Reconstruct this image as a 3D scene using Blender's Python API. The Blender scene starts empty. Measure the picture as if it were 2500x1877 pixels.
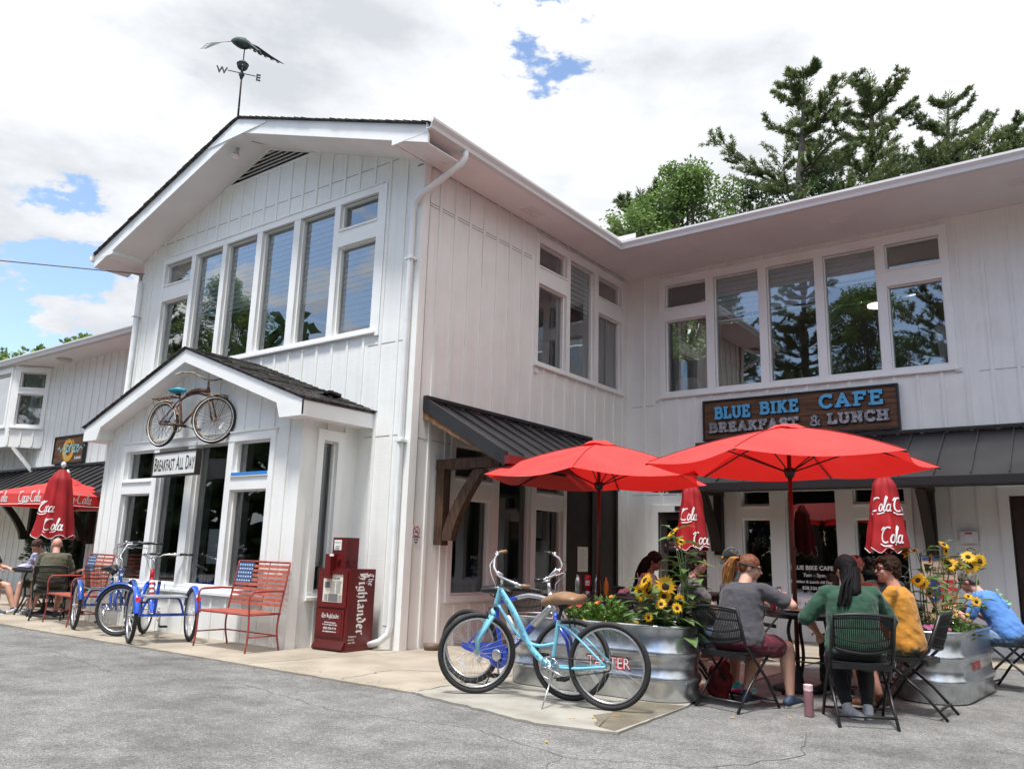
import bpy, math, random
from mathutils import Vector, Matrix, noise
R = math.radians
V = Vector
PI = math.pi
rnd = random.Random(7)
sc = bpy.context.scene

# ---------------- camera ----------------
cd = bpy.data.cameras.new('camera')
cam = bpy.data.objects.new('camera', cd)
sc.collection.objects.link(cam)
sc.camera = cam
cd.sensor_width = 36.0
cd.lens = 36.0 * 1961.9 / 2500.0
cd.clip_end = 2000
_y, _p, _r = R(-36.893), R(11.987), R(1.656)
fw = V((math.sin(_y) * math.cos(_p), math.cos(_y) * math.cos(_p), math.sin(_p)))
rt = V((math.cos(_y), -math.sin(_y), 0))
up = rt.cross(fw)
rt2 = rt * math.cos(_r) + up * math.sin(_r)
up2 = -rt * math.sin(_r) + up * math.cos(_r)
M = Matrix((rt2, up2, -fw)).transposed().to_4x4()
M.translation = V((7.130, -7.375, 1.18))
cam.matrix_world = M

# ---------------- world: cloudy sky ----------------
SUN_EL, SUN_AZ = R(71), R(168)     # azimuth clockwise from +Y
w = bpy.data.worlds.new('World')
sc.world = w
w.use_nodes = True
nt = w.node_tree
nt.nodes.clear()
def N(t, tree=None, **k):
    n = (tree or nt).nodes.new(t)
    for a, b in k.items():
        setattr(n, a, b)
    return n
L = nt.links.new
out = N('ShaderNodeOutputWorld'); bg = N('ShaderNodeBackground')
sky = N('ShaderNodeTexSky', sky_type='NISHITA', sun_disc=False, sun_elevation=SUN_EL, sun_rotation=SUN_AZ)
tc = N('ShaderNodeTexCoord')
def world_noise(scale, detail, rough, loc, zs=1.8):
    mp = N('ShaderNodeMapping'); mp.inputs['Scale'].default_value = (1, 1, zs); mp.inputs['Location'].default_value = loc
    L(tc.outputs['Generated'], mp.inputs['Vector'])
    nz = N('ShaderNodeTexNoise'); nz.inputs['Scale'].default_value = scale; nz.inputs['Detail'].default_value = detail
    nz.inputs['Roughness'].default_value = rough
    L(mp.outputs[0], nz.inputs['Vector'])
    return nz.outputs['Fac']
def wm(op, a, b, c=None, clamp=False):
    m = N('ShaderNodeMath', operation=op); m.use_clamp = clamp
    for i, v in enumerate((a, b, c)):
        if v is None: continue
        if isinstance(v, (int, float)): m.inputs[i].default_value = v
        else: L(v, m.inputs[i])
    return m.outputs[0]
n1 = world_noise(3.2, 8, 0.62, (3.1, 1.7, 0.4))
n2 = world_noise(2.2, 7, 0.55, (7.7, 2.2, 5.0), 2.6)
n3 = world_noise(6.0, 6, 0.6, (1.7, 8.2, 2.0), 2.2)
# openings in the cloud: (direction, radius)
HOLES = [((-0.479, 0.658, 0.595), 0.027), ((-0.880, 0.372, 0.298), 0.026), 
         ((-0.925, 0.325, 0.236), 0.022), ((-0.15, -0.93, 0.32), 0.42), ((-0.78, -0.52, 0.36), 0.12)]
hole = None
for dv, rad in HOLES:
    dn = V(dv).normalized()
    vm = N('ShaderNodeVectorMath', operation='DISTANCE')
    L(tc.outputs['Generated'], vm.inputs[0]); vm.inputs[1].default_value = dn
    h = wm('SUBTRACT', 1.0, wm('DIVIDE', wm('ADD', vm.outputs['Value'], wm('MULTIPLY_ADD', n3, 0.26, -0.13)), rad * 2.8), clamp=True)
    hole = h if hole is None else wm('MAXIMUM', hole, h)
dens = wm('SUBTRACT', wm('ADD', wm('MULTIPLY', n1, 3.4), wm('MULTIPLY_ADD', n3, 3.0, -2.0)), wm('MULTIPLY', hole, 1.7))
cov = N('ShaderNodeMapRange'); cov.interpolation_type = 'SMOOTHSTEP'
cov.inputs['From Min'].default_value = 0.10; cov.inputs['From Max'].default_value = 0.62
L(dens, cov.inputs['Value'])
cr = N('ShaderNodeValToRGB')
cr.color_ramp.elements[0].position = 0.38; cr.color_ramp.elements[0].color = (0.58, 0.61, 0.65, 1)
cr.color_ramp.elements[1].position = 0.58; cr.color_ramp.elements[1].color = (0.99, 0.99, 0.99, 1)
e = cr.color_ramp.elements.new(0.49); e.color = (0.80, 0.815, 0.84, 1)
L(wm('ADD', wm('MULTIPLY', n2, 0.72), wm('MULTIPLY', n3, 0.28)), cr.inputs['Fac'])
vs = N('ShaderNodeVectorMath', operation='SCALE'); L(cr.outputs[0], vs.inputs[0]); vs.inputs['Scale'].default_value = 0.70
sk = N('ShaderNodeVectorMath', operation='SCALE'); L(sky.outputs[0], sk.inputs[0]); sk.inputs['Scale'].default_value = 0.15
mx = N('ShaderNodeMix', data_type='RGBA')
L(cov.outputs[0], mx.inputs['Factor']); L(sk.outputs[0], mx.inputs[6]); L(vs.outputs[0], mx.inputs[7])
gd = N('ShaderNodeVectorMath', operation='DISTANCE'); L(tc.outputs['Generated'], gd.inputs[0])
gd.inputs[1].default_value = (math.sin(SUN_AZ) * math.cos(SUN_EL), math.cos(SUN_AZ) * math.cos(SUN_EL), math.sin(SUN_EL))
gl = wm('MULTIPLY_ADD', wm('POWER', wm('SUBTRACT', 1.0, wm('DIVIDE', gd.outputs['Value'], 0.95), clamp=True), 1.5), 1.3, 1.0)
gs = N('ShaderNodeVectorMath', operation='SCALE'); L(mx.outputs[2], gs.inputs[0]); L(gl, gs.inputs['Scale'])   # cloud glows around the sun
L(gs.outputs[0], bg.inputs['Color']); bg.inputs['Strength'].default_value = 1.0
L(bg.outputs[0], out.inputs[0])

# ---------------- sun (soft, behind cloud) ----------------
sl = bpy.data.lights.new('sun', 'SUN'); sl.energy = 2.9; sl.angle = R(9); sl.color = (1.0, 0.975, 0.94)
so = bpy.data.objects.new('sun', sl); sc.collection.objects.link(so)
sdir = V((math.sin(SUN_AZ) * math.cos(SUN_EL), math.cos(SUN_AZ) * math.cos(SUN_EL), math.sin(SUN_EL)))
so.rotation_euler = sdir.to_track_quat('Z', 'Y').to_euler()
so.location = (0, -5, 20)

vs_ = sc.view_settings
vs_.view_transform = 'Standard'
try: vs_.look = 'None'
except Exception: pass
vs_.exposure = 0.82
vs_.gamma = 1.0
vs_.use_curve_mapping = False
sc.cycles.max_bounces = 7
sc.cycles.transparent_max_bounces = 14
sc.cycles.caustics_reflective = False
sc.cycles.caustics_refractive = False

# ---------------- materials ----------------
MATS = {}
def mat(name, col=(0.5, 0.5, 0.5), rough=0.6, metal=0.0, var=0.0, vscale=6.0, bump=0.0, bscale=40.0, stretch=(1, 1, 1),
        spec=0.5, trans=0.0, col2=None, coat=0.0, emit=None, alpha=None, lo=0.4, hi=0.6, detail=4.0, bdist=0.01, sheen=0.0, vstretch=None):
    if name in MATS: return MATS[name]
    m = bpy.data.materials.new(name); MATS[name] = m
    m.use_nodes = True
    t = m.node_tree
    b = t.nodes['Principled BSDF']
    b.inputs['Base Color'].default_value = (*col, 1)
    b.inputs['Roughness'].default_value = rough
    b.inputs['Metallic'].default_value = metal
    b.inputs['Specular IOR Level'].default_value = spec
    if coat: b.inputs['Coat Weight'].default_value = coat; b.inputs['Coat Roughness'].default_value = 0.08
    if sheen: b.inputs['Sheen Weight'].default_value = sheen
    if emit: b.inputs['Emission Color'].default_value = (*emit[0], 1); b.inputs['Emission Strength'].default_value = emit[1]
    co = t.nodes.new('ShaderNodeTexCoord')
    def mapped(st):
        mp = t.nodes.new('ShaderNodeMapping'); mp.inputs['Scale'].default_value = st
        t.links.new(co.outputs['Object'], mp.inputs[0]); return mp.outputs[0]
    if var or col2:
        nz = t.nodes.new('ShaderNodeTexNoise'); nz.inputs['Scale'].default_value = vscale; nz.inputs['Detail'].default_value = 6
        t.links.new(mapped(vstretch or (1, 1, 1)), nz.inputs['Vector'])
        rp = t.nodes.new('ShaderNodeValToRGB')
        c2 = col2 or tuple(c * (1 - var) for c in col)
        rp.color_ramp.elements[0].position = lo; rp.color_ramp.elements[0].color = (*c2, 1)
        rp.color_ramp.elements[1].position = hi; rp.color_ramp.elements[1].color = (*col, 1)
        t.links.new(nz.outputs['Fac'], rp.inputs[0]); t.links.new(rp.outputs[0], b.inputs['Base Color'])
    if bump:
        nz = t.nodes.new('ShaderNodeTexNoise'); nz.inputs['Scale'].default_value = bscale; nz.inputs['Detail'].default_value = detail
        t.links.new(mapped(stretch), nz.inputs['Vector'])
        bp = t.nodes.new('ShaderNodeBump'); bp.inputs['Strength'].default_value = bump; bp.inputs['Distance'].default_value = bdist
        t.links.new(nz.outputs['Fac'], bp.inputs['Height']); t.links.new(bp.outputs[0], b.inputs['Normal'])
    if trans:
        tr = t.nodes.new('ShaderNodeBsdfTranslucent')
        bc = b.inputs['Base Color']
        if bc.links: t.links.new(bc.links[0].from_socket, tr.inputs[0])
        else: tr.inputs[0].default_value = (*col, 1)
        ms = t.nodes.new('ShaderNodeMixShader'); ms.inputs[0].default_value = trans
        t.links.new(b.outputs[0], ms.inputs[1]); t.links.new(tr.outputs[0], ms.inputs[2])
        t.links.new(ms.outputs[0], t.nodes['Material Output'].inputs[0])
    return m

def siding_mat(name, col, dirt):
    """rough sawn painted plywood: fine horizontal saw marks, faint grime"""
    m = mat(name, col, rough=0.62, col2=dirt, vscale=2.2, lo=0.25, hi=0.55, spec=0.3)
    t = m.node_tree; b = t.nodes['Principled BSDF']
    co = t.nodes.new('ShaderNodeTexCoord')
    mp = t.nodes.new('ShaderNodeMapping'); mp.inputs['Scale'].default_value = (2.0, 2.0, 60.0)
    t.links.new(co.outputs['Object'], mp.inputs[0])
    a = t.nodes.new('ShaderNodeTexNoise'); a.inputs['Scale'].default_value = 1.6; a.inputs['Detail'].default_value = 5; a.inputs['Roughness'].default_value = 0.7
    t.links.new(mp.outputs[0], a.inputs['Vector'])
    bp = t.nodes.new('ShaderNodeBump'); bp.inputs['Strength'].default_value = 0.5; bp.inputs['Distance'].default_value = 0.007
    t.links.new(a.outputs['Fac'], bp.inputs['Height']); t.links.new(bp.outputs[0], b.inputs['Normal'])
    mp2 = t.nodes.new('ShaderNodeMapping'); mp2.inputs['Scale'].default_value = (9.0, 9.0, 0.55); t.links.new(co.outputs['Object'], mp2.inputs[0])
    st = t.nodes.new('ShaderNodeTexNoise'); st.inputs['Scale'].default_value = 1.0; st.inputs['Detail'].default_value = 6; st.inputs['Roughness'].default_value = .7; t.links.new(mp2.outputs[0], st.inputs['Vector'])
    rp = t.nodes.new('ShaderNodeValToRGB'); rp.color_ramp.elements[0].position = .30; rp.color_ramp.elements[0].color = (.80, .79, .76, 1); rp.color_ramp.elements[1].position = .52; rp.color_ramp.elements[1].color = (1, 1, 1, 1)
    t.links.new(st.outputs['Fac'], rp.inputs[0])
    mm = t.nodes.new('ShaderNodeMix'); mm.data_type = 'RGBA'; mm.blend_type = 'MULTIPLY'; mm.inputs['Factor'].default_value = .32
    t.links.new(b.inputs['Base Color'].links[0].from_socket, mm.inputs[6]); t.links.new(rp.outputs[0], mm.inputs[7]); t.links.new(mm.outputs[2], b.inputs['Base Color'])
    return m

def glass_mat(name, tint=(0.80, 0.86, 0.86), refl=1.0):
    m = bpy.data.materials.new(name); MATS[name] = m; m.use_nodes = True; t = m.node_tree; t.nodes.clear()
    o = t.nodes.new('ShaderNodeOutputMaterial'); tr = t.nodes.new('ShaderNodeBsdfTransparent'); tr.inputs[0].default_value = (*tint, 1)
    g = t.nodes.new('ShaderNodeBsdfGlossy'); g.inputs['Roughness'].default_value = 0.012; g.inputs[0].default_value = (0.95, 0.98, 1, 1)
    lw = t.nodes.new('ShaderNodeFresnel'); lw.inputs['IOR'].default_value = 1.55
    co = t.nodes.new('ShaderNodeTexCoord'); nz = t.nodes.new('ShaderNodeTexNoise'); nz.inputs['Scale'].default_value = 1.3; nz.inputs['Detail'].default_value = 1
    t.links.new(co.outputs['Object'], nz.inputs['Vector'])
    bp = t.nodes.new('ShaderNodeBump'); bp.inputs['Strength'].default_value = 0.15; bp.inputs['Distance'].default_value = 0.02
    t.links.new(nz.outputs['Fac'], bp.inputs['Height']); t.links.new(bp.outputs[0], g.inputs['Normal'])
    ml = t.nodes.new('ShaderNodeMath'); ml.operation = 'MULTIPLY_ADD'; ml.inputs[1].default_value = 1.7 * refl; ml.inputs[2].default_value = 0.05 * refl; ml.use_clamp = True
    t.links.new(lw.outputs[0], ml.inputs[0])
    ms = t.nodes.new('ShaderNodeMixShader')
    t.links.new(ml.outputs[0], ms.inputs[0]); t.links.new(tr.outputs[0], ms.inputs[1]); t.links.new(g.outputs[0], ms.inputs[2])
    t.links.new(ms.outputs[0], o.inputs[0])
    return m

siding_mat('white_siding', (0.85, 0.86, 0.84), (0.80, 0.805, 0.78))
mat('white_trim', (0.87, 0.88, 0.87), 0.5, col2=(0.81, 0.815, 0.80), vscale=1.6, lo=0.3, hi=0.55, bump=0.15, bscale=60, bdist=0.003)
mat('white_soffit', (0.80, 0.77, 0.76), 0.7, col2=(0.73, 0.70, 0.69), vscale=1.2, lo=0.3, hi=0.65)
mat('seam', (0.16, 0.15, 0.15), 0.9)
glass_mat('glass'); glass_mat('glass_dark', (0.55, 0.6, 0.62), 1.0); glass_mat('glass_up', (0.90, 0.94, 0.96), 1.7)
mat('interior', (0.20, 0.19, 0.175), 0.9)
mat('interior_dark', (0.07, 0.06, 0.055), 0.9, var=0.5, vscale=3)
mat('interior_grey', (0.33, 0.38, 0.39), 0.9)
mat('inner_jamb', (.42, .48, .48), .7)
mat('blind', (0.86, 0.88, 0.90), 0.5)
mat('curtain', (0.55, 0.55, 0.53), 0.9, trans=0.3)
mat('wood_bar', (0.36, 0.20, 0.09), 0.5, var=0.4, vscale=4, vstretch=(1, 12, 12))
mat('gutter_metal', (0.66, 0.66, 0.67), 0.4, bump=0.12, bscale=30, stretch=(6, 6, 0.2), bdist=0.003, spec=0.5)
mat('downspout_white', (0.80, 0.83, 0.84), 0.35, col2=(.72, .75, .76), vscale=3, bump=.2, bscale=9, stretch=(8, 8, .3), bdist=.004)
mat('dark_metal_roof', (0.028, 0.027, 0.029), 0.42, spec=0.45, var=0.25, vscale=2)
mat('brown_gutter', (0.16, 0.02, 0.022), 0.35)
mat('timber', (0.085, 0.042, 0.022), 0.65, col2=(0.035, 0.017, 0.010), vscale=5, bump=0.4, bscale=20, vstretch=(6, 6, 1), bdist=0.004)
mat('timber_light', (0.20, 0.10, 0.045), 0.65, col2=(0.10, 0.05, 0.022), vscale=9, bump=0.3, bscale=30, bdist=0.004)
mat('timber_dark', (0.022, 0.014, 0.011), 0.6, var=0.4, vscale=6)
mat('black_paint', (0.012, 0.012, 0.013), 0.4)
mat('black_metal', (0.016, 0.016, 0.017), 0.38, spec=0.5, var=0.3, vscale=20)
mat('black_plastic', (0.013, 0.013, 0.014), 0.45)
mat('rubber', (0.022, 0.022, 0.023), 0.75, bump=0.5, bscale=140, bdist=0.003)
mat('chrome', (0.72, 0.73, 0.75), 0.16, 1.0)
mat('alloy', (0.62, 0.63, 0.65), 0.3, 0.9, var=0.15, vscale=30)
mat('spoke_steel', (0.70, 0.70, 0.72), 0.25, 0.8)
mat('white_plastic', (0.75, 0.75, 0.74), 0.4)
mat('paper', (0.72, 0.69, 0.60), 0.8, var=0.05, vscale=20)
mat('paper_white', (0.78, 0.78, 0.76), 0.7)
mat('ink', (0.03, 0.03, 0.03), 0.8)
mat('ink_grey', (0.16, 0.16, 0.16), 0.8)
mat('letter_white', (0.82, 0.82, 0.82), 0.5)
mat('brass', (0.55, 0.35, 0.12), 0.3, 1.0)

# ---------------- mesh builder ----------------
def frame_of(d):
    d = d.normalized()
    a = V((0, 0, 1)) if abs(d.z) < 0.9 else V((1, 0, 0))
    u = d.cross(a).normalized()
    return u, d.cross(u).normalized()

class MB:
    def __init__(s): s.v = []; s.f = []; s.m = []; s.mi = 0
    def add(s, vs, fs):
        o = len(s.v); s.v += [V(p) for p in vs]
        for f in fs: s.f.append(tuple(o + i for i in f)); s.m.append(s.mi)
        return s
    def hexa(s, p):   # 8 corners: bottom 4 ccw, top 4 ccw
        return s.add(p, [(3, 2, 1, 0), (4, 5, 6, 7), (0, 1, 5, 4), (1, 2, 6, 5), (2, 3, 7, 6), (3, 0, 4, 7)])
    def bx(s, x0, x1, y0, y1, z0, z1):
        return s.hexa([(x0, y0, z0), (x1, y0, z0), (x1, y1, z0), (x0, y1, z0), (x0, y0, z1), (x1, y0, z1), (x1, y1, z1), (x0, y1, z1)])
    def box(s, c, d, M=None):
        h = V(d) / 2; c = V(c); M = M or Matrix.Identity(3)
        return s.hexa([c + M @ V((a * h.x, b * h.y, e * h.z)) for e in (-1, 1) for a, b in ((-1, -1), (1, -1), (1, 1), (-1, 1))])
    def beam(s, p, q, wd, dp, upv=(0, 0, 1)):   # rectangular bar p->q
        p = V(p); q = V(q); d = (q - p).normalized(); u = d.cross(V(upv)).normalized(); n = u.cross(d)
        u *= wd / 2; n *= dp / 2
        return s.hexa([p - u - n, p + u - n, q + u - n, q - u - n, p - u + n, p + u + n, q + u + n, q - u + n])
    def tube(s, pts, r, n=8, closed=False, caps=True, flat=None):
        pts = [V(p) for p in pts]; k = len(pts)
        rs = r if isinstance(r, (list, tuple)) else [r] * k
        o = len(s.v); pu = None
        for i, p in enumerate(pts):
            if closed: d = pts[(i + 1) % k] - pts[i - 1]
            else: d = pts[min(i + 1, k - 1)] - pts[max(i - 1, 0)]
            if d.length < 1e-9: d = V((0, 0, 1))
            d.normalize()
            if pu is None: u, _ = frame_of(d)
            else:
                u = pu - d * pu.dot(d)
                u = u.normalized() if u.length > 1e-6 else frame_of(d)[0]
            pu = u; w2 = d.cross(u)
            fl = flat if flat else 1.0
            for j in range(n):
                a = 2 * PI * j / n
                s.v.append(p + u * (rs[i] * math.cos(a)) + w2 * (rs[i] * fl * math.sin(a)))
        rng = k if closed else k - 1
        for i in range(rng):
            i2 = (i + 1) % k
            for j in range(n):
                j2 = (j + 1) % n
                s.f.append((o + i * n + j, o + i * n + j2, o + i2 * n + j2, o + i2 * n + j)); s.m.append(s.mi)
        if caps and not closed:
            s.f.append(tuple(o + j for j in reversed(range(n)))); s.m.append(s.mi)
            s.f.append(tuple(o + (k - 1) * n + j for j in range(n))); s.m.append(s.mi)
        return s
    def lathe(s, prof, c=(0, 0, 0), ax=(0, 0, 1), n=24, caps=True):
        ax = V(ax).normalized(); u, w2 = frame_of(ax); c = V(c); o = len(s.v)
        for r, z in prof:
            for j in range(n):
                a = 2 * PI * j / n
                s.v.append(c + ax * z + u * (r * math.cos(a)) + w2 * (r * math.sin(a)))
        for i in range(len(prof) - 1):
            for j in range(n):
                j2 = (j + 1) % n
                s.f.append((o + i * n + j, o + i * n + j2, o + (i + 1) * n + j2, o + (i + 1) * n + j)); s.m.append(s.mi)
        if caps:
            s.f.append(tuple(o + j for j in reversed(range(n)))); s.m.append(s.mi)
            s.f.append(tuple(o + (len(prof) - 1) * n + j for j in range(n))); s.m.append(s.mi)
        return s
    def ell(s, c, r, M=None, n=12, k=8):
        c = V(c); r = (r, r, r) if isinstance(r, (int, float)) else r
        M = M or Matrix.Identity(3); o = len(s.v)
        s.v.append(c + M @ V((0, 0, r[2])))
        for i in range(1, k):
            t = PI * i / k
            for j in range(n):
                a = 2 * PI * j / n
                s.v.append(c + M @ V((r[0] * math.sin(t) * math.cos(a), r[1] * math.sin(t) * math.sin(a), r[2] * math.cos(t))))
        s.v.append(c + M @ V((0, 0, -r[2])))
        last = len(s.v) - 1
        for j in range(n):
            j2 = (j + 1) % n
            s.f.append((o, o + 1 + j, o + 1 + j2)); s.m.append(s.mi)
            s.f.append((last, o + 1 + (k - 2) * n + j2, o + 1 + (k - 2) * n + j)); s.m.append(s.mi)
            for i in range(k - 2):
                s.f.append((o + 1 + i * n + j, o + 1 + (i + 1) * n + j, o + 1 + (i + 1) * n + j2, o + 1 + i * n + j2)); s.m.append(s.mi)
        return s
    def cap(s, p, q, r0, r1, n=12):   # tapered capsule
        p = V(p); q = V(q); L_ = (q - p).length
        if L_ < 1e-6: return s.ell(p, r0)
        prof = []
        for i in range(5):
            t = PI / 2 * i / 4; prof.append((max(r0 * math.sin(t), 1e-4), -r0 * math.cos(t)))
        for i in range(5):
            t = PI / 2 * (1 - i / 4); prof.append((max(r1 * math.sin(t), 1e-4), L_ + r1 * math.cos(t)))
        return s.lathe(prof, p, q - p, n)
    def prism(s, poly, d):   # planar polygon extruded by vector d
        d = V(d); n = len(poly); p = [V(a) for a in poly]
        return s.add(p + [a + d for a in p], [tuple(reversed(range(n))), tuple(range(n, 2 * n))] + [(i, (i + 1) % n, n + (i + 1) % n, n + i) for i in range(n)])
    def quad(s, *p): return s.add(p, [tuple(range(len(p)))])
    def join(s, o, M=None):
        M = M or Matrix.Identity(4); k = len(s.v)
        s.v += [M @ a for a in o.v]; s.f += [tuple(k + i for i in f) for f in o.f]; s.m += o.m
        return s
    def xf(s, M, start=0):
        for i in range(start, len(s.v)): s.v[i] = M @ s.v[i]
        return s
    def build(s, name, m, parent=None, smooth=False, angle=None, loc=None):
        me = bpy.data.meshes.new(name)
        if loc is not None:
            lv = V(loc); me.from_pydata([tuple(p - lv) for p in s.v], [], s.f)
        else: me.from_pydata([tuple(p) for p in s.v], [], s.f)
        ms = m if isinstance(m, (list, tuple)) else [m]
        for x in ms: me.materials.append(MATS[x] if isinstance(x, str) else x)
        if len(ms) > 1: me.polygons.foreach_set('material_index', s.m)
        if smooth:
            me.polygons.foreach_set('use_smooth', [True] * len(me.polygons))
            if angle:
                try: me.set_sharp_from_angle(angle=R(angle))
                except Exception: pass
        me.update()
        o = bpy.data.objects.new(name, me); sc.collection.objects.link(o)
        if loc is not None: o.location = loc
        if parent: o.parent = parent
        return o

def tag(o, label=None, cat=None, group=None, kind=None):
    if label: o['label'] = label
    if cat: o['category'] = cat
    if group: o['group'] = group
    if kind: o['kind'] = kind
    return o
def thing(name, label, cat, loc=(0, 0, 0), rz=0, group=None, rot=None):
    o = bpy.data.objects.new(name, None); sc.collection.objects.link(o)
    o.location = loc; o.rotation_euler = rot or (0, 0, rz); o.empty_display_size = 0.2
    return tag(o, label, cat, group)
def dup(root, loc, rz, label=None, parent=None):
    c = root.copy(); sc.collection.objects.link(c)
    if parent is None:
        c.location = loc; c.rotation_euler = (0, 0, rz)
        if label: c['label'] = label
    else: c.parent = parent
    for ch in list(root.children): dup(ch, None, 0, parent=c)
    return c
def empty_part(name, parent):
    o = bpy.data.objects.new(name, None); sc.collection.objects.link(o); o.parent = parent; return o

# plane coordinates: u along the wall, o outward, z up
class PL:
    def __init__(s, O, U, Nn): s.O = V((O[0], O[1], 0)); s.U = V((U[0], U[1], 0)); s.N = V((Nn[0], Nn[1], 0))
    def p(s, u, o, z): return s.O + s.U * u + s.N * o + V((0, 0, z))
    def box(s, mb, u0, u1, o0, o1, z0, z1):
        return mb.hexa([s.p(u0, o0, z0), s.p(u1, o0, z0), s.p(u1, o1, z0), s.p(u0, o1, z0), s.p(u0, o0, z1), s.p(u1, o0, z1), s.p(u1, o1, z1), s.p(u0, o1, z1)])
PA = PL((0, 0), (1, 0), (0, -1)); PB = PL((0, 0), (0, 1), (1, 0)); PC = PL((0, 5.732), (1, 0), (0, -1))

def wall(mb, pl, u0, u1, z0, z1, op, th=0.14, pitch=0.325, phase=0.0, ztop=None, bat=True, skip=()):
    """siding wall with rectangular openings op=(u0,u1,z0,z1) and vertical battens"""
    us = sorted({u0, u1, *[a for o in op for a in o[:2]]}); zs = sorted({z0, z1, *[a for o in op for a in o[2:]]})
    us = [u for u in us if u0 <= u <= u1]; zs = [z for z in zs if z0 <= z <= z1]
    for a, b in zip(us, us[1:]):
        run = None
        for c, d in list(zip(zs, zs[1:])) + [(None, None)]:
            solid = c is not None and not any(o[0] < (a + b) / 2 < o[1] and o[2] < (c + d) / 2 < o[3] for o in op)
            if solid: run = (run[0], d) if run else (c, d)
            elif run: pl.box(mb, a, b, -th, 0, run[0], run[1]); run = None
    if not bat: return
    k = math.ceil((u0 + 0.06 - phase) / pitch)
    while phase + k * pitch < u1 - 0.05:
        u = phase + k * pitch; k += 1
        zt = ztop(u) if ztop else z1
        iv = [(z0 + 0.01, zt)]
        for o in list(op) + list(skip):
            if o[0] - 0.12 < u < o[1] + 0.12:
                nv = []
                for a, b in iv:
                    if o[2] - 0.03 > a: nv.append((a, min(b, o[2] - 0.03)))
                    if o[3] + 0.03 < b: nv.append((max(a, o[3] + 0.03), b))
                iv = [q for q in nv if q[1] - q[0] > 0.03]
        for a, b in iv: pl.box(mb, u - 0.024, u + 0.024, 0.0, 0.02, a, b)

def windows(root, pl, cols, z0, z1, cas=0.09, o_in=0.10, glass='glass', blinds=(), name='window', th=0.15, label=None, sill=True, headcap=True, deep=.16):
    """a ganged window: cols = [(u0,u1,[split heights])] glass extents; one frame mesh, a pane per light"""
    mb = MB()
    U0 = cols[0][0]; U1 = cols[-1][1]
    # outer casing boards, proud of the wall
    pl.box(mb, U0 - cas, U1 + cas, -0.02, 0.032, z1, z1 + cas + 0.02)
    pl.box(mb, U0 - cas, U1 + cas, -0.02, 0.034, z0 - cas, z0)
    pl.box(mb, U0 - cas, U0, -o_in - 0.03, 0.030, z0, z1)
    pl.box(mb, U1, U1 + cas, -o_in - 0.03, 0.030, z0, z1)
    if headcap: pl.box(mb, U0 - cas - 0.02, U1 + cas + 0.02, 0.0, 0.05, z1 + cas + 0.02, z1 + cas + 0.035)
    if sill: pl.box(mb, U0 - cas - 0.015, U1 + cas + 0.015, 0.0345, 0.055, z0 - cas + 0.01, z0 - cas + 0.045)
    for (a, b), (c, d) in zip([x[:2] for x in cols], [x[:2] for x in cols[1:]]):
        pl.box(mb, b, c, -o_in - 0.03, 0.026, z0, z1)
        m_ = (b + c) / 2
    frame = None
    lights = []
    for col in cols:
        a, b = col[:2]; sp = col[2] if len(col) > 2 else []
        edges = [z0] + sum([[s0, s1] for s0, s1 in sp], []) + [z1]
        for i in range(0, len(edges), 2):
            lights.append((a, b, edges[i], edges[i + 1]))
        for s0, s1 in sp:
            pl.box(mb, a, b, -o_in - 0.03, 0.022, s0, s1)
            pl.box(mb, a - 0.01, b + 0.01, 0.0225, 0.042, s1 - 0.03, s1 - 0.005)
    for (a, b, c, d) in lights:    # inner stepped sash
        w_ = 0.022
        pl.box(mb, a, a + w_, -o_in, -0.035, c, d); pl.box(mb, b - w_, b, -o_in, -0.035, c, d)
        pl.box(mb, a + w_, b - w_, -o_in, -0.035, c, c + w_ + 0.01); pl.box(mb, a + w_, b - w_, -o_in, -0.035, d - w_, d)
    frame = mb.build(name, 'white_trim', root)
    if label: frame['label'] = label
    for i, (a, b, c, d) in enumerate(lights):
        g = MB(); g.quad(pl.p(a, -0.085, c), pl.p(b, -0.085, c), pl.p(b, -0.085, d), pl.p(a, -0.085, d))
        g.build('pane', glass, frame)
        g2 = MB()
        for q in ((a, a + .012), (b - .012, b)): pl.box(g2, q[0], q[1], -0.083, -0.078, c, d)
    for a, b in [(U0 - .10, U0)] + [(x[1], y[0]) for x, y in zip(cols, cols[1:])] + [(U1, U1 + .10)]:
        j_ = MB(); pl.box(j_, a, b, -o_in - .03 - deep, -o_in - .031, z0, z1); j_.build('inner_jamb', 'inner_jamb', frame)
    for (a, b, zt, zb, kind) in blinds:
        bl = MB()
        if kind == 'slat':
            z = zt - .05
            while z > zb + .03:
                p0 = pl.p(a, -0.14, z); p1 = pl.p(b, -0.14, z)
                bl.hexa([pl.p(a, -0.118, z - .043), pl.p(b, -0.118, z - .043), pl.p(b, -0.140, z + .044), pl.p(a, -0.140, z + .044),
                         pl.p(a, -0.115, z - .041), pl.p(b, -0.115, z - .041), pl.p(b, -0.137, z + .046), pl.p(a, -0.137, z + .046)])
                z -= 0.088
            for q in (a + (b - a) * .2, a + (b - a) * .8): pl.box(bl, q - .002, q + .002, -.112, -.110, zb, zt)
            pl.box(bl, a, b, -0.165, -0.12, zb - 0.03, zb)
            bl.build('blind', 'blind', frame)
        else:
            n = 16
            for i in range(n):
                ua = a + (b - a) * i / n; ub = a + (b - a) * (i + 1) / n
                bl.quad(pl.p(ua, -.16 - .02 * (i % 2), zb), pl.p(ub, -.16 - .02 * ((i + 1) % 2), zb), pl.p(ub, -.16 - .02 * ((i + 1) % 2), zt), pl.p(ua, -.16 - .02 * (i % 2), zt))
            bl.build('curtain', 'curtain', frame)
    return frame
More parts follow.
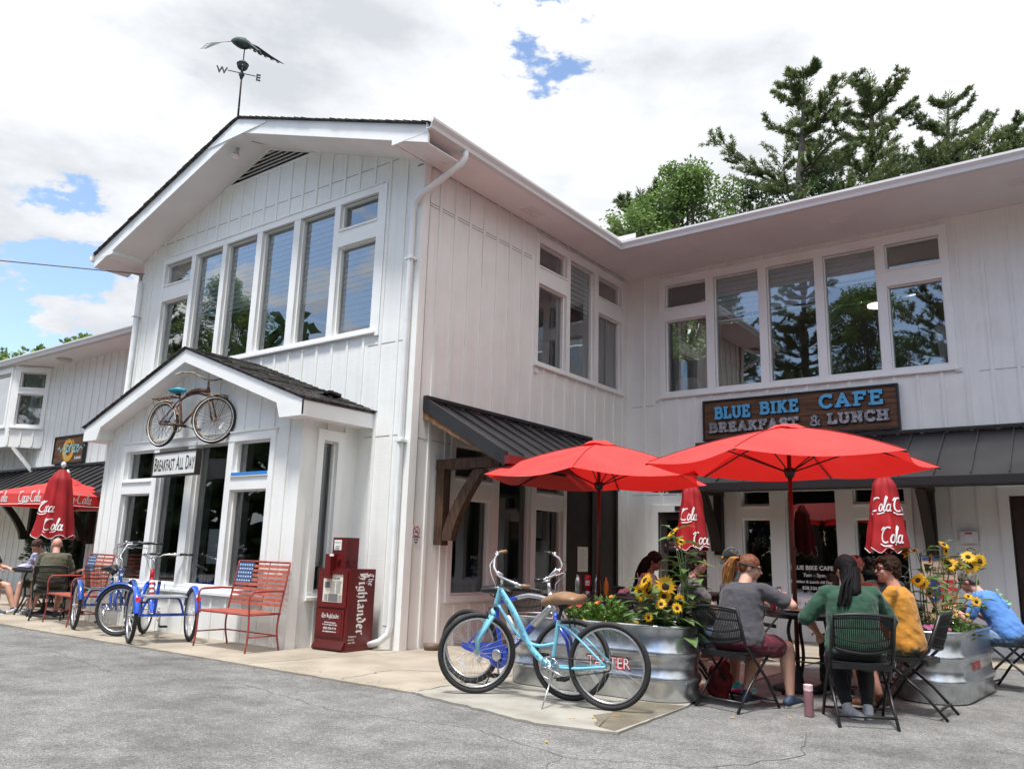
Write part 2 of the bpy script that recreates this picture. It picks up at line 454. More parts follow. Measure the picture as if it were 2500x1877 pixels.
# ---------------- lettering ----------------
def text_mesh(s, size, bold=0.0, spacing=1.0, extrude=0.0, xscale=1.0):
    """built-in font outlines -> MB, baseline at origin, in the XY plane facing +Z"""
    cu = bpy.data.curves.new('t', 'FONT'); cu.body = s; cu.size = size; cu.offset = bold; cu.space_character = spacing
    cu.extrude = extrude; cu.resolution_u = 3
    o = bpy.data.objects.new('t', cu); sc.collection.objects.link(o)
    dg = bpy.context.evaluated_depsgraph_get(); me = bpy.data.meshes.new_from_object(o.evaluated_get(dg))
    mb = MB(); mb.v = [V((v.co.x * xscale, v.co.y, v.co.z)) for v in me.vertices]; mb.f = [tuple(p.vertices) for p in me.polygons]; mb.m = [0] * len(mb.f)
    bpy.data.objects.remove(o); bpy.data.curves.remove(cu); bpy.data.meshes.remove(me)
    return mb
def text_on(mb, s, size, O, X, Y, align='l', lift=0.003, **k):
    """lay text on a plane: O baseline start, X right, Y up"""
    t = text_mesh(s, size, **k); X = V(X).normalized(); Y = V(Y).normalized(); Z = X.cross(Y); O = V(O)
    wd = max([v.x for v in t.v] or [0])
    sh = {'l': 0, 'c': -wd / 2, 'r': -wd}[align]
    t.v = [O + X * (v.x + sh) + Y * v.y + Z * (v.z + lift) for v in t.v]
    return mb.join(t)

def arc(cx, cy, rx, ry, a0, a1, n=10):
    return [(cx + rx * math.cos(R(a0 + (a1 - a0) * i / n)), cy + ry * math.sin(R(a0 + (a1 - a0) * i / n))) for i in range(n + 1)]
def ribbon(mb, pts, wd, f, lift, taper=False):
    """constant-width pen line mapped by f(u,v,lift)"""
    n = len(pts); P = [V((a, b, 0)) for a, b in pts]; q = []
    for i in range(n):
        d = P[min(i + 1, n - 1)] - P[max(i - 1, 0)]
        if d.length < 1e-9: d = V((1, 0, 0))
        d.normalize(); nn = V((-d.y, d.x, 0)); h = wd / 2
        if taper: h *= 0.35 + 0.65 * math.sin(PI * min(1, max(0, i / (n - 1))) * 0.9 + 0.15)
        q.append((P[i] + nn * h, P[i] - nn * h))
    for a, b in zip(q, q[1:]):
        mb.quad(f(a[1].x, a[1].y, lift), f(b[1].x, b[1].y, lift), f(b[0].x, b[0].y, lift), f(a[0].x, a[0].y, lift))
def nibline(mb, pts, nx, ny, f, lift):
    """broad-nib pen line: sweep the vector (nx,ny) along the path"""
    for (a, b), (c, d) in zip(pts, pts[1:]):
        q = [(a - nx, b - ny), (c - nx, d - ny), (c + nx, d + ny), (a + nx, b + ny)]
        mb.quad(*[f(x, y, lift) for x, y in q])
        lift += 0.00012

# slab letters (unit height), as strokes; serif = horizontal bars
def slab(ch):
    S = []; F = []
    I = lambda x: [(x, 0), (x, 1)]
    if ch == 'B': S = [I(.12), [(.12, 1)] + arc(.38, .77, .17, .23, 90, -90, 6) + [(.12, .54)], [(.12, .54)] + arc(.42, .27, .2, .27, 90, -90, 6) + [(.12, 0)]]; F = [(0, .2, 0), (0, .2, 1)]; w_ = .68
    elif ch == 'L': S = [I(.14), [(.14, 0), (.55, 0), (.55, .22)]]; F = [(0, .28, 0), (0, .28, 1)]; w_ = .62
    elif ch == 'U': S = [[(.12, 1), (.12, .3)] + arc(.36, .3, .24, .3, 180, 360, 8) + [(.6, 1)]]; F = [(0, .25, 1), (.47, .72, 1)]; w_ = .74
    elif ch == 'E': S = [I(.14), [(.14, 0), (.56, 0), (.56, .2)], [(.14, 1), (.54, 1), (.54, .82)], [(.14, .52), (.42, .52)]]; F = [(0, .2, 0), (0, .2, 1)]; w_ = .64
    elif ch == 'F': S = [I(.14), [(.14, 1), (.54, 1), (.54, .82)], [(.14, .52), (.42, .52)]]; F = [(0, .28, 0), (0, .2, 1)]; w_ = .62
    elif ch == 'I': S = [I(.16)]; F = [(0, .32, 0), (0, .32, 1)]; w_ = .34
    elif ch == 'K': S = [I(.14), [(.16, .42), (.56, 1)], [(.28, .58), (.6, 0)]]; F = [(0, .26, 0), (0, .26, 1), (.46, .66, 1), (.5, .72, 0)]; w_ = .72
    elif ch == 'C': S = [arc(.38, .5, .3, .5, 45, 315, 14), [(.6, .84), (.6, 1.0)]]; w_ = .68
    elif ch == 'A': S = [[(.08, 0), (.36, 1), (.64, 0)], [(.2, .33), (.52, .33)]]; F = [(0, .22, 0), (.5, .74, 0)]; w_ = .74
    elif ch == 'R': S = [I(.14), [(.14, 1)] + arc(.38, .74, .2, .26, 90, -90, 6) + [(.14, .48)], [(.36, .48), (.6, 0)]]; F = [(0, .28, 0), (0, .2, 1), (.5, .7, 0)]; w_ = .72
    elif ch == 'S': S = [arc(.33, .75, .23, .25, 20, 250, 8) + arc(.33, .26, .25, .26, 70, -160, 8)]; w_ = .62
    elif ch == 'T': S = [[(.34, 0), (.34, 1)], [(.03, .8), (.03, 1), (.65, 1), (.65, .8)]]; F = [(.2, .48, 0)]; w_ = .68
    elif ch == 'N': S = [I(.14), [(.14, 1), (.58, 0)], [(.58, 0), (.58, 1)]]; F = [(0, .26, 0), (0, .2, 1), (.46, .7, 1)]; w_ = .72
    elif ch == 'H': S = [I(.14), [(.58, 0), (.58, 1)], [(.14, .5), (.58, .5)]]; F = [(0, .28, 0), (0, .28, 1), (.44, .72, 0), (.44, .72, 1)]; w_ = .72
    elif ch == '&': S = [[(.62, .02), (.2, .7)] + arc(.32, .78, .14, .2, 190, -20, 6) + [(.4, .58), (.16, .38)] + arc(.28, .22, .2, .22, 160, 330, 8) + [(.62, .46)]]; w_ = .7
    else: w_ = .35
    return S, F, w_
def slab_text(s, h, wd, depth, O, X, Y, gap=.12, xs=1.0, width=None):
    O = V(O); X = V(X).normalized(); Y = V(Y).normalized(); Z = X.cross(Y)
    tot = sum(slab(c)[2] + gap for c in s) - gap
    if width: xs = width / (tot * h)
    mb = MB(); x = 0; st = 0
    for c in s:
        S, F, cw = slab(c)
        if c == ' ': x += .42 + gap - .35; cw = .35
        strokes = [(p, wd) for p in S] + [([(a, y + (wd * .35 / h if y == 0 else -wd * .35 / h) * 0), (b, y)], wd * .72) for a, b, y in F]
        for P, ww in strokes:
            n = len(P); q = []
            for i in range(n):
                p = V((P[i][0] * xs * h, P[i][1] * (h - wd) + wd / 2, 0))
                q.append(p)
            for i in range(n - 1):
                d = (q[i + 1] - q[i]); L_ = d.length
                if L_ < 1e-6: continue
                d /= L_; nn = V((-d.y, d.x, 0)) * ww / 2; e = d * ww * .38
                st = (st + 1) % 6; dz = depth + st * .0006
                c4 = [q[i] - e - nn, q[i + 1] + e - nn, q[i + 1] + e + nn, q[i] - e + nn]
                pts = [O + X * (a.x + x * h * xs) + Y * a.y for a in c4]
                mb.prism(pts, Z * dz)
        x += cw + gap
    return mb

# broad-nib blackletter strokes, x-height 1, ascender 1.55
def bl(ch):
    d = {'T': ([[(.05, 1.25), (.35, 1.5), (.95, 1.35), (1.1, 1.5)], [(.55, 1.4), (.5, .3), (.75, 0), (1.05, .2)], [(.3, 1.2), (.15, .6), (.35, .1), (.6, 0)]], 1.15),
         'h': ([[(.15, 1.55), (.15, .1), (.3, 0)], [(.15, .8), (.5, 1.05), (.62, .85), (.62, .1), (.45, -.3)]], .85),
         'e': ([[(.55, .55), (.15, .5)], [(.5, .9), (.15, .8), (.15, .2), (.4, 0), (.62, .15)], [(.25, .95), (.55, .8), (.55, .6)]], .75),
         'H': ([[(.2, 1.5), (.25, .15), (.1, 0)], [(.0, 1.35), (.3, 1.55), (.55, 1.4)], [(.25, .85), (.6, 1.05), (.8, .8), (.75, .2), (.5, -.2)], [(.35, .6), (.7, .75)], [(.42, .2), (.5, 1.3)]], 1.1),
         'i': ([[(.05, .9), (.2, .95), (.2, .12), (.38, .02)], [(.12, 1.3), (.28, 1.4)]], .5),
         'g': ([[(.55, .95), (.18, .85), (.18, .2), (.4, .02), (.58, .15)], [(.58, 1.05), (.58, -.25), (.3, -.5), (.1, -.3)]], .8),
         'l': ([[(.05, 1.45), (.2, 1.5), (.2, .12), (.4, .02)]], .5),
         'a': ([[(.1, .85), (.35, 1.0), (.52, .85), (.52, .15), (.7, .02)], [(.52, .55), (.15, .4), (.15, .12), (.35, .02), (.5, .2)]], .8),
         'n': ([[(.02, .85), (.18, .95), (.18, .05)], [(.2, .75), (.48, 1.02), (.6, .85), (.6, .12), (.78, .02)]], .88),
         'd': ([[(.25, 1.5), (.6, 1.0), (.6, .2), (.35, .0), (.15, .2), (.15, .75), (.45, .98)]], .8),
         'r': ([[(.02, .85), (.18, .95), (.18, .12), (.32, .02)], [(.2, .8), (.42, 1.0), (.56, .88)]], .62), ' ': ([], .4)}
    return d.get(ch, ([], .5))
def black_text(mb, s, h, f, u0=0, v0=0, nib=.115, xs=1.0):
    x = 0; k = 0
    for c in s:
        S, w_ = bl(c)
        for P in S:
            nibline(mb, [(u0 + (x + a) * h * xs, v0 + b * h) for a, b in P], nib * h * .75, nib * h * .8, f, 0.002 + (k % 5) * .0003); k += 1
        x += w_
    return x * h * xs

# flowing drink-logo script, x-height 1
def script_strokes(word):
    C = arc(.75, .95, .62, .95, 60, 300, 12)
    small = lambda x, c: [[(x + a, b) for a, b in p] for p in c]
    o = [arc(.28, .5, .26, .5, 90, 450, 12)]
    c_ = [arc(.3, .5, .27, .5, 50, 320, 10)]
    a_ = [arc(.28, .48, .25, .48, 60, 400, 10), [(.56, 1.0), (.5, .2), (.62, .0), (.78, .15)]]
    l_ = [[(.1, .1), (.38, 1.9), (.22, 2.1), (.12, 1.6), (.14, .15), (.3, .0), (.45, .2)]]
    out = []; x = 0
    for ch in word:
        if ch == 'C': out += small(x, [C, [(.42, 1.6), (.2, 1.9), (-.1, 1.5)]]); x += 1.28
        elif ch == 'o': out += small(x, o); x += .62
        elif ch == 'c': out += small(x, c_); x += .6
        elif ch == 'a': out += small(x, a_); x += .8
        elif ch == 'l': out += small(x, l_); x += .48
        elif ch == '-': out += small(x, [[(0, .55), (.3, .6)]]); x += .3
    return out, x
def script_text(mb, word, h, f, u0, v0, wd=.24, swash=True, lo=0.0, hi=99.0):
    S, tot = script_strokes(word); k = 0
    if swash: S = S + [[(-.1, -.05), (.5, -.35), (1.5, -.3), (2.3, -.05), (2.9, -.25)]]
    for P in S:
        P = [(a + b * .22, b) for a, b in P if lo <= a <= hi]
        if len(P) < 2: continue
        ribbon(mb, [(u0 + a * h, v0 + b * h) for a, b in P], wd * h, f, .003 + (k % 4) * .0006); k += 1
    return tot * h

# ---------------- building ----------------
D = 5.732
ZS = 6.42          # soffit height
cafe = thing('cafe_building', 'white board-and-batten two-storey cafe building with gabled front and recessed right wing', 'building')
RX, RP, SL = -3.58, 7.95, 0.345      # ridge x, peak z, slope
rt_z = lambda x: RP - SL * abs(x - RX)
# front gable wall
mb = MB()
opA = [(-6.46, -0.78, 4.10, 6.28), (-5.55, -1.15, 0.1, 2.75)]
zg_ = lambda x: rt_z(x) - 0.26
wall(mb, PA, -7.16, 0, 0, 6.3, opA, ztop=lambda u: min(zg_(u), 7.27 if -4.75 < u < -2.4 else 9), phase=-0.983, skip=[(-5.85, -0.9, 0, 3.0)])
mb.prism([(-7.16, 0, 6.3), (0, 0, 6.3), (0, 0, zg_(0)), (-2.38, 0, 7.27), (-4.78, 0, 7.27), (-7.16, 0, zg_(-7.16))], (0, .14, 0))
mb.bx(-7.165, -7.02, -0.03, 0.01, 0, 6.38); mb.bx(-0.11, 0.0305, -0.031, -0.0005, 0, 6.38)
mb.build('front_wall', 'white_siding', cafe)
vt = MB()
for i in range(6):
    z = 7.29 + i * .065; a = (7.67 - z) / .345 - .06
    if a > .05: vt.hexa([(RX - a, -.01, z), (RX + a, -.01, z), (RX + a, .05, z + .03), (RX - a, .05, z + .03), (RX - a, -.01, z + .012), (RX + a, -.01, z + .012), (RX + a, .05, z + .042), (RX - a, .05, z + .042)])
vt.beam((RX - 1.22, -.012, 7.27), (RX + 1.22, -.012, 7.27), .03, .035); vt.beam((RX - 1.22, -.012, 7.27), (RX, -.012, 7.68), .03, .03); vt.beam((RX + 1.22, -.012, 7.27), (RX, -.012, 7.68), .03, .03)
vo = vt.build('gable_vent', 'white_trim', cafe)
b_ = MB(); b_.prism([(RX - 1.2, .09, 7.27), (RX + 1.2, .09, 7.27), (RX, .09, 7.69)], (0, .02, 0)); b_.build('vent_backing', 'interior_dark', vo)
# seams in the plywood
sm = MB()
def seams(pl, L3):
    for (a, b, z) in L3:
        q = MB(); pl.box(q, a, b, -0.001, 0.0035, z, z + 0.006); q.build('siding_seam', 'seam', cafe)
seams(PA, [(-6.9, -0.1, 6.62), (-0.9, -0.12, 3.93), (-0.85, -0.12, 2.66), (-0.3, -0.12, 0.28)])
seams(PB, [(0.12, 2.55, 5.88), (0.12, 2.55, 5.84), (0.1, .9, 2.62)])
seams(PC, [(0.1, .55, 3.92), (5.75, 12, 3.98), (.1, 1.3, 2.3)])

# upper front window
colsA = [(-6.38, -5.54, [(5.49, 5.80)]), (-5.42, -4.62), (-4.50, -3.67), (-3.53, -2.73), (-2.58, -1.78), (-1.66, -0.86, [(5.53, 5.80)])]
windows(cafe, PA, colsA, 4.18, 6.20, glass='glass_up', blinds=[(-5.42, -4.62, 6.20, 5.12, 'slat'), (-4.5, -3.67, 6.20, 5.02, 'slat'), (-3.53, -2.73, 6.20, 4.95, 'slat'), (-2.58, -1.78, 6.20, 4.88, 'slat'), (-1.66, -.86, 5.53, 4.24, 'slat')])
b_ = MB(); PA.box(b_, -.7695, -.69, .001, .031, 4.06, 6.30); b_.build('jamb_board', 'white_trim', cafe)
# side wall (faces right)
mb = MB()
opB = [(2.68, 5.53, 4.13, 6.25), (0.80, 5.40, 0.55, 2.72), (3.64, 5.40, 0.0, 0.56)]
wall(mb, PB, 0.0, D, 0, ZS, opB, phase=0.02, pitch=0.325)
PB.box(mb, -0.03, 0.10, 0.0005, 0.031, 0, ZS - .02)
mb.build('side_wall', 'white_siding', cafe)
windows(cafe, PB, [(2.74, 3.57, [(5.50, 5.80)]), (3.68, 4.49), (4.62, 5.46, [(5.50, 5.80)])], 4.19, 6.19, glass='glass_up',
        blinds=[(3.68, 4.49, 6.19, 5.46, 'slat')])
windows(cafe, PB, [(0.87, 1.70, [(1.92, 2.19)]), (1.86, 2.67), (2.80, 3.56, [(1.90, 2.14)])], 0.64, 2.64, glass='glass_dark')
# dark timber doorway bay beside the windows
db = MB(); PB.box(db, 3.66, 5.38, -0.10, -0.04, 0.02, 2.70); 
for u in (3.66, 4.5, 5.33): PB.box(db, u, u + .05, -0.0395, 0.0, 0.02, 2.70)
db.build('dark_panel', 'timber_dark', cafe)
# recessed rear wall
mb = MB()
opC = [(0.74, 5.44, 4.06, 6.24), (2.07, 4.70, 0.60, 2.40), (0.62, 1.52, 0.0, 2.0), (5.96, 6.95, 0.0, 2.18)]
wall(mb, PC, 0.0, 12.5, 0, ZS + .02, opC, phase=0.03, pitch=0.327)
mb.build('rear_wall', 'white_siding', cafe)
windows(cafe, PC, [(0.80, 1.60, [(5.48, 5.72)]), (1.75, 2.56), (2.70, 3.51), (3.65, 4.46), (4.60, 5.38, [(5.47, 5.74)])], 4.13, 6.16, cas=.11, glass='glass_up',
        blinds=[(1.75, 2.56, 6.16, 5.38, 'slat'), (2.70, 3.51, 6.16, 5.42, 'slat'), (3.65, 4.46, 6.16, 5.68, 'slat')])
windows(cafe, PC, [(2.14, 2.615, [(1.88, 2.09)]), (2.86, 3.65), (3.91, 4.64, [(1.88, 2.10)])], 0.68, 2.34, glass='glass_dark')
# window-corner rosettes (sill ears)
for pl, u in ((PC, 0.655), (PC, 5.50), (PB, 2.72)):
    ear = MB(); pl.box(ear, u - .05, u + .03, .0, .035, 4.00, 4.032); pl.box(ear, u - .045, u + .025, .0, .03, 4.0321, 4.043); pl.box(ear, u - .05, u + .03, .0, .035, 4.0432, 4.067)
    ear.build('sill_ear', 'white_trim', cafe)
# doors
dm = MB(); PC.box(dm, 0.64, 1.50, -0.10, -0.05, 0.02, 1.98); dr = dm.build('door', 'interior_dark', cafe)
g = MB(); g.quad(*[PC.p(u, -.045, z) for u, z in ((.76, .3), (1.38, .3), (1.38, 1.86), (.76, 1.86))]); g.build('pane', 'glass_dark', dr)
tr_ = MB()
for a, b, c, d in ((.50, .62, 0, 2.12), (1.52, 1.64, 0, 2.12), (.62, 1.52, 2.0, 2.12)): PC.box(tr_, a, b, -.05, .03, c, d)
tr_.build('door_frame', 'white_trim', cafe); tr_ = MB()
for a, b, c, d in ((5.83, 5.96, 0, 2.32), (6.95, 7.08, 0, 2.32), (5.96, 6.95, 2.18, 2.32)): PC.box(tr_, a, b, -.05, .03, c, d)
PC.box(tr_, 5.80, 7.11, .0, .05, 2.32, 2.345)
tr_.build('door_frame', 'white_trim', cafe)
d2 = MB(); PC.box(d2, 5.98, 6.93, -.12, -.05, 0.02, 2.16)
for a, b in ((.3, 1.0), (1.15, 1.95)): PC.box(d2, 6.12, 6.8, -.049, -.04, a, b)
MATS['timber_door'] = mat('timber_door', (0.045, 0.022, 0.016), 0.4, var=.4, vscale=5)
dr = d2.build('door', 'timber_door', cafe); h_ = MB(); h_.ell(PC.p(6.06, -.02, 1.02), .03); h_.build('handle', 'brass', dr, smooth=True)

# roof: gable over the front block
def slab_roof(mb, x0, x1, y0, y1, zf, t):
    mb.hexa([(x0, y0, zf(x0) - t), (x1, y0, zf(x1) - t), (x1, y1, zf(x1) - t), (x0, y1, zf(x0) - t), (x0, y0, zf(x0)), (x1, y0, zf(x1)), (x1, y1, zf(x1)), (x0, y1, zf(x0))])
def shingle_mat():
    m = mat('shingles', (0.085, 0.078, 0.072), 0.95, col2=(0.03, 0.027, 0.026), vscale=9, lo=.3, hi=.7, bump=1.0, bscale=55, bdist=.01)
    t = m.node_tree; b = t.nodes['Principled BSDF']
    co = t.nodes.new('ShaderNodeTexCoord'); mp = t.nodes.new('ShaderNodeMapping'); mp.inputs['Scale'].default_value = (2.2, 2.2, 2.2)
    br = t.nodes.new('ShaderNodeTexBrick'); br.inputs['Scale'].default_value = 1.6; br.inputs['Mortar Size'].default_value = .03
    br.inputs['Color1'].default_value = (.10, .09, .085, 1); br.inputs['Color2'].default_value = (.04, .036, .035, 1); br.inputs['Mortar'].default_value = (.012, .012, .012, 1)
    br.inputs['Brick Width'].default_value = .5; br.inputs['Row Height'].default_value = .4
    sw = t.nodes.new('ShaderNodeSeparateXYZ'); cb = t.nodes.new('ShaderNodeCombineXYZ')
    t.links.new(co.outputs['Object'], sw.inputs[0]); t.links.new(sw.outputs['Y'], cb.inputs['X']); t.links.new(sw.outputs['X'], cb.inputs['Y'])
    t.links.new(cb.outputs[0], mp.inputs[0]); t.links.new(mp.outputs[0], br.inputs['Vector']); t.links.new(br.outputs['Color'], b.inputs['Base Color'])
shingle_mat()
mb = MB()
slab_roof(mb, RX, 0.68, -0.68, 9.5, rt_z, .016); slab_roof(mb, -7.84, RX, -0.68, 9.5, rt_z, .016)
# ragged shingle butts along the rake
x = -7.8; rr = random.Random(3)
while x < .62:
    wd_ = .16; zf = rt_z(x + wd_ / 2); j = rr.uniform(.0, .010)
    mb.hexa([(x, -.695 - j, rt_z(x) - .008), (x + wd_, -.695 - j, rt_z(x + wd_) - .008), (x + wd_, -.5, rt_z(x + wd_) - .012), (x, -.5, rt_z(x) - .012), (x, -.70 - j, rt_z(x) + .010 + j), (x + wd_, -.70 - j, rt_z(x + wd_) + .004), (x + wd_, -.5, rt_z(x + wd_) + .004), (x, -.5, rt_z(x) + .010 + j)]); x += wd_ + .004
mb.build('roof', 'shingles', cafe)
# right wing roof
mb = MB(); yE = 4.245
mb.hexa([(.0, yE - .06, 6.52), (12.8, yE - .06, 6.52), (12.8, 12, 9.0), (-3.5, 12, 9.0), (.0, yE - .06, 6.55), (12.8, yE - .06, 6.55), (12.8, 12, 9.03), (-3.5, 12, 9.03)])
mb.build('roof', 'shingles', cafe)
# fascia, soffits
mb = MB()
for s_, xe in ((1, .65), (-1, -7.81)):
    z0_, z1_ = rt_z(RX), rt_z(xe)
    mb.hexa([(RX, -.65, z0_ - .26), (xe, -.65, z1_ - .26), (xe, -.625, z1_ - .26), (RX, -.625, z0_ - .26), (RX, -.65, z0_ - .018), (xe, -.65, z1_ - .018), (xe, -.625, z1_ - .018), (RX, -.625, z0_ - .018)])
# collar panel over the peak
mb.prism([(-4.36, -.665, 7.62), (-2.82, -.665, 7.62), (-2.80, -.665, rt_z(-2.80) - .04), (RX, -.665, 7.91), (-4.36, -.665, rt_z(-4.36) - .04)], (0, .014, 0))
# boxed returns
for xa, xe in ((0.0, .65), (-7.16, -7.81)):
    mb.prism([(xa, -.653, ZS - .04), (xe, -.653, ZS - .04), (xe, -.653, rt_z(xe) - .04), (xa, -.653, rt_z(xa) - .24)], (0, .025, 0))
    mb.bx(min(xa, xe) + .0 + (.01 if xa == 0 else .02), min(xa, xe) + (.02 if xa == 0 else .64), -.62, -.6, ZS, ZS + .2)
mb.prism([(0.0, -.625, ZS - .02), (0.0, .0, ZS - .02), (0.0, .0, rt_z(0) - .25), (0.0, -.625, rt_z(0) - .25)], (.012, 0, 0))
mb.prism([(-7.16, -.625, ZS - .04), (-7.16, .0, ZS - .04), (-7.16, .0, rt_z(-7.16) - .25), (-7.16, -.625, rt_z(-7.16) - .25)], (-.012, 0, 0))
mb.bx(.63, .652, -.62, yE, ZS + .01, ZS + .14); mb.bx(.652, 12.8, yE, yE + .022, ZS + .01, ZS + .14); mb.bx(-7.812, -7.79, -.62, 9, ZS - .03, ZS + .1)
mb.build('fascia', 'white_trim', cafe)
mb = MB()
for xe in (.63, -7.79):
    mb.hexa([(RX, -.625, rt_z(RX) - .27), (xe, -.625, rt_z(xe) - .27), (xe, -.0, rt_z(xe) - .27), (RX, -.0, rt_z(RX) - .27), (RX, -.625, rt_z(RX) - .25), (xe, -.625, rt_z(xe) - .25), (xe, .0, rt_z(xe) - .25), (RX, .0, rt_z(RX) - .25)])
mb.bx(.0325, .65, -.63, yE, ZS - .02, ZS); mb.bx(.0325, 12.8, yE, D - .003, ZS - .021, ZS - .001); mb.bx(-7.81, -7.17, -.63, 9, ZS - .06, ZS - .04)
mb.build('soffit', 'white_soffit', cafe)
vtm = MB()
for (x, y, a) in ((.32, -.05, 1), (.32, 2.1, 1), (1.6, 4.9, 0), (4.2, 4.9, 0), (6.6, 4.9, 0)):
    hx, hy = (.1, .2) if a else (.2, .1)
    for i in range(5):
        q = -hy + i * hy / 2 if not a else -hx + i * hx / 2
        if a: vtm.bx(x + q - .012, x + q + .012, y - hy, y + hy, ZS - .03, ZS - .0205)
        else: vtm.bx(x - hx, x + hx, y + q - .012, y + q + .012, ZS - .031, ZS - .0215)
    vtm.build('soffit_vent', 'white_soffit', cafe); vtm = MB()
# gutters
def gutter(p, q, outv, h=.13, dpt=.12):
    p = V(p); q = V(q); o_ = V(outv); u = (q - p).normalized()
    pr = [(0, 0), (.65, 0), (.72, .35), (1.0, .75), (1.0, 1.0), (.93, 1.0), (.90, .8), (.64, .4), (.58, .08), (.05, .08), (.05, 1.0), (0, 1.0)]
    poly = [p + o_ * (a * dpt) + V((0, 0, b * h)) for a, b in pr]
    return MB().prism(poly, q - p)
g = gutter((.655, -.70, ZS - .03), (.655, yE + .0, ZS - .03), (1, 0, 0)); g.join(gutter((.66, yE - .001, ZS - .032), (12.8, yE - .001, ZS - .032), (0, -1, 0)))
go = g.build('gutter', 'gutter_metal', cafe)
s_ = MB(); s_.bx(.60, .62, 3.85, 4.27, ZS + .08, ZS + .26); s_.bx(.60, .96, 4.27, 4.285, ZS + .08, ZS + .26); s_.build('splash_guard', 'white_trim', go)
gutter((-7.815, -.70, ZS - .06), (-7.815, 9, ZS - .06), (-1, 0, 0)).build('gutter', 'gutter_metal', cafe)
# downspouts
def rect_pipe(pts, w_=.085, d_=.065):
    m_ = MB(); P = [V(p) for p in pts]
    return m_.tube(P, [w_ * .62] * len(P), 4) if False else m_.tube(P, .046, 10, flat=.82)
dn = rect_pipe([(.70, .02, ZS - .02), (.70, .02, ZS - .12), (.66, .0, ZS - .20), (.56, -.03, ZS - .27), (.05, -.09, ZS - .52), (-.06, -.095, ZS - .60), (-.09, -.095, ZS - .72), (-.09, -.085, .30), (-.10, -.10, .2), (-.17, -.16, .12), (-.30, -.22, .07)])
do = dn.build('downspout', 'downspout_white', cafe, smooth=True)
for z in (2.55, 5.0): st_ = MB(); st_.bx(-.155, -.02, -.145, -.03, z, z + .03); st_.build('strap', 'downspout_white', do)
MB().tube([(-.302, -.221, .07), (-.315, -.227, .066)], .04, 10).build('outlet', 'ink', do)
dn = rect_pipe([(-7.86, .30, ZS - .05), (-7.86, .30, ZS - .22), (-7.82, .27, ZS - .30), (-7.18, -.04, ZS - .42), (-7.10, -.09, ZS - .48), (-7.09, -.09, ZS - .6), (-7.09, -.09, .25), (-7.12, -.2, .1)])
do = dn.build('downspout', 'downspout_white', cafe, smooth=True)
st_ = MB(); st_.bx(-7.16, -7.02, -.145, -.03, 5.3, 5.32); st_.build('strap', 'downspout_white', do)
# flood lamp at the peak, cable
lm = MB(); lm.lathe([(.03, 0), (.045, .02), (.045, .05)], (-3.85, -.4, 7.70), (0, 0, -1)); lm.tube([(-3.85, -.4, 7.66), (-3.86, -.42, 7.58)], .014)
lm.lathe([(.022, 0), (.03, .05), (.036, .1), (.062, .17), (.065, .2)], (-3.86, -.42, 7.60), (.18, -.35, -1), 16)
lm.build('flood_lamp', 'alloy', cafe, smooth=True, angle=40)
MB().tube([(-3.80, -.4, 7.69), (-3.6, -.35, 7.67), (-3.3, -.1, 7.60), (-3.2, -.01, 7.56), (-3.2, -.01, 7.45)], .006, 5).build('cable', 'ink_grey', cafe)

# ---- bay ----
BX0, BX1, BY, BC = -5.78, -0.967, -0.93, -3.38
PF = PL((0, BY), (1, 0), (0, -1)); PS = PL((BX1, 0), (0, 1), (1, 0))
bz = lambda x: 3.98 - .36 * abs(x - BC)
mb = MB()
opF = [(-5.24, -1.49, 0.58, 2.66)]
wall(mb, PF, BX0, BX1, 0, 2.80, opF, th=.14, phase=-1.24, ztop=lambda u: bz(u) - .22)
mb.prism([(BX0, BY, 2.80), (BX1, BY, 2.80), (BX1, BY, bz(BX1) - .2), (BC, BY, bz(BC) - .2), (BX0, BY, bz(BX0) - .2)], (0, .14, 0))
wall(mb, PS, BY, 0, 0, 2.86, [(-.63, -.33, .62, 2.60)], th=.14, phase=-.83, pitch=.3)
mb.bx(BX0, BX0 + .14, BY + .14, -.001, 0, 2.86)
PF.box(mb, BX0, BX0 + .12, .0005, .03, 0, 2.78); PF.box(mb, BX1 - .13, BX1 + .03, .0005, .03, 0, 2.84); PS.box(mb, BY + .0005, BY + .11, .0005, .03, 0, 2.84)
mb.build('bay_wall', 'white_siding', cafe)
fr = windows(cafe, PF, [(-5.16, -4.35, [(1.93, 2.13)]), (-4.21, -3.45), (-3.27, -2.49), (-2.36, -1.57, [(1.93, 2.13)])], .65, 2.58, glass='glass', cas=.10, deep=.17)
tp = MB(); PF.box(tp, -2.34, -1.56, .0425, .045, 2.115, 2.155); mat('painters_tape', (.03, .22, .62), .6); tp.build('masking_tape', 'painters_tape', fr)
windows(cafe, PS, [(-.60, -.36)], .66, 2.56, glass='glass', cas=.10)
mb = MB(); FY = -1.22
for xe in (BC + 2.72, BC - 2.72):
    mb.hexa([(BC, FY, bz(BC) - .03), (xe, FY, bz(xe) - .03), (xe, 0, bz(xe) - .03), (BC, 0, bz(BC) - .03), (BC, FY, bz(BC)), (xe, FY, bz(xe)), (xe, 0, bz(xe)), (BC, 0, bz(BC))])
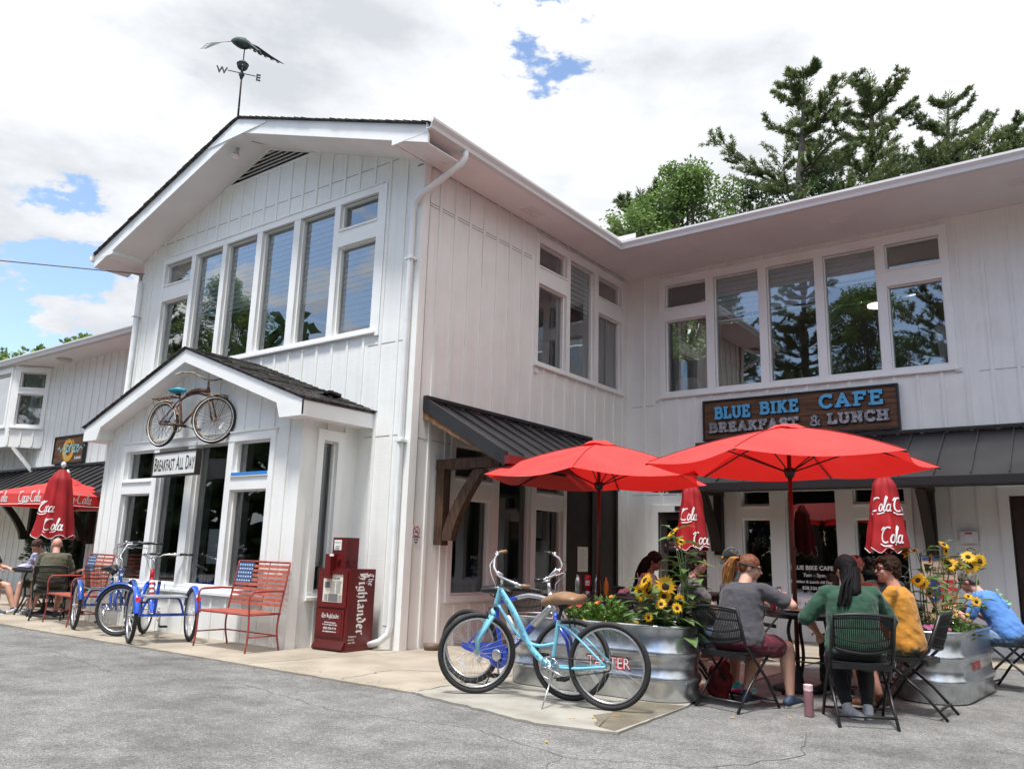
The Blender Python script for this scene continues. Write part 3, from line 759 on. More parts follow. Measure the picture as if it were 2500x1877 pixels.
# individual shingle courses
rr = random.Random(5)
for s_ in (1, -1):
    for k in range(20):
        d0 = k * .137; d1 = d0 + .142
        y = FY - .02
        while y < -.02:
            wy = rr.uniform(.12, .3); t0 = rr.uniform(.004, .012)
            xa, xb = BC + s_ * d0, BC + s_ * min(d1 + rr.uniform(-.01, .01), 2.75)
            y1 = min(y + wy, -.005)
            za, zb = bz(xa), bz(xb)
            mb.hexa([(xa, y, za + .001), (xb, y, zb + .001), (xb, y1, zb + .001), (xa, y1, za + .001), (xa, y, za + .004), (xb, y, zb + .008 + t0), (xb, y1, zb + .008 + t0), (xa, y1, za + .004)])
            y = y1 + .004
mb.build('bay_roof', 'shingles', cafe)
mb = MB()
for xe in (BC + 2.70, BC - 2.70):
    mb.hexa([(BC, FY + .012, bz(BC) - .22), (xe, FY + .012, bz(xe) - .22), (xe, FY + .035, bz(xe) - .22), (BC, FY + .035, bz(BC) - .22), (BC, FY + .012, bz(BC) - .032), (xe, FY + .012, bz(xe) - .032), (xe, FY + .035, bz(xe) - .032), (BC, FY + .035, bz(BC) - .032)])
    s_ = 1 if xe > BC else -1; xi = xe - s_ * .42
    mb.prism([(xi - s_ * .08, FY + .009, bz(xi) - .20), (xi, FY + .009, bz(xe) - .235), (xe, FY + .009, bz(xe) - .235), (xe, FY + .009, bz(xe) - .04)], (0, .025, 0))
    mb.bx(min(xe, xe - s_ * .022), max(xe, xe - s_ * .022), FY + .04, -.002, bz(xe) - .235, bz(xe) - .04)
    mb.bx(min(xi, xi + s_ * .018), max(xi, xi + s_ * .018), FY + .036, BY - .001, bz(xe) - .215, bz(xi) - .19)
mb.build('bay_fascia', 'white_trim', cafe)
mb = MB()
for s_ in (1, -1):
    xe = BC + s_ * 2.68; xi = BC + s_ * 2.30
    mb.hexa([(BC, FY + .036, bz(BC) - .215), (xi, FY + .036, bz(xi) - .215), (xi, BY - .001, bz(xi) - .215), (BC, BY - .001, bz(BC) - .215), (BC, FY + .036, bz(BC) - .20), (xi, FY + .036, bz(xi) - .2), (xi, BY - .001, bz(xi) - .2), (BC, BY - .001, bz(BC) - .2)])
    mb.bx(min(xe, xi), max(xe, xi), FY + .036, -.003, bz(xe) - .232, bz(xe) - .215)
mb.build('bay_soffit', 'white_soffit', cafe)
dbp = MB()
for i in range(7): dbp.box((-1.1 + rr.uniform(-.07, .1), -.45 + rr.uniform(-.1, .1), bz(-1.1) + .03 + rr.uniform(0, .03)), (.12, .08, .03), Matrix.Rotation(rr.uniform(0, 3), 3, 'Z') @ Matrix.Rotation(rr.uniform(-.6, .6), 3, 'X'))
tag(dbp.build('loose_shingle', 'dark_metal_roof'), 'small heap of loose dark flashing scraps on the bay roof', 'roofing scrap')

# ---- interior ----
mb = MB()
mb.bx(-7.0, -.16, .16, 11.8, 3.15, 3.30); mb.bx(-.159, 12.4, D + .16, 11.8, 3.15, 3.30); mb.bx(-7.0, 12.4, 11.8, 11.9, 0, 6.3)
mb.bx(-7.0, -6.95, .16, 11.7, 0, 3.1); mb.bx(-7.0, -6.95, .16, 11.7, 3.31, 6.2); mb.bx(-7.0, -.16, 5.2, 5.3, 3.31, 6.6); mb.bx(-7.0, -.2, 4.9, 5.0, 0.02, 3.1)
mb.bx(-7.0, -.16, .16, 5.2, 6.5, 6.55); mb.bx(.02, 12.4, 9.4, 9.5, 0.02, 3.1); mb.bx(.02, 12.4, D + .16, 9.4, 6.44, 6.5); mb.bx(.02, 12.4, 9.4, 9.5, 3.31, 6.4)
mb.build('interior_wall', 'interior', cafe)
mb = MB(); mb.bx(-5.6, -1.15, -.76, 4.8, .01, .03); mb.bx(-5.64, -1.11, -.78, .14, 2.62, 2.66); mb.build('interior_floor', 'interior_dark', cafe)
mb = MB(); mb.bx(-5.6, -1.15, -.45, -.1, .98, 1.03)
for x in (-5.2, -4.0, -2.9, -1.6): mb.bx(x, x + .06, -.3, -.24, .03, .98)
tag(mb.build('window_counter', 'wood_bar'), 'long wooden counter inside the bay window', 'counter')
mb = MB()
for x in (-4.9, -4.3, -3.7, -3.1, -2.5, -1.9):
    for k in range(5): mb.bx(x + k * .07, x + k * .07 + .02, .35, .37, .5, 1.0)
    mb.bx(x, x + .32, .34, .38, 1.0, 1.05); mb.bx(x, x + .32, .38, .75, .5, .53)
    for a in (x, x + .3): mb.bx(a, a + .02, .36, .38, .03, .5)
    mb.build('cafe_stool', 'black_metal')
    mb = MB()
for o in [o for o in sc.objects if o.name.startswith('cafe_stool')]:
    tag(o, 'slatted black chair inside the bay behind the wooden counter', 'chair', 'chairs inside the bay')
mat('lamp_glow', (.9, .8, .6), emit=((1, .85, .62), 2.2)); mat('shade_cream', (.75, .72, .66), .8, trans=.3)
lp = MB(); lp.lathe([(.17, 0), (.17, .03), (.02, .04)], (4.15, 7.2, 5.62), n=24); tag(lp.build('ceiling_lamp', 'lamp_glow', smooth=True), 'round glowing ceiling lamp seen through the fourth upper window of the recessed wing', 'lamp')
for (x, y, z, r0, r1, h) in ((1.05, 6.15, 4.02, .19, .27, .42), (5.28, 6.1, 4.3, .12, .07, .5)):
    s_ = MB(); s_.lathe([(r1, 0), (r0, h)], (x, y, z), n=24, caps=False); s_.lathe([(.05, -.25), (.05, .05)], (x, y, z), n=10)
    tag(s_.build('table_lamp', 'shade_cream', smooth=True), 'cream lamp shade standing inside the %s upper window of the recessed wing' % ('leftmost' if x < 3 else 'rightmost'), 'lamp')
bt = MB(); mat('ketchup_red', (.45, .01, .01), .3); mat('mustard_orange', (.65, .22, .02), .35)
for i, (x, m_) in enumerate(((-4.12, 'mustard_orange'), (-3.95, 'ink'), (-3.05, 'paper_white'), (-2.9, 'mustard_orange'), (-2.1, 'paper_white'))):
    b_ = MB(); b_.lathe([(.03, 0), (.032, .12), (.012, .16), (.012, .2)], (x, -.3, 1.03), n=10)
    tag(b_.build('sauce_bottle', m_, smooth=True), ['orange sauce bottle', 'black sauce bottle', 'white napkin jar', 'orange mustard bottle', 'small white cup'][i] + ' on the counter behind the bay window', 'bottle')
nt_ = MB(); nt_.bx(-3.12, -2.88, -.70, -.695, .95, 1.42); tag(nt_.build('paper_notice', 'paper_white'), 'blank white notice leaning inside the third bay window', 'notice')

# ---- awnings ----
def bracket(root, pl, u, z1=2.39, z0=1.28, L_=1.08, pw=.13, m='timber'):
    b = MB(); h = pw / 2
    pl.box(b, u - h, u + h, .035, .17, z0, z1 - .13); pl.box(b, u - h - .01, u + h + .01, .03, L_, z1 - .13, z1)
    pts = []
    for i in range(9):
        t = i / 8; pts.append((.17 + .50 * (t ** 1.5), z0 + .06 + (z1 - .15 - z0 - .06) * t))
    for (a, z), (c, d) in zip(pts, pts[1:]):
        w_ = .15
        b.hexa([pl.p(u - h + .01, a - .02, z), pl.p(u + h - .01, a - .02, z), pl.p(u + h - .01, a + w_, z), pl.p(u - h + .01, a + w_, z), pl.p(u - h + .01, c - .02, d), pl.p(u + h - .01, c - .02, d), pl.p(u + h - .01, c + w_, d), pl.p(u - h + .01, c + w_, d)])
    return b.build('bracket', m, root)
def awning(root, pl, u0, u1, zt=3.14, zb=2.36, out=1.36, br=(), zb0=1.28, gut=None, seam=.42, mts=None):
    b = MB(); t_ = .02
    f = lambda o: zt + (zb - zt) * o / out
    def slabp(a0, a1, o0, o1, dz0, dz1):
        b.hexa([pl.p(a0, o0, f(o0) + dz0), pl.p(a1, o0, f(o0) + dz0), pl.p(a1, o1, f(o1) + dz0), pl.p(a0, o1, f(o1) + dz0), pl.p(a0, o0, f(o0) + dz1), pl.p(a1, o0, f(o0) + dz1), pl.p(a1, o1, f(o1) + dz1), pl.p(a0, o1, f(o1) + dz1)])
    slabp(u0, u1, .002, out, -t_, 0)
    u = u0 + seam
    while u < u1 - .1: slabp(u - .008, u + .008, .05, out - .01, .0005, .035); u += seam
    for a in (u0, u1 - .05): slabp(a, a + .05, .05, out + .01, .0005, .04)
    slabp(u0 - .012, u0 - .0005, .0, out + .01, -.14, .042); slabp(u1 + .0005, u1 + .012, .0, out + .01, -.14, .042)
    pl.box(b, u0 - .01, u1 + .01, .0, .07, zt + .005, zt + .05)
    aw = b.build('awning', 'dark_metal_roof', root)
    for a in (u0 + .001, u1 - .046):
        c = MB()
        c.hexa([pl.p(a, .0, f(0) - .25), pl.p(a + .045, .0, f(0) - .25), pl.p(a + .045, out - .03, f(out - .03) - .14), pl.p(a, out - .03, f(out - .03) - .14), pl.p(a, .0, f(0) - .022), pl.p(a + .045, .0, f(0) - .022), pl.p(a + .045, out - .03, f(out - .03) - .022), pl.p(a, out - .03, f(out - .03) - .022)])
        c.build('rafter', 'timber_light', aw)
    c = MB(); pl.box(c, u0 + .046, u1 - .047, out - .09, out - .03, f(out) - .14, f(out) - .022); c.build('beam', 'timber_dark', aw)
    c = MB(); pl.box(c, u0 - .02, u1 + .02, out + .011, out + .09, f(out) - .12, f(out) - .02); c.build('edge_gutter', gut or 'black_paint', aw)
    for u in br: bracket(aw, pl, u, z1=zb + .02, z0=zb0, m=(mts or 'timber'))
    return aw
awning(cafe, PB, .21, D - 1.37, br=(.55,), gut='brown_gutter', seam=.40)
awning(cafe, PC, 1.38, 12.4, zt=3.13, br=(1.78, 4.98, 8.6), out=1.30, mts='timber_dark', seam=.43)

# ---- left shop building ----
YW = 1.4
shop = thing('shop_building', 'lower white board-and-batten shop wing left of the gabled front', 'building')
PW = PL((0, YW), (1, 0), (0, -1))
mb = MB()
opW = [(-13.55, -12.35, .6, 2.2), (-11.75, -10.75, 0.02, 2.1), (-10.3, -9.6, .6, 2.2), (-8.9, -7.9, .6, 2.2)]
wall(mb, PW, -22, -7.17, 0, 5.45, opW, phase=-7.3, pitch=.327)
mb.build('front_wall', 'white_siding', shop)
for o in opW: windows(shop, PW, [(o[0] + .08, o[1] - .08, [])], max(o[2], .3) + .04, o[3] - .06, glass='glass_dark', cas=.09)
mb = MB(); mb.bx(-22, -7.2, YW - .65, YW, 5.43, 5.45); mb.build('soffit', 'white_soffit', shop)
mb = MB(); mb.hexa([(-22, YW - .70, 5.56), (-7.2, YW - .70, 5.56), (-7.2, 9, 7.8), (-22, 9, 7.8), (-22, YW - .70, 5.58), (-7.2, YW - .70, 5.58), (-7.2, 9, 7.83), (-22, 9, 7.83)]); mb.build('roof', 'shingles', shop)
gutter((-22, YW - .655, 5.45), (-7.18, YW - .655, 5.45), (0, -1, 0), h=.12).build('gutter', 'gutter_metal', shop)
v_ = MB(); v_.lathe([(.18, 0), (.18, .05), (.12, .07)], (-12.5, YW - .3, 5.43), (0, 0, -1), 6); v_.build('exhaust_vent', 'shade_cream', shop)
mb = MB(); mb.bx(-22, -7.3, 5.0, 5.1, 0, 5.4); mb.bx(-22, -7.3, YW + .2, 5, 2.9, 3.0); mb.build('interior_wall', 'interior', shop)
awning(shop, PW, -20, -7.25, zt=2.88, zb=2.12, out=1.25, br=(-16.6, -13.4, -10.6), zb0=1.16, mts='timber_dark', seam=.40)
# projecting upper bay with a slanted side
YB = .80
PBf = PL((0, YB), (1, 0), (0, -1)); sq = math.sqrt(.5)
cx_ = -14.30; L_b = math.hypot(.60, .60)
PBs = PL((cx_, YB), (sq, sq), (sq, -sq))
mb = MB()
wall(mb, PBf, -18.6, cx_, 3.42, 5.43, [(-16.9, cx_ - .16, 3.9, 5.3)], th=.1, bat=False)
wall(mb, PBs, 0, L_b, 3.42, 5.43, [(.10, L_b - .1, 3.9, 5.32)], th=.1, bat=False)
for u in (.02, .3, .58, .80): PBs.box(mb, u, u + .045, 0, .02, 3.44, 3.80)
mb.prism([(-18.6, YB, 3.40), (cx_, YB, 3.40), (cx_ + .6, YW, 3.40), (-18.6, YW, 3.40)], (0, 0, .018))
mb.build('upper_bay', 'white_siding', shop)
windows(shop, PBs, [(.13, L_b - .13, [(4.72, 4.86)])], 3.94, 5.26, cas=.09, glass='glass_up', blinds=[(.14, .36, 4.7, 3.95, 'curtain')])
windows(shop, PBf, [(-16.85, cx_ - .2)], 3.94, 5.26, cas=.09, glass='glass_up')
mb = MB(); mb.beam((cx_ + .1, YB + .15, 3.40), (cx_ + .3, YW - .02, 2.85), .09, .09); mb.build('knee_brace', 'white_trim', shop)
# ---------------- ground ----------------
def ground_mats():
    m = mat('asphalt', (.20, .20, .20), .93)
    t = m.node_tree; b = t.nodes['Principled BSDF']; lk = t.links.new
    co = t.nodes.new('ShaderNodeTexCoord')
    def nz(s, d=4, r=.6, st=(1, 1, 1)):
        mp = t.nodes.new('ShaderNodeMapping'); mp.inputs['Scale'].default_value = st; lk(co.outputs['Object'], mp.inputs[0])
        n = t.nodes.new('ShaderNodeTexNoise'); n.inputs['Scale'].default_value = s; n.inputs['Detail'].default_value = d; n.inputs['Roughness'].default_value = r
        lk(mp.outputs[0], n.inputs['Vector']); return n.outputs['Fac']
    def ramp(x, st):
        r = t.nodes.new('ShaderNodeValToRGB'); e = r.color_ramp.elements
        e[0].position, e[0].color = st[0][0], (*[st[0][1]] * 3, 1); e[1].position, e[1].color = st[-1][0], (*[st[-1][1]] * 3, 1)
        for p, c in st[1:-1]: q = e.new(p); q.color = (*[c] * 3, 1)
        lk(x, r.inputs[0]); return r.outputs[0]
    def mul(a, b_, f=1.0):
        n = t.nodes.new('ShaderNodeMix'); n.data_type = 'RGBA'; n.blend_type = 'MULTIPLY'; n.inputs['Factor'].default_value = f
        lk(a, n.inputs[6]); lk(b_, n.inputs[7]); return n.outputs[2]
    vor = t.nodes.new('ShaderNodeTexVoronoi'); vor.inputs['Scale'].default_value = 130
    lk(co.outputs['Object'], vor.inputs['Vector'])
    sp = t.nodes.new('ShaderNodeSeparateColor'); lk(vor.outputs['Color'], sp.inputs[0])
    stones = ramp(sp.outputs[0], [(0, .045), (.25, .10), (.5, .17), (.8, .27), (1, .44)])
    big = ramp(nz(.55, 6, .62, (1, 1.6, 1)), [(.34, .66), (.43, .86), (.5, 1.0), (.6, 1.06)])
    mid = ramp(nz(3.0, 5, .65), [(.30, .66), (.62, 1.12)])
    fine = ramp(nz(30, 4, .7), [(.3, .75), (.7, 1.15)])
    mx1 = t.nodes.new('ShaderNodeMix'); mx1.data_type = 'RGBA'; mx1.inputs['Factor'].default_value = .5
    lk(stones, mx1.inputs[6]); mx1.inputs[7].default_value = (.200, .195, .183, 1)
    lk(mul(mul(mul(mx1.outputs[2], big), mid), fine), b.inputs['Base Color'])
    bp = t.nodes.new('ShaderNodeBump'); bp.inputs['Strength'].default_value = .8; bp.inputs['Distance'].default_value = .006
    lk(vor.outputs['Distance'], bp.inputs['Height']); bp.invert = True; lk(bp.outputs[0], b.inputs['Normal'])
ground_mats()
mat('concrete_walk', (.37, .325, .26), .9, col2=(.26, .225, .175), vscale=1.7, lo=.34, hi=.62, bump=.7, bscale=120, bdist=.004)
mat('concrete_slab', (.34, .325, .285), .9, col2=(.24, .225, .19), vscale=2.6, lo=.32, hi=.55, bump=.6, bscale=120, bdist=.004)
mat('wet_concrete', (.19, .165, .12), .45, var=.25, vscale=5, bump=.4, bscale=120, bdist=.003)
mat('road_paint', (.55, .54, .5), .8, var=.3, vscale=12)
mat('crack', (.03, .028, .025), .95)
g = MB(); g.quad((-250, -250, 0), (250, -250, 0), (250, 250, 0), (-250, 250, 0)); tag(g.build('ground', 'asphalt'), kind='structure')
rr = random.Random(11)
def ragged(pts, amp, step=.12):
    o = []
    for (a, b), (c, d) in zip(pts, pts[1:]):
        n = max(1, int(math.hypot(c - a, d - b) / step))
        for i in range(n):
            t = i / n; o.append((a + (c - a) * t + rr.uniform(-amp, amp), b + (d - b) * t + rr.uniform(-amp, amp)))
    o.append(pts[-1]); return o
edge = ragged([(-24, -2.14), (-4.0, -2.09), (-1.4, -2.04), (.76, -2.04), (2.15, -2.02)], .012)
poly = edge + [(2.15, -.6), (4.02, -.4), (4.0, 4.35), (12.6, 4.35), (12.6, 5.72), (.02, 5.72), (.02, .02), (-7.2, .02), (-7.2, 1.38), (-24, 1.38)]
g = MB(); g.prism([(a, b, .002) for a, b in poly], (0, 0, .013)); tag(g.build('sidewalk', 'concrete_walk'), kind='structure')
edge = ragged([(2.156, -2.03), (3.64, -2.34)], .018, .10) + ragged([(3.70, -2.33), (4.22, -2.20)], .01) + ragged([(4.23, -2.2), (4.14, -.84), (4.03, -.41)], .008)
g = MB(); g.prism([(a, b, .002) for a, b in edge + [(2.156, -.61)]], (0, 0, .015)); tag(g.build('concrete_slab', 'concrete_slab'), kind='structure')
wp = [(4.20, -2.18)] + [(4.05 - .02 * i + .03 * math.sin(i * 1.7), -2.16 + .03 * i + .02 * math.cos(i * 2.3)) for i in range(4)] + [(3.93, -1.95), (3.80, -1.8), (3.86, -1.6), (3.7, -1.45), (3.6, -1.25), (3.65, -1.05), (4.14, -.9)]
g = MB(); g.prism([(a, b, .0172) for a, b in wp], (0, 0, .002)); tag(g.build('wet_patch', 'wet_concrete'), kind='structure')
def crack(pts, wd=.008, z=.0165):
    g = MB(); q = ragged(pts, .03, .08)
    for (a, b), (c, d) in zip(q, q[1:]):
        l = math.hypot(c - a, d - b) or 1; nx, ny = -(d - b) / l * wd / 2, (c - a) / l * wd / 2
        g.quad((a - nx, b - ny, z), (c - nx, d - ny, z), (c + nx, d + ny, z), (a + nx, b + ny, z))
    return g
g = crack([(-.2, -2.02), (-.1, -1.2), (.1, -.4), (.06, -.05)]); g.join(crack([(-3.0, -2.05), (-2.98, -.95)], .006)); g.join(crack([(-6, -2.1), (-5.9, -1.0)], .006)); g.join(crack([(1.2, -2.0), (1.1, -1.2), (1.9, -.7)]))
g.join(crack([(2.15, -2.0), (2.16, -.62)], .012, .0175)); g.join(crack([(2.8, -1.6), (3.1, -1.35), (3.05, -1.1)], .006, .0178))
tag(g.build('pavement_crack', 'crack'), kind='structure')
g = crack([(2.2, -3.0), (3.4, -2.75), (4.3, -3.0), (5.1, -2.6), (6.6, -2.9)], .005, .003); g.join(crack([(4.3, -3.0), (4.5, -3.7), (4.2, -4.6)], .004, .003)); g.join(crack([(-2.5, -2.9), (-.6, -3.2), (.8, -2.75), (2.2, -3.0)], .005, .003)); g.join(crack([(5.1, -2.6), (5.4, -1.9), (5.2, -1.2)], .007, .003)); g.join(crack([(-5, -3.6), (-3.2, -4.0), (-2.5, -2.9)], .006, .003))
mat('soft_crack', (.09, .085, .08), .95)
tag(g.build('asphalt_crack', 'soft_crack'), kind='structure')
rr2 = random.Random(19); gr = MB()
for i in range(900):
    x_ = rr2.uniform(-6, 8); y_ = -2.10 + abs(rr2.gauss(0, .12)) * rr2.choice([-1, -1, 1]) - (.2 if 2.2 < x_ < 4.3 else 0) ; s_ = rr2.uniform(.003, .009)
    if x_ > 4.3: y_ = rr2.uniform(-2.6, 4)
    gr.box((x_, y_, .016 if (y_ > -2.03 and x_ < 4) else .003), (s_, s_ * 1.3, s_ * .7), Matrix.Rotation(rr2.uniform(0, 3), 3, 'Z'))
tag(gr.build('grit', 'concrete_slab'), 'loose grit scattered along the edge of the concrete walk', 'grit', kind='stuff')
g = MB(); g.quad((5.86, 2.50, .004), (5.94, 2.46, .004), (9.0, 3.2, .004), (8.95, 3.28, .004)); tag(g.build('parking_line', 'road_paint'), kind='structure')

# ---------------- trees ----------------
mat('bark', (.10, .085, .07), .95, var=.5, vscale=8)
mat('pine_needles', (.19, .24, .085), .7, col2=(.085, .125, .045), vscale=1.1, trans=.25, lo=.35, hi=.65)
mat('leaf_green', (.22, .33, .09), .6, col2=(.09, .155, .04), vscale=1.2, trans=.35, lo=.35, hi=.65)
mat('leaf_dark', (.07, .12, .038), .6, col2=(.035, .065, .02), vscale=1.2, trans=.3)
def blade(mb, p, d, l, w_, r_):
    d = d.normalized(); u, v = frame_of(d); a = r_.uniform(0, 2 * PI); u = u * math.cos(a) + v * math.sin(a)
    mb.quad(p, p + d * l * .5 + u * w_, p + d * l, p + d * l * .5 - u * w_)
def pine(seed, H, spread, z0=.25, lean=(0, 0), wind=(.25, 0), dens=1.0, sparse=0.0, tuft=.25):
    r_ = random.Random(seed); tr = MB(); cr = MB()
    ln = V((lean[0], lean[1], 0))
    axis = lambda z: V((0, 0, z)) + ln * (z / H) ** 2 + V((math.sin(z * .5 + seed) * .12, math.cos(z * .6) * .1, 0))
    n = 14; tr.tube([axis(H * i / n) for i in range(n + 1)], [.30 * (1 - i / n) ** .8 * (H / 14) + .02 for i in range(n + 1)], 8)
    z = H * z0
    while z < H * .985:
        t = (z / H - z0) / (1 - z0)
        L_ = spread * ((1 - t) ** .78) * r_.uniform(.55, 1.12) + .35
        nb = r_.choice([2, 3, 3, 4]) if r_.random() > sparse else 1
        for b in range(nb):
            a = r_.uniform(0, 2 * PI); rise = r_.uniform(.0, .32) + t * .38
            dr = V((math.cos(a), math.sin(a), 0)); dr2 = (dr + V((wind[0], wind[1], 0))).normalized()
            Lb = L_ * (1 + .5 * dr.dot(V((wind[0], wind[1], 0))))
            p0 = axis(z); pts = []; m_ = 7
            for i in range(m_ + 1):
                s = i / m_; pts.append(p0 + dr2 * (Lb * s) + V((0, 0, Lb * (rise * s - .22 * s * (1 - s) * 2 + .15 * s * s))) + V((r_.uniform(-1, 1), r_.uniform(-1, 1), r_.uniform(-1, 1))) * .05 * Lb * s)
            tr.tube(pts, [max(.012, .055 * (H / 14) * (1 - i / m_)) for i in range(m_ + 1)], 5)
            # side twigs
            for i in range(1, m_ + 1):
                for k in range(r_.choice([3, 4, 5])):
                    s0 = pts[i]; sd = (dr2 * .7 + V((-dr2.y, dr2.x, 0)) * r_.choice([-1, 1]) * r_.uniform(.3, 1.1) + V((0, 0, r_.uniform(.1, .75)))).normalized()
                    tl = Lb * r_.uniform(.10, .26) + .12
                    e_ = s0 + sd * tl
                    tr.tube([s0, e_], [.014, .006], 3)
                    nt_ = int((6 + tl * 13) * dens)
                    for q in range(nt_):
                        c = s0.lerp(e_, r_.uniform(.25, 1.05))
                        for j in range(4):
                            dd = (sd * .6 + V((r_.uniform(-1, 1), r_.uniform(-1, 1), r_.uniform(-.5, 1.1)))).normalized()
                            blade(cr, c, dd, tuft * r_.uniform(.4, .9), .014, r_)
        z += r_.uniform(.22, .55) * (H / 14)
    for i in range(700):
        z = H * r_.uniform(.86, 1.0); a = r_.uniform(0, 2 * PI); q = (1.03 - z / H) * spread * .9 * r_.random()
        blade(cr, axis(z) + V((math.cos(a) * q, math.sin(a) * q, 0)), V((math.cos(a), math.sin(a), r_.uniform(.2, 1.4))), tuft * r_.uniform(.6, 1.1), .017, r_)
    return tr, cr
def leafy(seed, H, rad, n, z0=.3, leaf=.16, blobs=26, trunk=.2):
    r_ = random.Random(seed); tr = MB(); cr = MB()
    tr.tube([(0, 0, 0), (.1, .05, H * .4), (0, .1, H * .8)], [trunk, trunk * .6, trunk * .15], 8)
    C = []
    for i in range(blobs):
        a = r_.uniform(0, 2 * PI); z = r_.uniform(z0, .97); rr_ = rad * math.sin(PI * min(1, (z - z0) / (1 - z0) * .78 + .16)) * r_.uniform(.25, 1)
        c = V((rr_ * math.cos(a), rr_ * math.sin(a), H * z)); C.append((c, rad * r_.uniform(.16, .34)))
        tr.tube([(0, 0, H * z * .55), (c.x * .5, c.y * .5, H * z * .75), c], [.07, .04, .015], 4)
    for i in range(n):
        c, q = r_.choice(C)
        d = V((r_.gauss(0, 1), r_.gauss(0, 1), r_.gauss(0, .8))).normalized() * q * (r_.random() ** .45)
        dd = V((r_.uniform(-1, 1), r_.uniform(-1, 1), r_.uniform(-.8, .6)))
        blade(cr, c + d, dd, leaf * r_.uniform(.6, 1.3), leaf * .28, r_)
    return tr, cr
def plant_tree(pos, tc_, label, name='pine_tree', cat='tree', group=None, m='pine_needles', sc_=1.0, rz=0):
    t = thing(name, label, cat, pos, rz, group)
    tc_[0].build('trunk', 'bark', t); tc_[1].build('crown', m, t); t.scale = (sc_,) * 3
    return t
def dir_pos(px, py, dep):
    v = rt2 * ((px - 1250) / 1961.9) + up2 * ((938.5 - py) / 1961.9) + fw
    return cam.matrix_world.translation + v * dep
GT = 'evergreens behind the roof of the right wing'
def tree_at(px, py, dep): q = dir_pos(px, py, dep); return (q.x, q.y, 0), q.z
p_, h_ = tree_at(1925, 180, 34); T2 = plant_tree(p_, pine(4, h_, 5.4, z0=.34, lean=(.5, 0), wind=(-.05, 0), sparse=.15, dens=1.5), 'tall sparse pine with bare horizontal limbs, first tall tree left of the other pines', group=GT)
p_, h_ = tree_at(2115, 180, 37); T3 = plant_tree(p_, pine(9, h_, 5.4, z0=.30, wind=(.25, 0), dens=1.5, tuft=.26), 'dense dark pine with upswept branches, tallest crown beside the sparse pine', group=GT)
p_, h_ = tree_at(2285, 235, 36); plant_tree(p_, pine(15, h_, 5.4, z0=.34, wind=(.35, 0), lean=(.4, 0), sparse=.25, dens=1.3), 'open-crowned pine with arching limbs, second from the right edge', group=GT)
p_, h_ = tree_at(2450, 310, 35); plant_tree(p_, pine(21, h_, 5.6, z0=.32, wind=(.5, 0), sparse=.2, dens=1.3), 'windswept pine at the right edge above the gutter', group=GT)
p_, h_ = tree_at(1655, 400, 31); TL1 = plant_tree(p_, leafy(5, h_, 3.0, 26000, z0=.45, blobs=70), 'round bright green leafy tree at the left end of the row behind the roof', 'leafy_tree', m='leaf_green')
p_, h_ = tree_at(1560, 470, 33); plant_tree(p_, pine(31, h_, 2.6, z0=.45, dens=1.1), 'short dark pine at the left side of the bright leafy tree')
p_, h_ = tree_at(1800, 430, 33); plant_tree(p_, leafy(8, h_, 3.0, 12000, z0=.5, blobs=40), 'low dark green bushy tree between the leafy tree and the sparse pine', 'leafy_tree', m='leaf_dark')
p_, h_ = tree_at(2000, 400, 32); plant_tree(p_, leafy(12, h_, 2.6, 9000, z0=.5, blobs=30), 'low dark leafy clump behind the gutter under the tall pines', 'leafy_tree', m='leaf_dark')
for i, (px, py, dep, s_) in enumerate(((200, 800, 26, 1.3), (115, 842, 27, 1.0), (20, 850, 26, 2.0))):
    p_, h_ = tree_at(px, py, dep)
    plant_tree(p_, leafy(40 + i, h_, s_, 3500, z0=.55, blobs=18, leaf=.2), ['leafy treetop peeking over the shop roof nearest the gabled front', 'small treetop just above the shop gutter between two others', 'leafy treetop over the shop roof at the left edge'][i], 'leafy_tree', m='leaf_green')
# trees across the lot, seen only as reflections
for i, (x, y, s_, rz, src) in enumerate(((-43, -20, .85, 1, T3), (-37, -21, 1.12, 2, TL1), (-31, -24, .85, 4, TL1), (-12, -30, .98, 3, T3), (-7.5, -31, .96, 5, T3), (-3.6, -30, 1.08, .4, TL1), (1.0, -31, .98, .5, T3), (9, -32, .8, 2.2, T2), (-21, -29, .7, 1.4, TL1), (18, -28, .8, 2.9, TL1))):
    t = dup(src, (x, y, 0), rz, 'tree across the parking lot, mirrored in the window glass'); t.scale = (s_,) * 3; t['group'] = 'trees across the parking lot'
r_ = random.Random(77); wd_ = MB()
for i in range(34000):
    a = r_.uniform(-3.0, .6) ; R0 = r_.uniform(30, 40); h = 9.5 + 2.5 * math.sin(a * 9) + 1.5 * math.sin(a * 23)
    z = r_.uniform(0, 1) * h
    blade(wd_, V((math.cos(a) * R0, math.sin(a) * R0 - 4, z)), V((r_.uniform(-1, 1), r_.uniform(-1, 1), r_.uniform(-.6, .8))), r_.uniform(.7, 1.3), .34, r_)
tag(wd_.build('woodland', 'leaf_dark'), 'far woodland edge across the parking lot mirrored in the windows', 'woodland', kind='stuff')
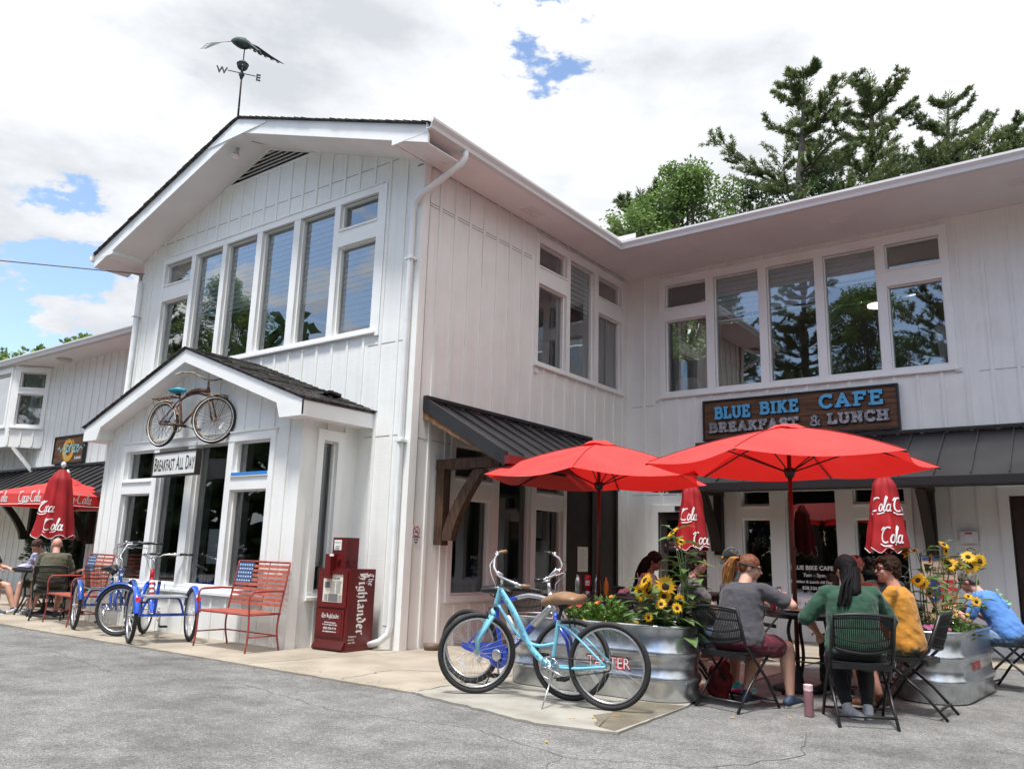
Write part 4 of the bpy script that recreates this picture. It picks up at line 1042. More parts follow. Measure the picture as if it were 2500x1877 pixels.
# ---------------- materials for props ----------------
mat('sky_blue_paint', (.22, .57, .72), .28, col2=(.18, .50, .66), vscale=14, coat=.5)
mat('royal_blue_paint', (.012, .055, .42), .25, coat=.7)
mat('bright_blue_paint', (.01, .09, .62), .25, coat=.7)
mat('rust_paint', (.13, .055, .025), .8, col2=(.05, .025, .018), vscale=18)
mat('rust_rim', (.42, .36, .28), .7, .3, col2=(.16, .08, .04), vscale=12)
mat('tan_leather', (.27, .155, .085), .45, var=.15, vscale=14)
mat('black_vinyl', (.014, .014, .015), .3)
mat('teal_vinyl', (.01, .22, .32), .4)
mat('bench_red', (.36, .06, .045), .55, col2=(.24, .04, .032), vscale=18)
mat('bench_orange', (.44, .12, .075), .6, col2=(.32, .075, .05), vscale=14)
mat('flag_blue', (.02, .08, .20), .5)
mat('box_red', (.13, .010, .010), .35, col2=(.10, .008, .009), vscale=4)
mat('box_dark_red', (.07, .006, .006), .4)
mat('clear_plastic', (.6, .6, .55), .1)
mat('galvanized', (.60, .62, .64), .27, .95, col2=(.48, .51, .54), vscale=11, bump=.25, bscale=3, bdist=.02)
mat('soil', (.04, .028, .018), .95)
mat('umbrella_red', (.76, .062, .055), .75, trans=.30, bump=.5, bscale=2.4, bdist=.04, col2=(.68, .045, .04), vscale=2.2, sheen=.15)
_t = MATS['umbrella_red'].node_tree; _tr = [n for n in _t.nodes if n.type == 'BSDF_TRANSLUCENT'][0]; _t.links.remove(_tr.inputs[0].links[0]); _tr.inputs[0].default_value = (.85, .012, .010, 1)
mat('cola_red', (.48, .012, .016), .7, trans=.25, col2=(.36, .010, .016), vscale=3)
mat('pole_brown', (.09, .022, .014), .4)
mat('white_knob', (.7, .7, .7), .3)
mat('red_reflector', (.55, .01, .01), .2)
mat('amber', (.8, .3, .02), .2)
mat('weathered_copper', (.075, .10, .095), .65, .4, col2=(.035, .05, .05), vscale=9)
mat('sign_wood', (.15, .062, .022), .6, col2=(.07, .03, .012), vscale=3.5, vstretch=(1, 1, 9), bump=.3, bscale=14, stretch=(1, 1, 10))
mat('sign_blue', (.10, .42, .72), .45)
mat('sign_silver', (.42, .43, .45), .5, .3, col2=(.22, .23, .25), vscale=22, lo=.45, hi=.55)
mat('gold_paint', (.62, .30, .02), .5)
mat('teal_letter', (.30, .62, .66), .5)
mat('sign_navy', (.03, .05, .16), .5)
mat('sign_red', (.55, .02, .03), .5)

# ---------------- wheels and bicycles ----------------
def wheel(parent, c, r, steer=0.0, lean=0.0, tyre=.022, rimw=.014, ns=28, rim='alloy', tyre_m='rubber', hubr=.02, whitewall=False, spokes='spoke_steel', tr_=.0009):
    """wheel in the local XZ plane; c = hub centre; steer rotates about vertical"""
    Mx = Matrix.Translation(V(c)) @ Matrix.Rotation(steer, 4, 'Z') @ Matrix.Rotation(lean, 4, 'X')
    circ = lambda R_, n=48: [(R_ * math.cos(2 * PI * i / n), 0, R_ * math.sin(2 * PI * i / n)) for i in range(n)]
    t = MB().tube(circ(r - tyre), tyre, 8, closed=True).xf(Mx).build('wheel', tyre_m, parent, smooth=True)
    rm = MB().tube(circ(r - tyre * 2 - .009, 40), rimw, 6, closed=True, flat=.75).xf(Mx).build('rim', rim, t, smooth=True)
    if whitewall:
        for s_ in (-1, 1):
            ww = MB().tube([(a, s_ * tyre * .86, b) for a, _, b in circ(r - tyre * 1.25)], .007, 5, closed=True).xf(Mx)
            ww.build('whitewall', 'letter_white', t, smooth=True)
    sp = MB(); ri = r - tyre * 2 - .01
    for i in range(ns):
        a = 2 * PI * i / ns; sd = .028 if i % 2 else -.028; off = (.35 if (i // 2) % 2 else -.35)
        sp.tube([(hubr * math.cos(a + off * 3), sd, hubr * math.sin(a + off * 3)), (ri * math.cos(a), 0, ri * math.sin(a))], max(tr_, .0011), 3, caps=False)
    sp.xf(Mx).build('spokes', spokes, t)
    hb = MB().lathe([(.012, -.05), (.012, -.035), (hubr + .006, -.033), (hubr + .006, -.026), (hubr * .7, -.024), (hubr * .7, .024), (hubr + .006, .026), (hubr + .006, .033), (.012, .035), (.012, .05)], (0, 0, 0), (0, 1, 0), 12)
    hb.xf(Mx).build('hub', rim, t, smooth=True, angle=40)
    rf = MB().box((0, .0, ri * .55), (.11, .012, .032)).xf(Mx @ Matrix.Rotation(2.2, 4, 'Y')); rf.build('reflector', 'white_plastic', t)
    return t
def saddle(parent, c, m, pitch=0.0, s=1.0, name='saddle'):
    b = MB(); n = 14; rows = []
    for i in range(n + 1):
        t = i / n; x = -.13 + .28 * t
        w_ = (.095 * math.cos(min(1, t / .62) * PI / 2 * .78) ** .8 + .012) if t < .62 else .030 * (1 - (t - .62)) + .006
        if i in (0,): w_ *= .72
        if i == n: w_ *= .5
        rows.append((x * s, w_ * s, (.034 * math.sin(PI * min(1, (1 - t) * 1.1)) + .006) * s + (.03 * (1 - t) ** 2)))
    k = 10; o = 0
    for x, w_, h in rows:
        for j in range(k):
            a = 2 * PI * j / k
            z = math.sin(a); b.v.append(V((x, w_ * math.cos(a), (h if z > 0 else .034 * s) * z + (h * .2))))
    for i in range(n):
        for j in range(k):
            b.f.append((i * k + j, (i + 1) * k + j, (i + 1) * k + (j + 1) % k, i * k + (j + 1) % k)); b.m.append(0)
    b.f.append(tuple(range(k))); b.m.append(0); b.f.append(tuple(n * k + j for j in reversed(range(k)))); b.m.append(0)
    b.xf(Matrix.Translation(V(c)) @ Matrix.Rotation(-pitch, 4, 'Y'))
    o = b.build(name, m, parent, smooth=True)
    r = MB()
    for y in (-.025, .025): r.tube([V(c) + V((-.10, y, -.02)), V(c) + V((-.03, y, -.05)), V(c) + V((.05, y, -.05)), V(c) + V((.11, y * .4, -.015))], .0045, 5)
    r.box(V(c) + V((0, 0, -.05)), (.05, .05, .03))
    r.build('saddle_rail', 'black_metal', o)
    return o
def crankset(parent, c, R_=.09, ang=0.3, side=-1, L_=.165, arm='alloy', ped='black_plastic', guard=None):
    c = V(c); k = MB(); k.tube([c + V((0, side * .055 + 0, 0)) + V((R_ * math.cos(a), 0, R_ * math.sin(a))) for a in [2 * PI * i / 24 for i in range(24)]], .006, 5, closed=True)
    for i in range(5):
        a = 2 * PI * i / 5; k.tube([c + V((0, side * .055, 0)), c + V((R_ * math.cos(a), side * .055, R_ * math.sin(a)))], .006, 4)
    k.lathe([(.022, -.07), (.022, .07)], c, (0, 1, 0), 10)
    ch = k.build('chainring', arm, parent, smooth=True)
    for s_ in (1, -1):
        d = V((math.cos(ang), 0, math.sin(ang))) * (L_ * s_); y = side * .075 * s_
        a_ = MB(); a_.tube([c + V((0, y, 0)), c + V((0, y, 0)) + d * .5, c + V((0, y * 1.08, 0)) + d], [.014, .011, .011], 6, flat=.6); ca = a_.build('crank_arm', arm, ch, smooth=True)
        p = MB(); q = c + V((0, y * 1.08, 0)) + d
        sg = 1 if y > 0 else -1
        p.tube([q, q + V((0, sg * .10, 0))], .007, 6)
        for x in (-.035, .03): p.box(q + V((x, sg * .055, 0)), (.012, .09, .022))
        for yy in (.012, .055, .096): p.box(q + V((0, sg * yy, 0)), (.07, .008, .02))
        p.build('pedal', ped, ch)
    return ch
def chain(parent, c, h, R_, r2, side=-1, m='black_metal'):
    c = V(c); h = V(h); y = side * .055
    pts = []
    for i in range(9): a = PI / 2 - PI * i / 8; pts.append(c + V((R_ * math.cos(a), y, R_ * math.sin(a))))
    for i in range(7): a = -PI / 2 - PI * i / 6; pts.append(h + V((r2 * math.cos(a), y, r2 * math.sin(a))))
    return MB().tube(pts, .005, 4, closed=True).build('chain', m, parent)
def handlebar(parent, base, top, spread=.30, rise=.10, sweep=.22, steer=0.0, bar='alloy', grip='black_vinyl', r=.011, fwd=.05, levers=True, cables=True, roll=0.0):
    """base = stem bottom, top = clamp position; sweep = how far the grips come back"""
    rot = Matrix.Rotation(steer, 3, 'Z') @ Matrix.Rotation(roll, 3, 'X'); top = V(top); base = V(base)
    w = lambda x, y, z: top + rot @ V((x, y, z))
    hb = MB()
    hb.tube([w(-sweep, spread, rise * .95), w(-sweep * .45, spread * .93, rise), w(fwd * .3, spread * .62, rise * .85), w(fwd, spread * .28, rise * .2), w(fwd, .05, 0), w(fwd, -.05, 0), w(fwd, -spread * .28, rise * .2), w(fwd * .3, -spread * .62, rise * .85), w(-sweep * .45, -spread * .93, rise), w(-sweep, -spread, rise * .95)], r, 8)
    hb.tube([base, w(0, 0, -.02), w(fwd, 0, 0)], .014, 8)
    o = hb.build('handlebar', bar, parent, smooth=True)
    for s_ in (1, -1):
        g = MB().tube([w(-sweep - .015, s_ * spread * 1.005, rise * .95), w(-sweep * .5, s_ * spread * .945, rise * .99)], [.017, .016], 8); g.build('grip', grip, o, smooth=True)
        if levers:
            l = MB(); l.tube([w(-sweep * .25, s_ * spread * .86, rise * .97), w(-sweep * .1, s_ * spread * .90, rise * .7), w(-sweep * .55, s_ * spread * 1.0, rise * .62)], .006, 5)
            l.tube([w(-sweep * .32, s_ * spread * .90, rise), w(-sweep * .25, s_ * spread * .86, rise)], .02, 8)
            l.build('brake_lever', 'alloy', o, smooth=True)
        if cables:
            k = MB().tube([w(-sweep * .25, s_ * spread * .86, rise * .9), w(fwd + .035, s_ * .10, rise * .5), w(fwd + .04, s_ * .03, -.03), base + V((.035, 0, -.06)), base + V((.02, s_ * .01, -.18))], .0026, 4); k.build('cable', 'black_vinyl' if s_ > 0 else 'letter_white', o, smooth=True)
    return o
def fender(parent, c, r, a0, a1, m, w_=.055, steer=0.0, name='fender', n=16):
    b = MB(); rot = Matrix.Translation(V(c)) @ Matrix.Rotation(steer, 4, 'Z')
    for i in range(n + 1):
        a = R(a0 + (a1 - a0) * i / n)
        for y, q in ((-w_ / 2, -.016), (-w_ * .36, 0), (0, .008), (w_ * .36, 0), (w_ / 2, -.016)):
            b.v.append(V(((r + q) * math.cos(a), y, (r + q) * math.sin(a))))
        for y, q in ((w_ / 2, -.019), (w_ * .36, -.003), (0, .005), (-w_ * .36, -.003), (-w_ / 2, -.019)):
            b.v.append(V(((r + q) * math.cos(a), y, (r + q) * math.sin(a))))
    for i in range(n):
        for j in range(10):
            b.f.append((i * 10 + j, i * 10 + (j + 1) % 10, (i + 1) * 10 + (j + 1) % 10, (i + 1) * 10 + j)); b.m.append(0)
    b.f.append(tuple(range(9, -1, -1))); b.m.append(0); b.f.append(tuple(n * 10 + j for j in range(10))); b.m.append(0)
    return b.xf(rot).build(name, m, parent, smooth=True, angle=50)

# light blue step-through (local +X forward; placed with its front to the left)
def smooth_pts(P, n=6):
    P = [V(p) for p in P]; out = []
    for i in range(len(P) - 1):
        p0 = P[max(i - 1, 0)]; p1 = P[i]; p2 = P[i + 1]; p3 = P[min(i + 2, len(P) - 1)]
        for k in range(n):
            t = k / n; out.append(.5 * ((2 * p1) + (p2 - p0) * t + (2 * p0 - 5 * p1 + 4 * p2 - p3) * t * t + (3 * p1 - p0 - 3 * p2 + p3) * t ** 3))
    out.append(P[-1]); return out
def step_through():
    t = thing('bicycle', 'light blue step-through bicycle with tan saddle parked in front of the steel planter', 'bicycle', (3.80, -1.545, .017), R(176.5))
    r = .337; wb = 1.225
    wheel(t, (0, 0, r), r, steer=R(7), rim='alloy'); wheel(t, (wb, 0, r), r, steer=R(38), rim='alloy')
    m = 'sky_blue_paint'
    hd0 = V((1.035, 0, .735)); hd1 = V((.985, 0, .895)); bb = V((.50, 0, .285)); sc0 = V((.435, 0, .66)); rh = V((0, 0, r))
    f = MB(); f.tube(smooth_pts([hd1 - V((0, 0, .03)), (.86, 0, .70), (.72, 0, .46), (.60, 0, .33), bb]), .026, 10)
    fr = f.build('frame', m, t, smooth=True)
    def fp(name, pts, rad, mm=m, n=8): return MB().tube(smooth_pts(pts, 4), rad, n).build(name, mm, fr, smooth=True)
    fp('head_tube', [hd0, hd1], .024); fp('seat_tube', [bb, sc0], .019)
    fp('lower_tube', [hd0 + V((-.02, 0, .02)), (.86, 0, .56), (.74, 0, .47), (.62, 0, .44), (.47, 0, .47)], .014)
    for s_ in (-1, 1):
        fp('chain_stay', [bb + V((0, s_ * .03, 0)), (.25, s_ * .05, .30), rh + V((0, s_ * .06, 0))], .012)
        fp('seat_stay', [sc0 + V((0, s_ * .02, -.04)), (.30, s_ * .05, .58), rh + V((0, s_ * .06, 0))], .009)
    fk = MB(); st = Matrix.Rotation(R(38), 3, 'Z'); fh = V((wb, 0, r)); top = V((1.065, 0, .66))
    for s_ in (-1, 1): fk.tube([top + st @ V((0, s_ * .052, 0)), fh + st @ V((-.01, s_ * .058, .12)), fh + st @ V((0, s_ * .058, 0))], [.019, .017, .012], 8)
    fk.tube([top + st @ V((0, -.055, .005)), top + V((0, 0, .04)), top + st @ V((0, .055, .005))], .02, 8)
    fk.build('fork', m, t, smooth=True)
    MB().tube([top + V((0, 0, .0)), hd0 + V((0, 0, .0)), hd1 + V((-.01, 0, .03))], .015, 8).build('steerer', 'black_vinyl', fr, smooth=True)
    MB().tube([sc0 + V((.01, 0, -.02)), (.405, 0, .755)], .016, 8).build('seat_post', 'black_metal', t, smooth=True)
    saddle(t, (.395, 0, .815), 'tan_leather', pitch=R(-5), s=1.35)
    handlebar(t, hd1 + V((-.01, 0, .02)), (.97, 0, 1.02), spread=.29, rise=.035, sweep=.12, roll=R(-27), steer=R(52), grip='tan_leather', bar='chrome')
    crankset(t, bb, .085, ang=R(200), side=1, L_=.17)
    chain(t, bb, rh, .085, .04, side=1)
    MB().lathe([(.03, .035), (.042, .038), (.05, .044), (.02, .052)], rh, (0, 1, 0), 16).build('sprocket', 'alloy', t)
    kb = MB(); kb.tube([bb + V((-.03, .03, -.02)), bb + V((-.05, .30, -.285))], .007, 6); kb.build('kickstand', 'alloy', t, smooth=True)
    for q in (top + V((.0, 0, .0)), V((.29, 0, .64))):
        br = MB()
        for s_ in (-1, 1): br.tube([q + V((.02, s_ * .045, -.03)), q + V((.03, s_ * .05, .03)), q + V((.03, s_ * .01, .06))], .007, 5)
        br.build('brake_arms', 'black_metal', t, smooth=True)
    # printed flower swirls on the paint
    sw = MB(); rr = random.Random(2); P = smooth_pts([hd1 - V((0, 0, .03)), (.86, 0, .70), (.72, 0, .46), (.60, 0, .33), bb])
    for k in range(13):
        q = P[min(len(P) - 2, 1 + int(k * 1.8))]; a = rr.uniform(-1, 1); s_ = rr.choice([.005, .008, .012, .015])
        c = q + V((a * .008, .0255, a * .014))
        sw.tube([c + V((s_ * math.cos(u), .0, s_ * math.sin(u))) for u in [i * .7 for i in range(9)]], .0022, 3, closed=True)
    mat('deep_teal_ink', (.03, .22, .36), .4); sw.build('decal', 'deep_teal_ink', fr)
    t.rotation_euler = (R(-3.5), 0, R(187))
    return t
step_through()

def comfort_bike():
    t = thing('bicycle', 'dark blue and silver bicycle with black saddle standing behind the light blue one', 'bicycle', (2.17, -1.285, .014), R(-5))
    r = .333; wb = 1.19
    wheel(t, (0, 0, r), r, steer=R(9), rim='alloy'); wheel(t, (wb, 0, r), r, steer=R(28), rim='alloy')
    m = 'royal_blue_paint'; bb = V((.42, 0, .30)); sc0 = V((.345, 0, .74)); hd0 = V((1.02, 0, .68)); hd1 = V((.97, 0, .86)); rh = V((0, 0, r))
    mid = V((.86, 0, .635))
    fr = MB().tube(smooth_pts([bb, (.60, 0, .43), (.78, 0, .58)]), .032, 10).build('frame', m, t, smooth=True)
    def fp(name, pts, rad, mm=m, n=8, par=None): return MB().tube(smooth_pts(pts, 4), rad, n).build(name, mm, par or fr, smooth=True)
    fp('silver_sleeve', [(.78, 0, .58), (.88, 0, .66), (.985, 0, .745)], .034, 'alloy')
    fp('top_tube', [sc0 + V((.0, 0, -.01)), (.46, 0, .765), (.60, 0, .80)], .020)
    fp('silver_top_sleeve', [(.60, 0, .80), (.72, 0, .825), (.84, 0, .82), (.975, 0, .80)], .021, 'alloy')
    fp('seat_tube', [bb, (.36, 0, .50), sc0], .019); fp('head_tube', [hd0, hd1], .024, 'alloy')
    for s_ in (-1, 1):
        fp('chain_stay', [bb + V((-.02, s_ * .03, .02)), rh + V((0, s_ * .06, 0))], .013)
        fp('seat_stay', [(.335, s_ * .02, .62), (.2, s_ * .05, .5), rh + V((0, s_ * .06, 0))], .010)
    fk = MB(); st = Matrix.Rotation(R(22), 3, 'Z'); fh = V((wb, 0, r)); top = V((1.035, 0, .66))
    for s_ in (-1, 1): fk.tube([top + st @ V((0, s_ * .05, 0)), fh + st @ V((-.02, s_ * .056, .15)), fh + st @ V((0, s_ * .056, 0))], [.017, .015, .011], 8)
    fk.tube([top + st @ V((0, -.05, 0)), top + V((0, 0, .03)), top + st @ V((0, .05, 0))], .018, 8); fk.build('fork', m, t, smooth=True)
    MB().tube([sc0, (.335, 0, .79)], .014, 8).build('seat_post', 'black_metal', t, smooth=True)
    sd = saddle(t, (.36, 0, .845), 'black_vinyl', s=1.08)
    tx = MB(); text_on(tx, 'C9', .035, (.43, -.072, .85), (-1, 0, 0), (0, 0, 1), align='r'); 
    MB().tube([hd1, (.955, 0, .95)], .016, 8).build('stem_riser', 'chrome', t, smooth=True)
    sm_ = MB().tube([(.955, 0, .95), (.96, 0, .985), (1.05, 0, 1.06)], [.022, .022, .018], 8, flat=.8).build('stem', 'chrome', t, smooth=True)
    handlebar(t, (1.0, 0, 1.0), (1.03, 0, 1.06), spread=.29, rise=.03, sweep=.12, roll=R(21), steer=R(30), bar='chrome', grip='black_vinyl')
    # chain guard
    cg = MB(); poly = []
    for i in range(20): a = R(360 * i / 20); poly.append(bb + V((.115 * math.cos(a), -.075, .115 * math.sin(a))))
    cg.prism(poly, (0, .008, 0)); cg.prism([bb + V((-.06, -.076, .10)), rh + V((-.02, -.076, .035)), rh + V((-.04, -.076, .0)), rh + V((.0, -.076, -.02)), bb + V((-.10, -.076, -.05))], (0, .0095, 0)); cg.build('chain_guard', m, t)
    MB().lathe([(.055, -.088), (.05, -.094), (.02, -.097)], bb, (0, 1, 0), 20).build('chain_disc', 'alloy', t, smooth=True)
    crankset(t, bb, .05, ang=R(-85), side=-1, L_=.165)
    def dec(u, v, l):
        d = (V((.78, 0, .58)) - V((.55, 0, .39))).normalized(); nrm = V((-d.z, 0, d.x))
        return V((.55, -.0335 - l, .39)) + d * u + nrm * v
    lt = MB(); q = text_mesh('NEXT', .045, bold=.001, xscale=1.25); q.v = [dec(v.x + .02, v.y - .016, 0) for v in q.v]; lt.join(q); lt.build('lettering', 'letter_white', fr)
    MB().tube([bb + V((-.06, .04, 0)), bb + V((-.1, -.16, -.29))], .006, 6).build('kickstand', 'black_metal', t)
    MB().lathe([(.03, .03), (.045, .036), (.02, .05)], rh, (0, 1, 0), 16).build('sprocket', 'alloy', t)
    bt = MB().lathe([(.03, 0), (.032, .1), (.025, .15), (.012, .17)], bb + V((.12, 0, .18)), (-.4, 0, 1), 10); bt.build('bottle_holder', 'white_plastic', t, smooth=True)
    t.rotation_euler = (R(3), 0, R(-5))
comfort_bike()

# hanging rusty cruiser, faces right
def hanging_bike():
    t = thing('hanging_bicycle', 'rusty antique cruiser bicycle with teal saddle hung under the bay gable', 'bicycle', (-3.80, -1.19, 2.555), R(6))
    r = .335; wb = 1.10
    wheel(t, (0, 0, r), r, rim='rust_rim', whitewall=True, spokes='rust_paint', tyre=.024, tr_=.002); wheel(t, (wb, 0, r), r, steer=R(18), rim='rust_rim', whitewall=True, spokes='rust_paint', tyre=.024, tr_=.002)
    bb = V((.42, 0, .29)); sc0 = V((.33, 0, .66)); hd0 = V((.94, 0, .67)); hd1 = V((.91, 0, .80)); rh = V((0, 0, r)); m = 'rust_paint'
    fr = MB().tube(smooth_pts([sc0, (.5, 0, .715), (.72, 0, .73), hd0]), .015, 8).build('frame', m, t, smooth=True)
    def fp(name, pts, rad, mm=m, n=8): return MB().tube(smooth_pts(pts, 4), rad, n).build(name, mm, fr, smooth=True)
    fp('seat_tube', [bb, sc0], .016); fp('head_tube', [hd0, hd1], .02); fp('down_tube', [hd0, (.72, 0, .52), bb], .016)
    tk = MB(); 
    tk.tube(smooth_pts([(.42, 0, .70), (.6, 0, .765), (.78, 0, .77), (.92, 0, .74)]), [.02] * 6 + [.045] * 6 + [.05] * 6 + [.03], 8, flat=.6); tk.build('fuel_tank', 'rust_paint', fr, smooth=True)
    MB().tube(smooth_pts([(.46, -.02, .73), (.62, -.03, .785), (.80, -.03, .79), (.9, -.02, .75)]), .012, 6, flat=.5).build('tank_stripe', mat('faded_blue', (.06, .08, .16), .6, var=.4, vscale=20), fr, smooth=True)
    for s_ in (-1, 1):
        fp('chain_stay', [bb + V((0, s_ * .03, 0)), rh + V((0, s_ * .06, 0))], .010); fp('seat_stay', [sc0 + V((0, s_ * .02, 0)), rh + V((0, s_ * .06, 0))], .009)
    st = Matrix.Rotation(R(18), 3, 'Z'); fh = V((wb, 0, r)); top = V((.96, 0, .66)); fk = MB()
    for s_ in (-1, 1): fk.tube([top + st @ V((0, s_ * .045, 0)), (fh + top) / 2 + st @ V((0, s_ * .055, 0)), fh + st @ V((0, s_ * .058, 0))], .012, 6)
    fk.tube([top + st @ V((0, -.045, 0)), top + V((0, 0, .03)), top + st @ V((0, .045, 0))], .014, 6); fk.build('fork', m, t, smooth=True)
    fender(t, rh, r + .014, 20, 205, 'rust_rim', name='fender'); fender(t, fh, r + .014, 60, 190, 'rust_rim', steer=R(18), name='fender')
    MB().tube([sc0, (.30, 0, .74)], .013, 8).build('seat_post', m, t); saddle(t, (.28, 0, .80), 'teal_vinyl', s=1.0)
    handlebar(t, hd1, (.90, 0, .90), spread=.36, rise=.09, sweep=.34, steer=R(-24), bar='rust_rim', grip=mat('old_grip', (.5, .46, .38), .7), levers=False, cables=False)
    k = MB()
    for y in (-.06, -.02, .02, .06): k.tube([fh + V((-.12, y, .36)), fh + V((.16, y, .33))], .006, 4)
    for x in (-.12, .02, .16): k.tube([fh + V((x, -.075, .36 - (x + .12) * .1)), fh + V((x, .075, .36 - (x + .12) * .1))], .006, 4)
    for s_ in (-1, 1): k.tube([fh + V((.16, s_ * .07, .33)), fh + V((0, s_ * .07, .0))], .005, 4)
    k.build('front_rack', 'rust_rim', t)
    k = MB()
    for y in (-.055, 0, .055): k.tube([rh + V((-.22, y, .375)), rh + V((.24, y, .385))], .007, 4)
    for x in (-.22, 0, .2): k.tube([rh + V((x, -.07, .377)), rh + V((x, .07, .377))], .007, 4)
    for s_ in (-1, 1): k.tube([rh + V((-.22, s_ * .06, .375)), rh + V((0, s_ * .065, 0))], .005, 4)
    k.build('rear_rack', 'rust_paint', t)
    crankset(t, bb, .10, ang=R(165), side=-1, arm='rust_paint', ped=MATS['faded_blue'])
    return t
hanging_bike()
def chain_link(pts, label, group=None, m='alloy'):
    c = MB(); P = smooth_pts(pts, 10)
    for i, (a, b) in enumerate(zip(P, P[1:])):
        d = (b - a); u, v_ = frame_of(d); q = (u if i % 2 else v_) * .006
        c.tube([a - d * .15, a + d * .3 + q, b + d * .15, a + d * .7 - q], .0022, 3, closed=True)
    return tag(c.build('hanging_chain', m, smooth=False), label, 'chain', group)
chain_link([(-3.53, -1.13, 3.37), (-3.54, -1.12, 3.62)], 'short chain from the bay soffit to the teal saddle')
chain_link([(-2.93, -1.14, 3.45), (-2.91, -1.12, 3.68)], 'short chain from the bay soffit to the rusty handlebar stem')
chain_link([(-3.76, -1.16, 2.56), (-3.76, -1.17, 2.46)], 'short chain between the rusty rear wheel and the lettered board')
chain_link([(-2.78, -1.24, 2.56), (-2.78, -1.25, 2.46)], 'short chain between the rusty front wheel and the lettered board')
# breakfast sign
t = thing('hanging_sign', 'white BREAKFAST ALL DAY board in a dark frame hung below the rusty bicycle', 'sign', (-3.30, -1.21, 2.13), R(-3))
b = MB(); b.bx(-.575, .575, -.03, .03, .015, .315); sb = b.build('panel', 'white_plastic', t)
b = MB(); b.bx(-.60, .60, -.04, .04, -.01, .0145); b.bx(-.60, .60, -.04, .04, .3155, .34); b.bx(-.60, -.5755, -.04, .04, .0146, .3154); b.bx(.5755, .60, -.04, .04, .0146, .3154); b.build('frame', 'timber_dark', t)
b = MB(); x = -.555
for wrd in ('BREAKFAST', 'ALL', 'DAY'):
    q = text_mesh(wrd[0], .27, bold=.003, xscale=.52); wd_ = max(v.x for v in q.v); q.v = [V((v.x + x, -.0325, v.y + .075)) for v in q.v]; b.join(q); x += wd_ + .006
    q = text_mesh(wrd[1:], .225, bold=.003, xscale=.515); wd_ = max(v.x for v in q.v); q.v = [V((v.x + x, -.0325, v.y + .075)) for v in q.v]; b.join(q); x += wd_ + .05
lx = max(v.x for v in b.v); sx = 1.10 / (lx + .555)
b.v = [V(((v.x + .555) * sx - .55, v.y, v.z)) for v in b.v]
b.build('lettering', 'ink', t)

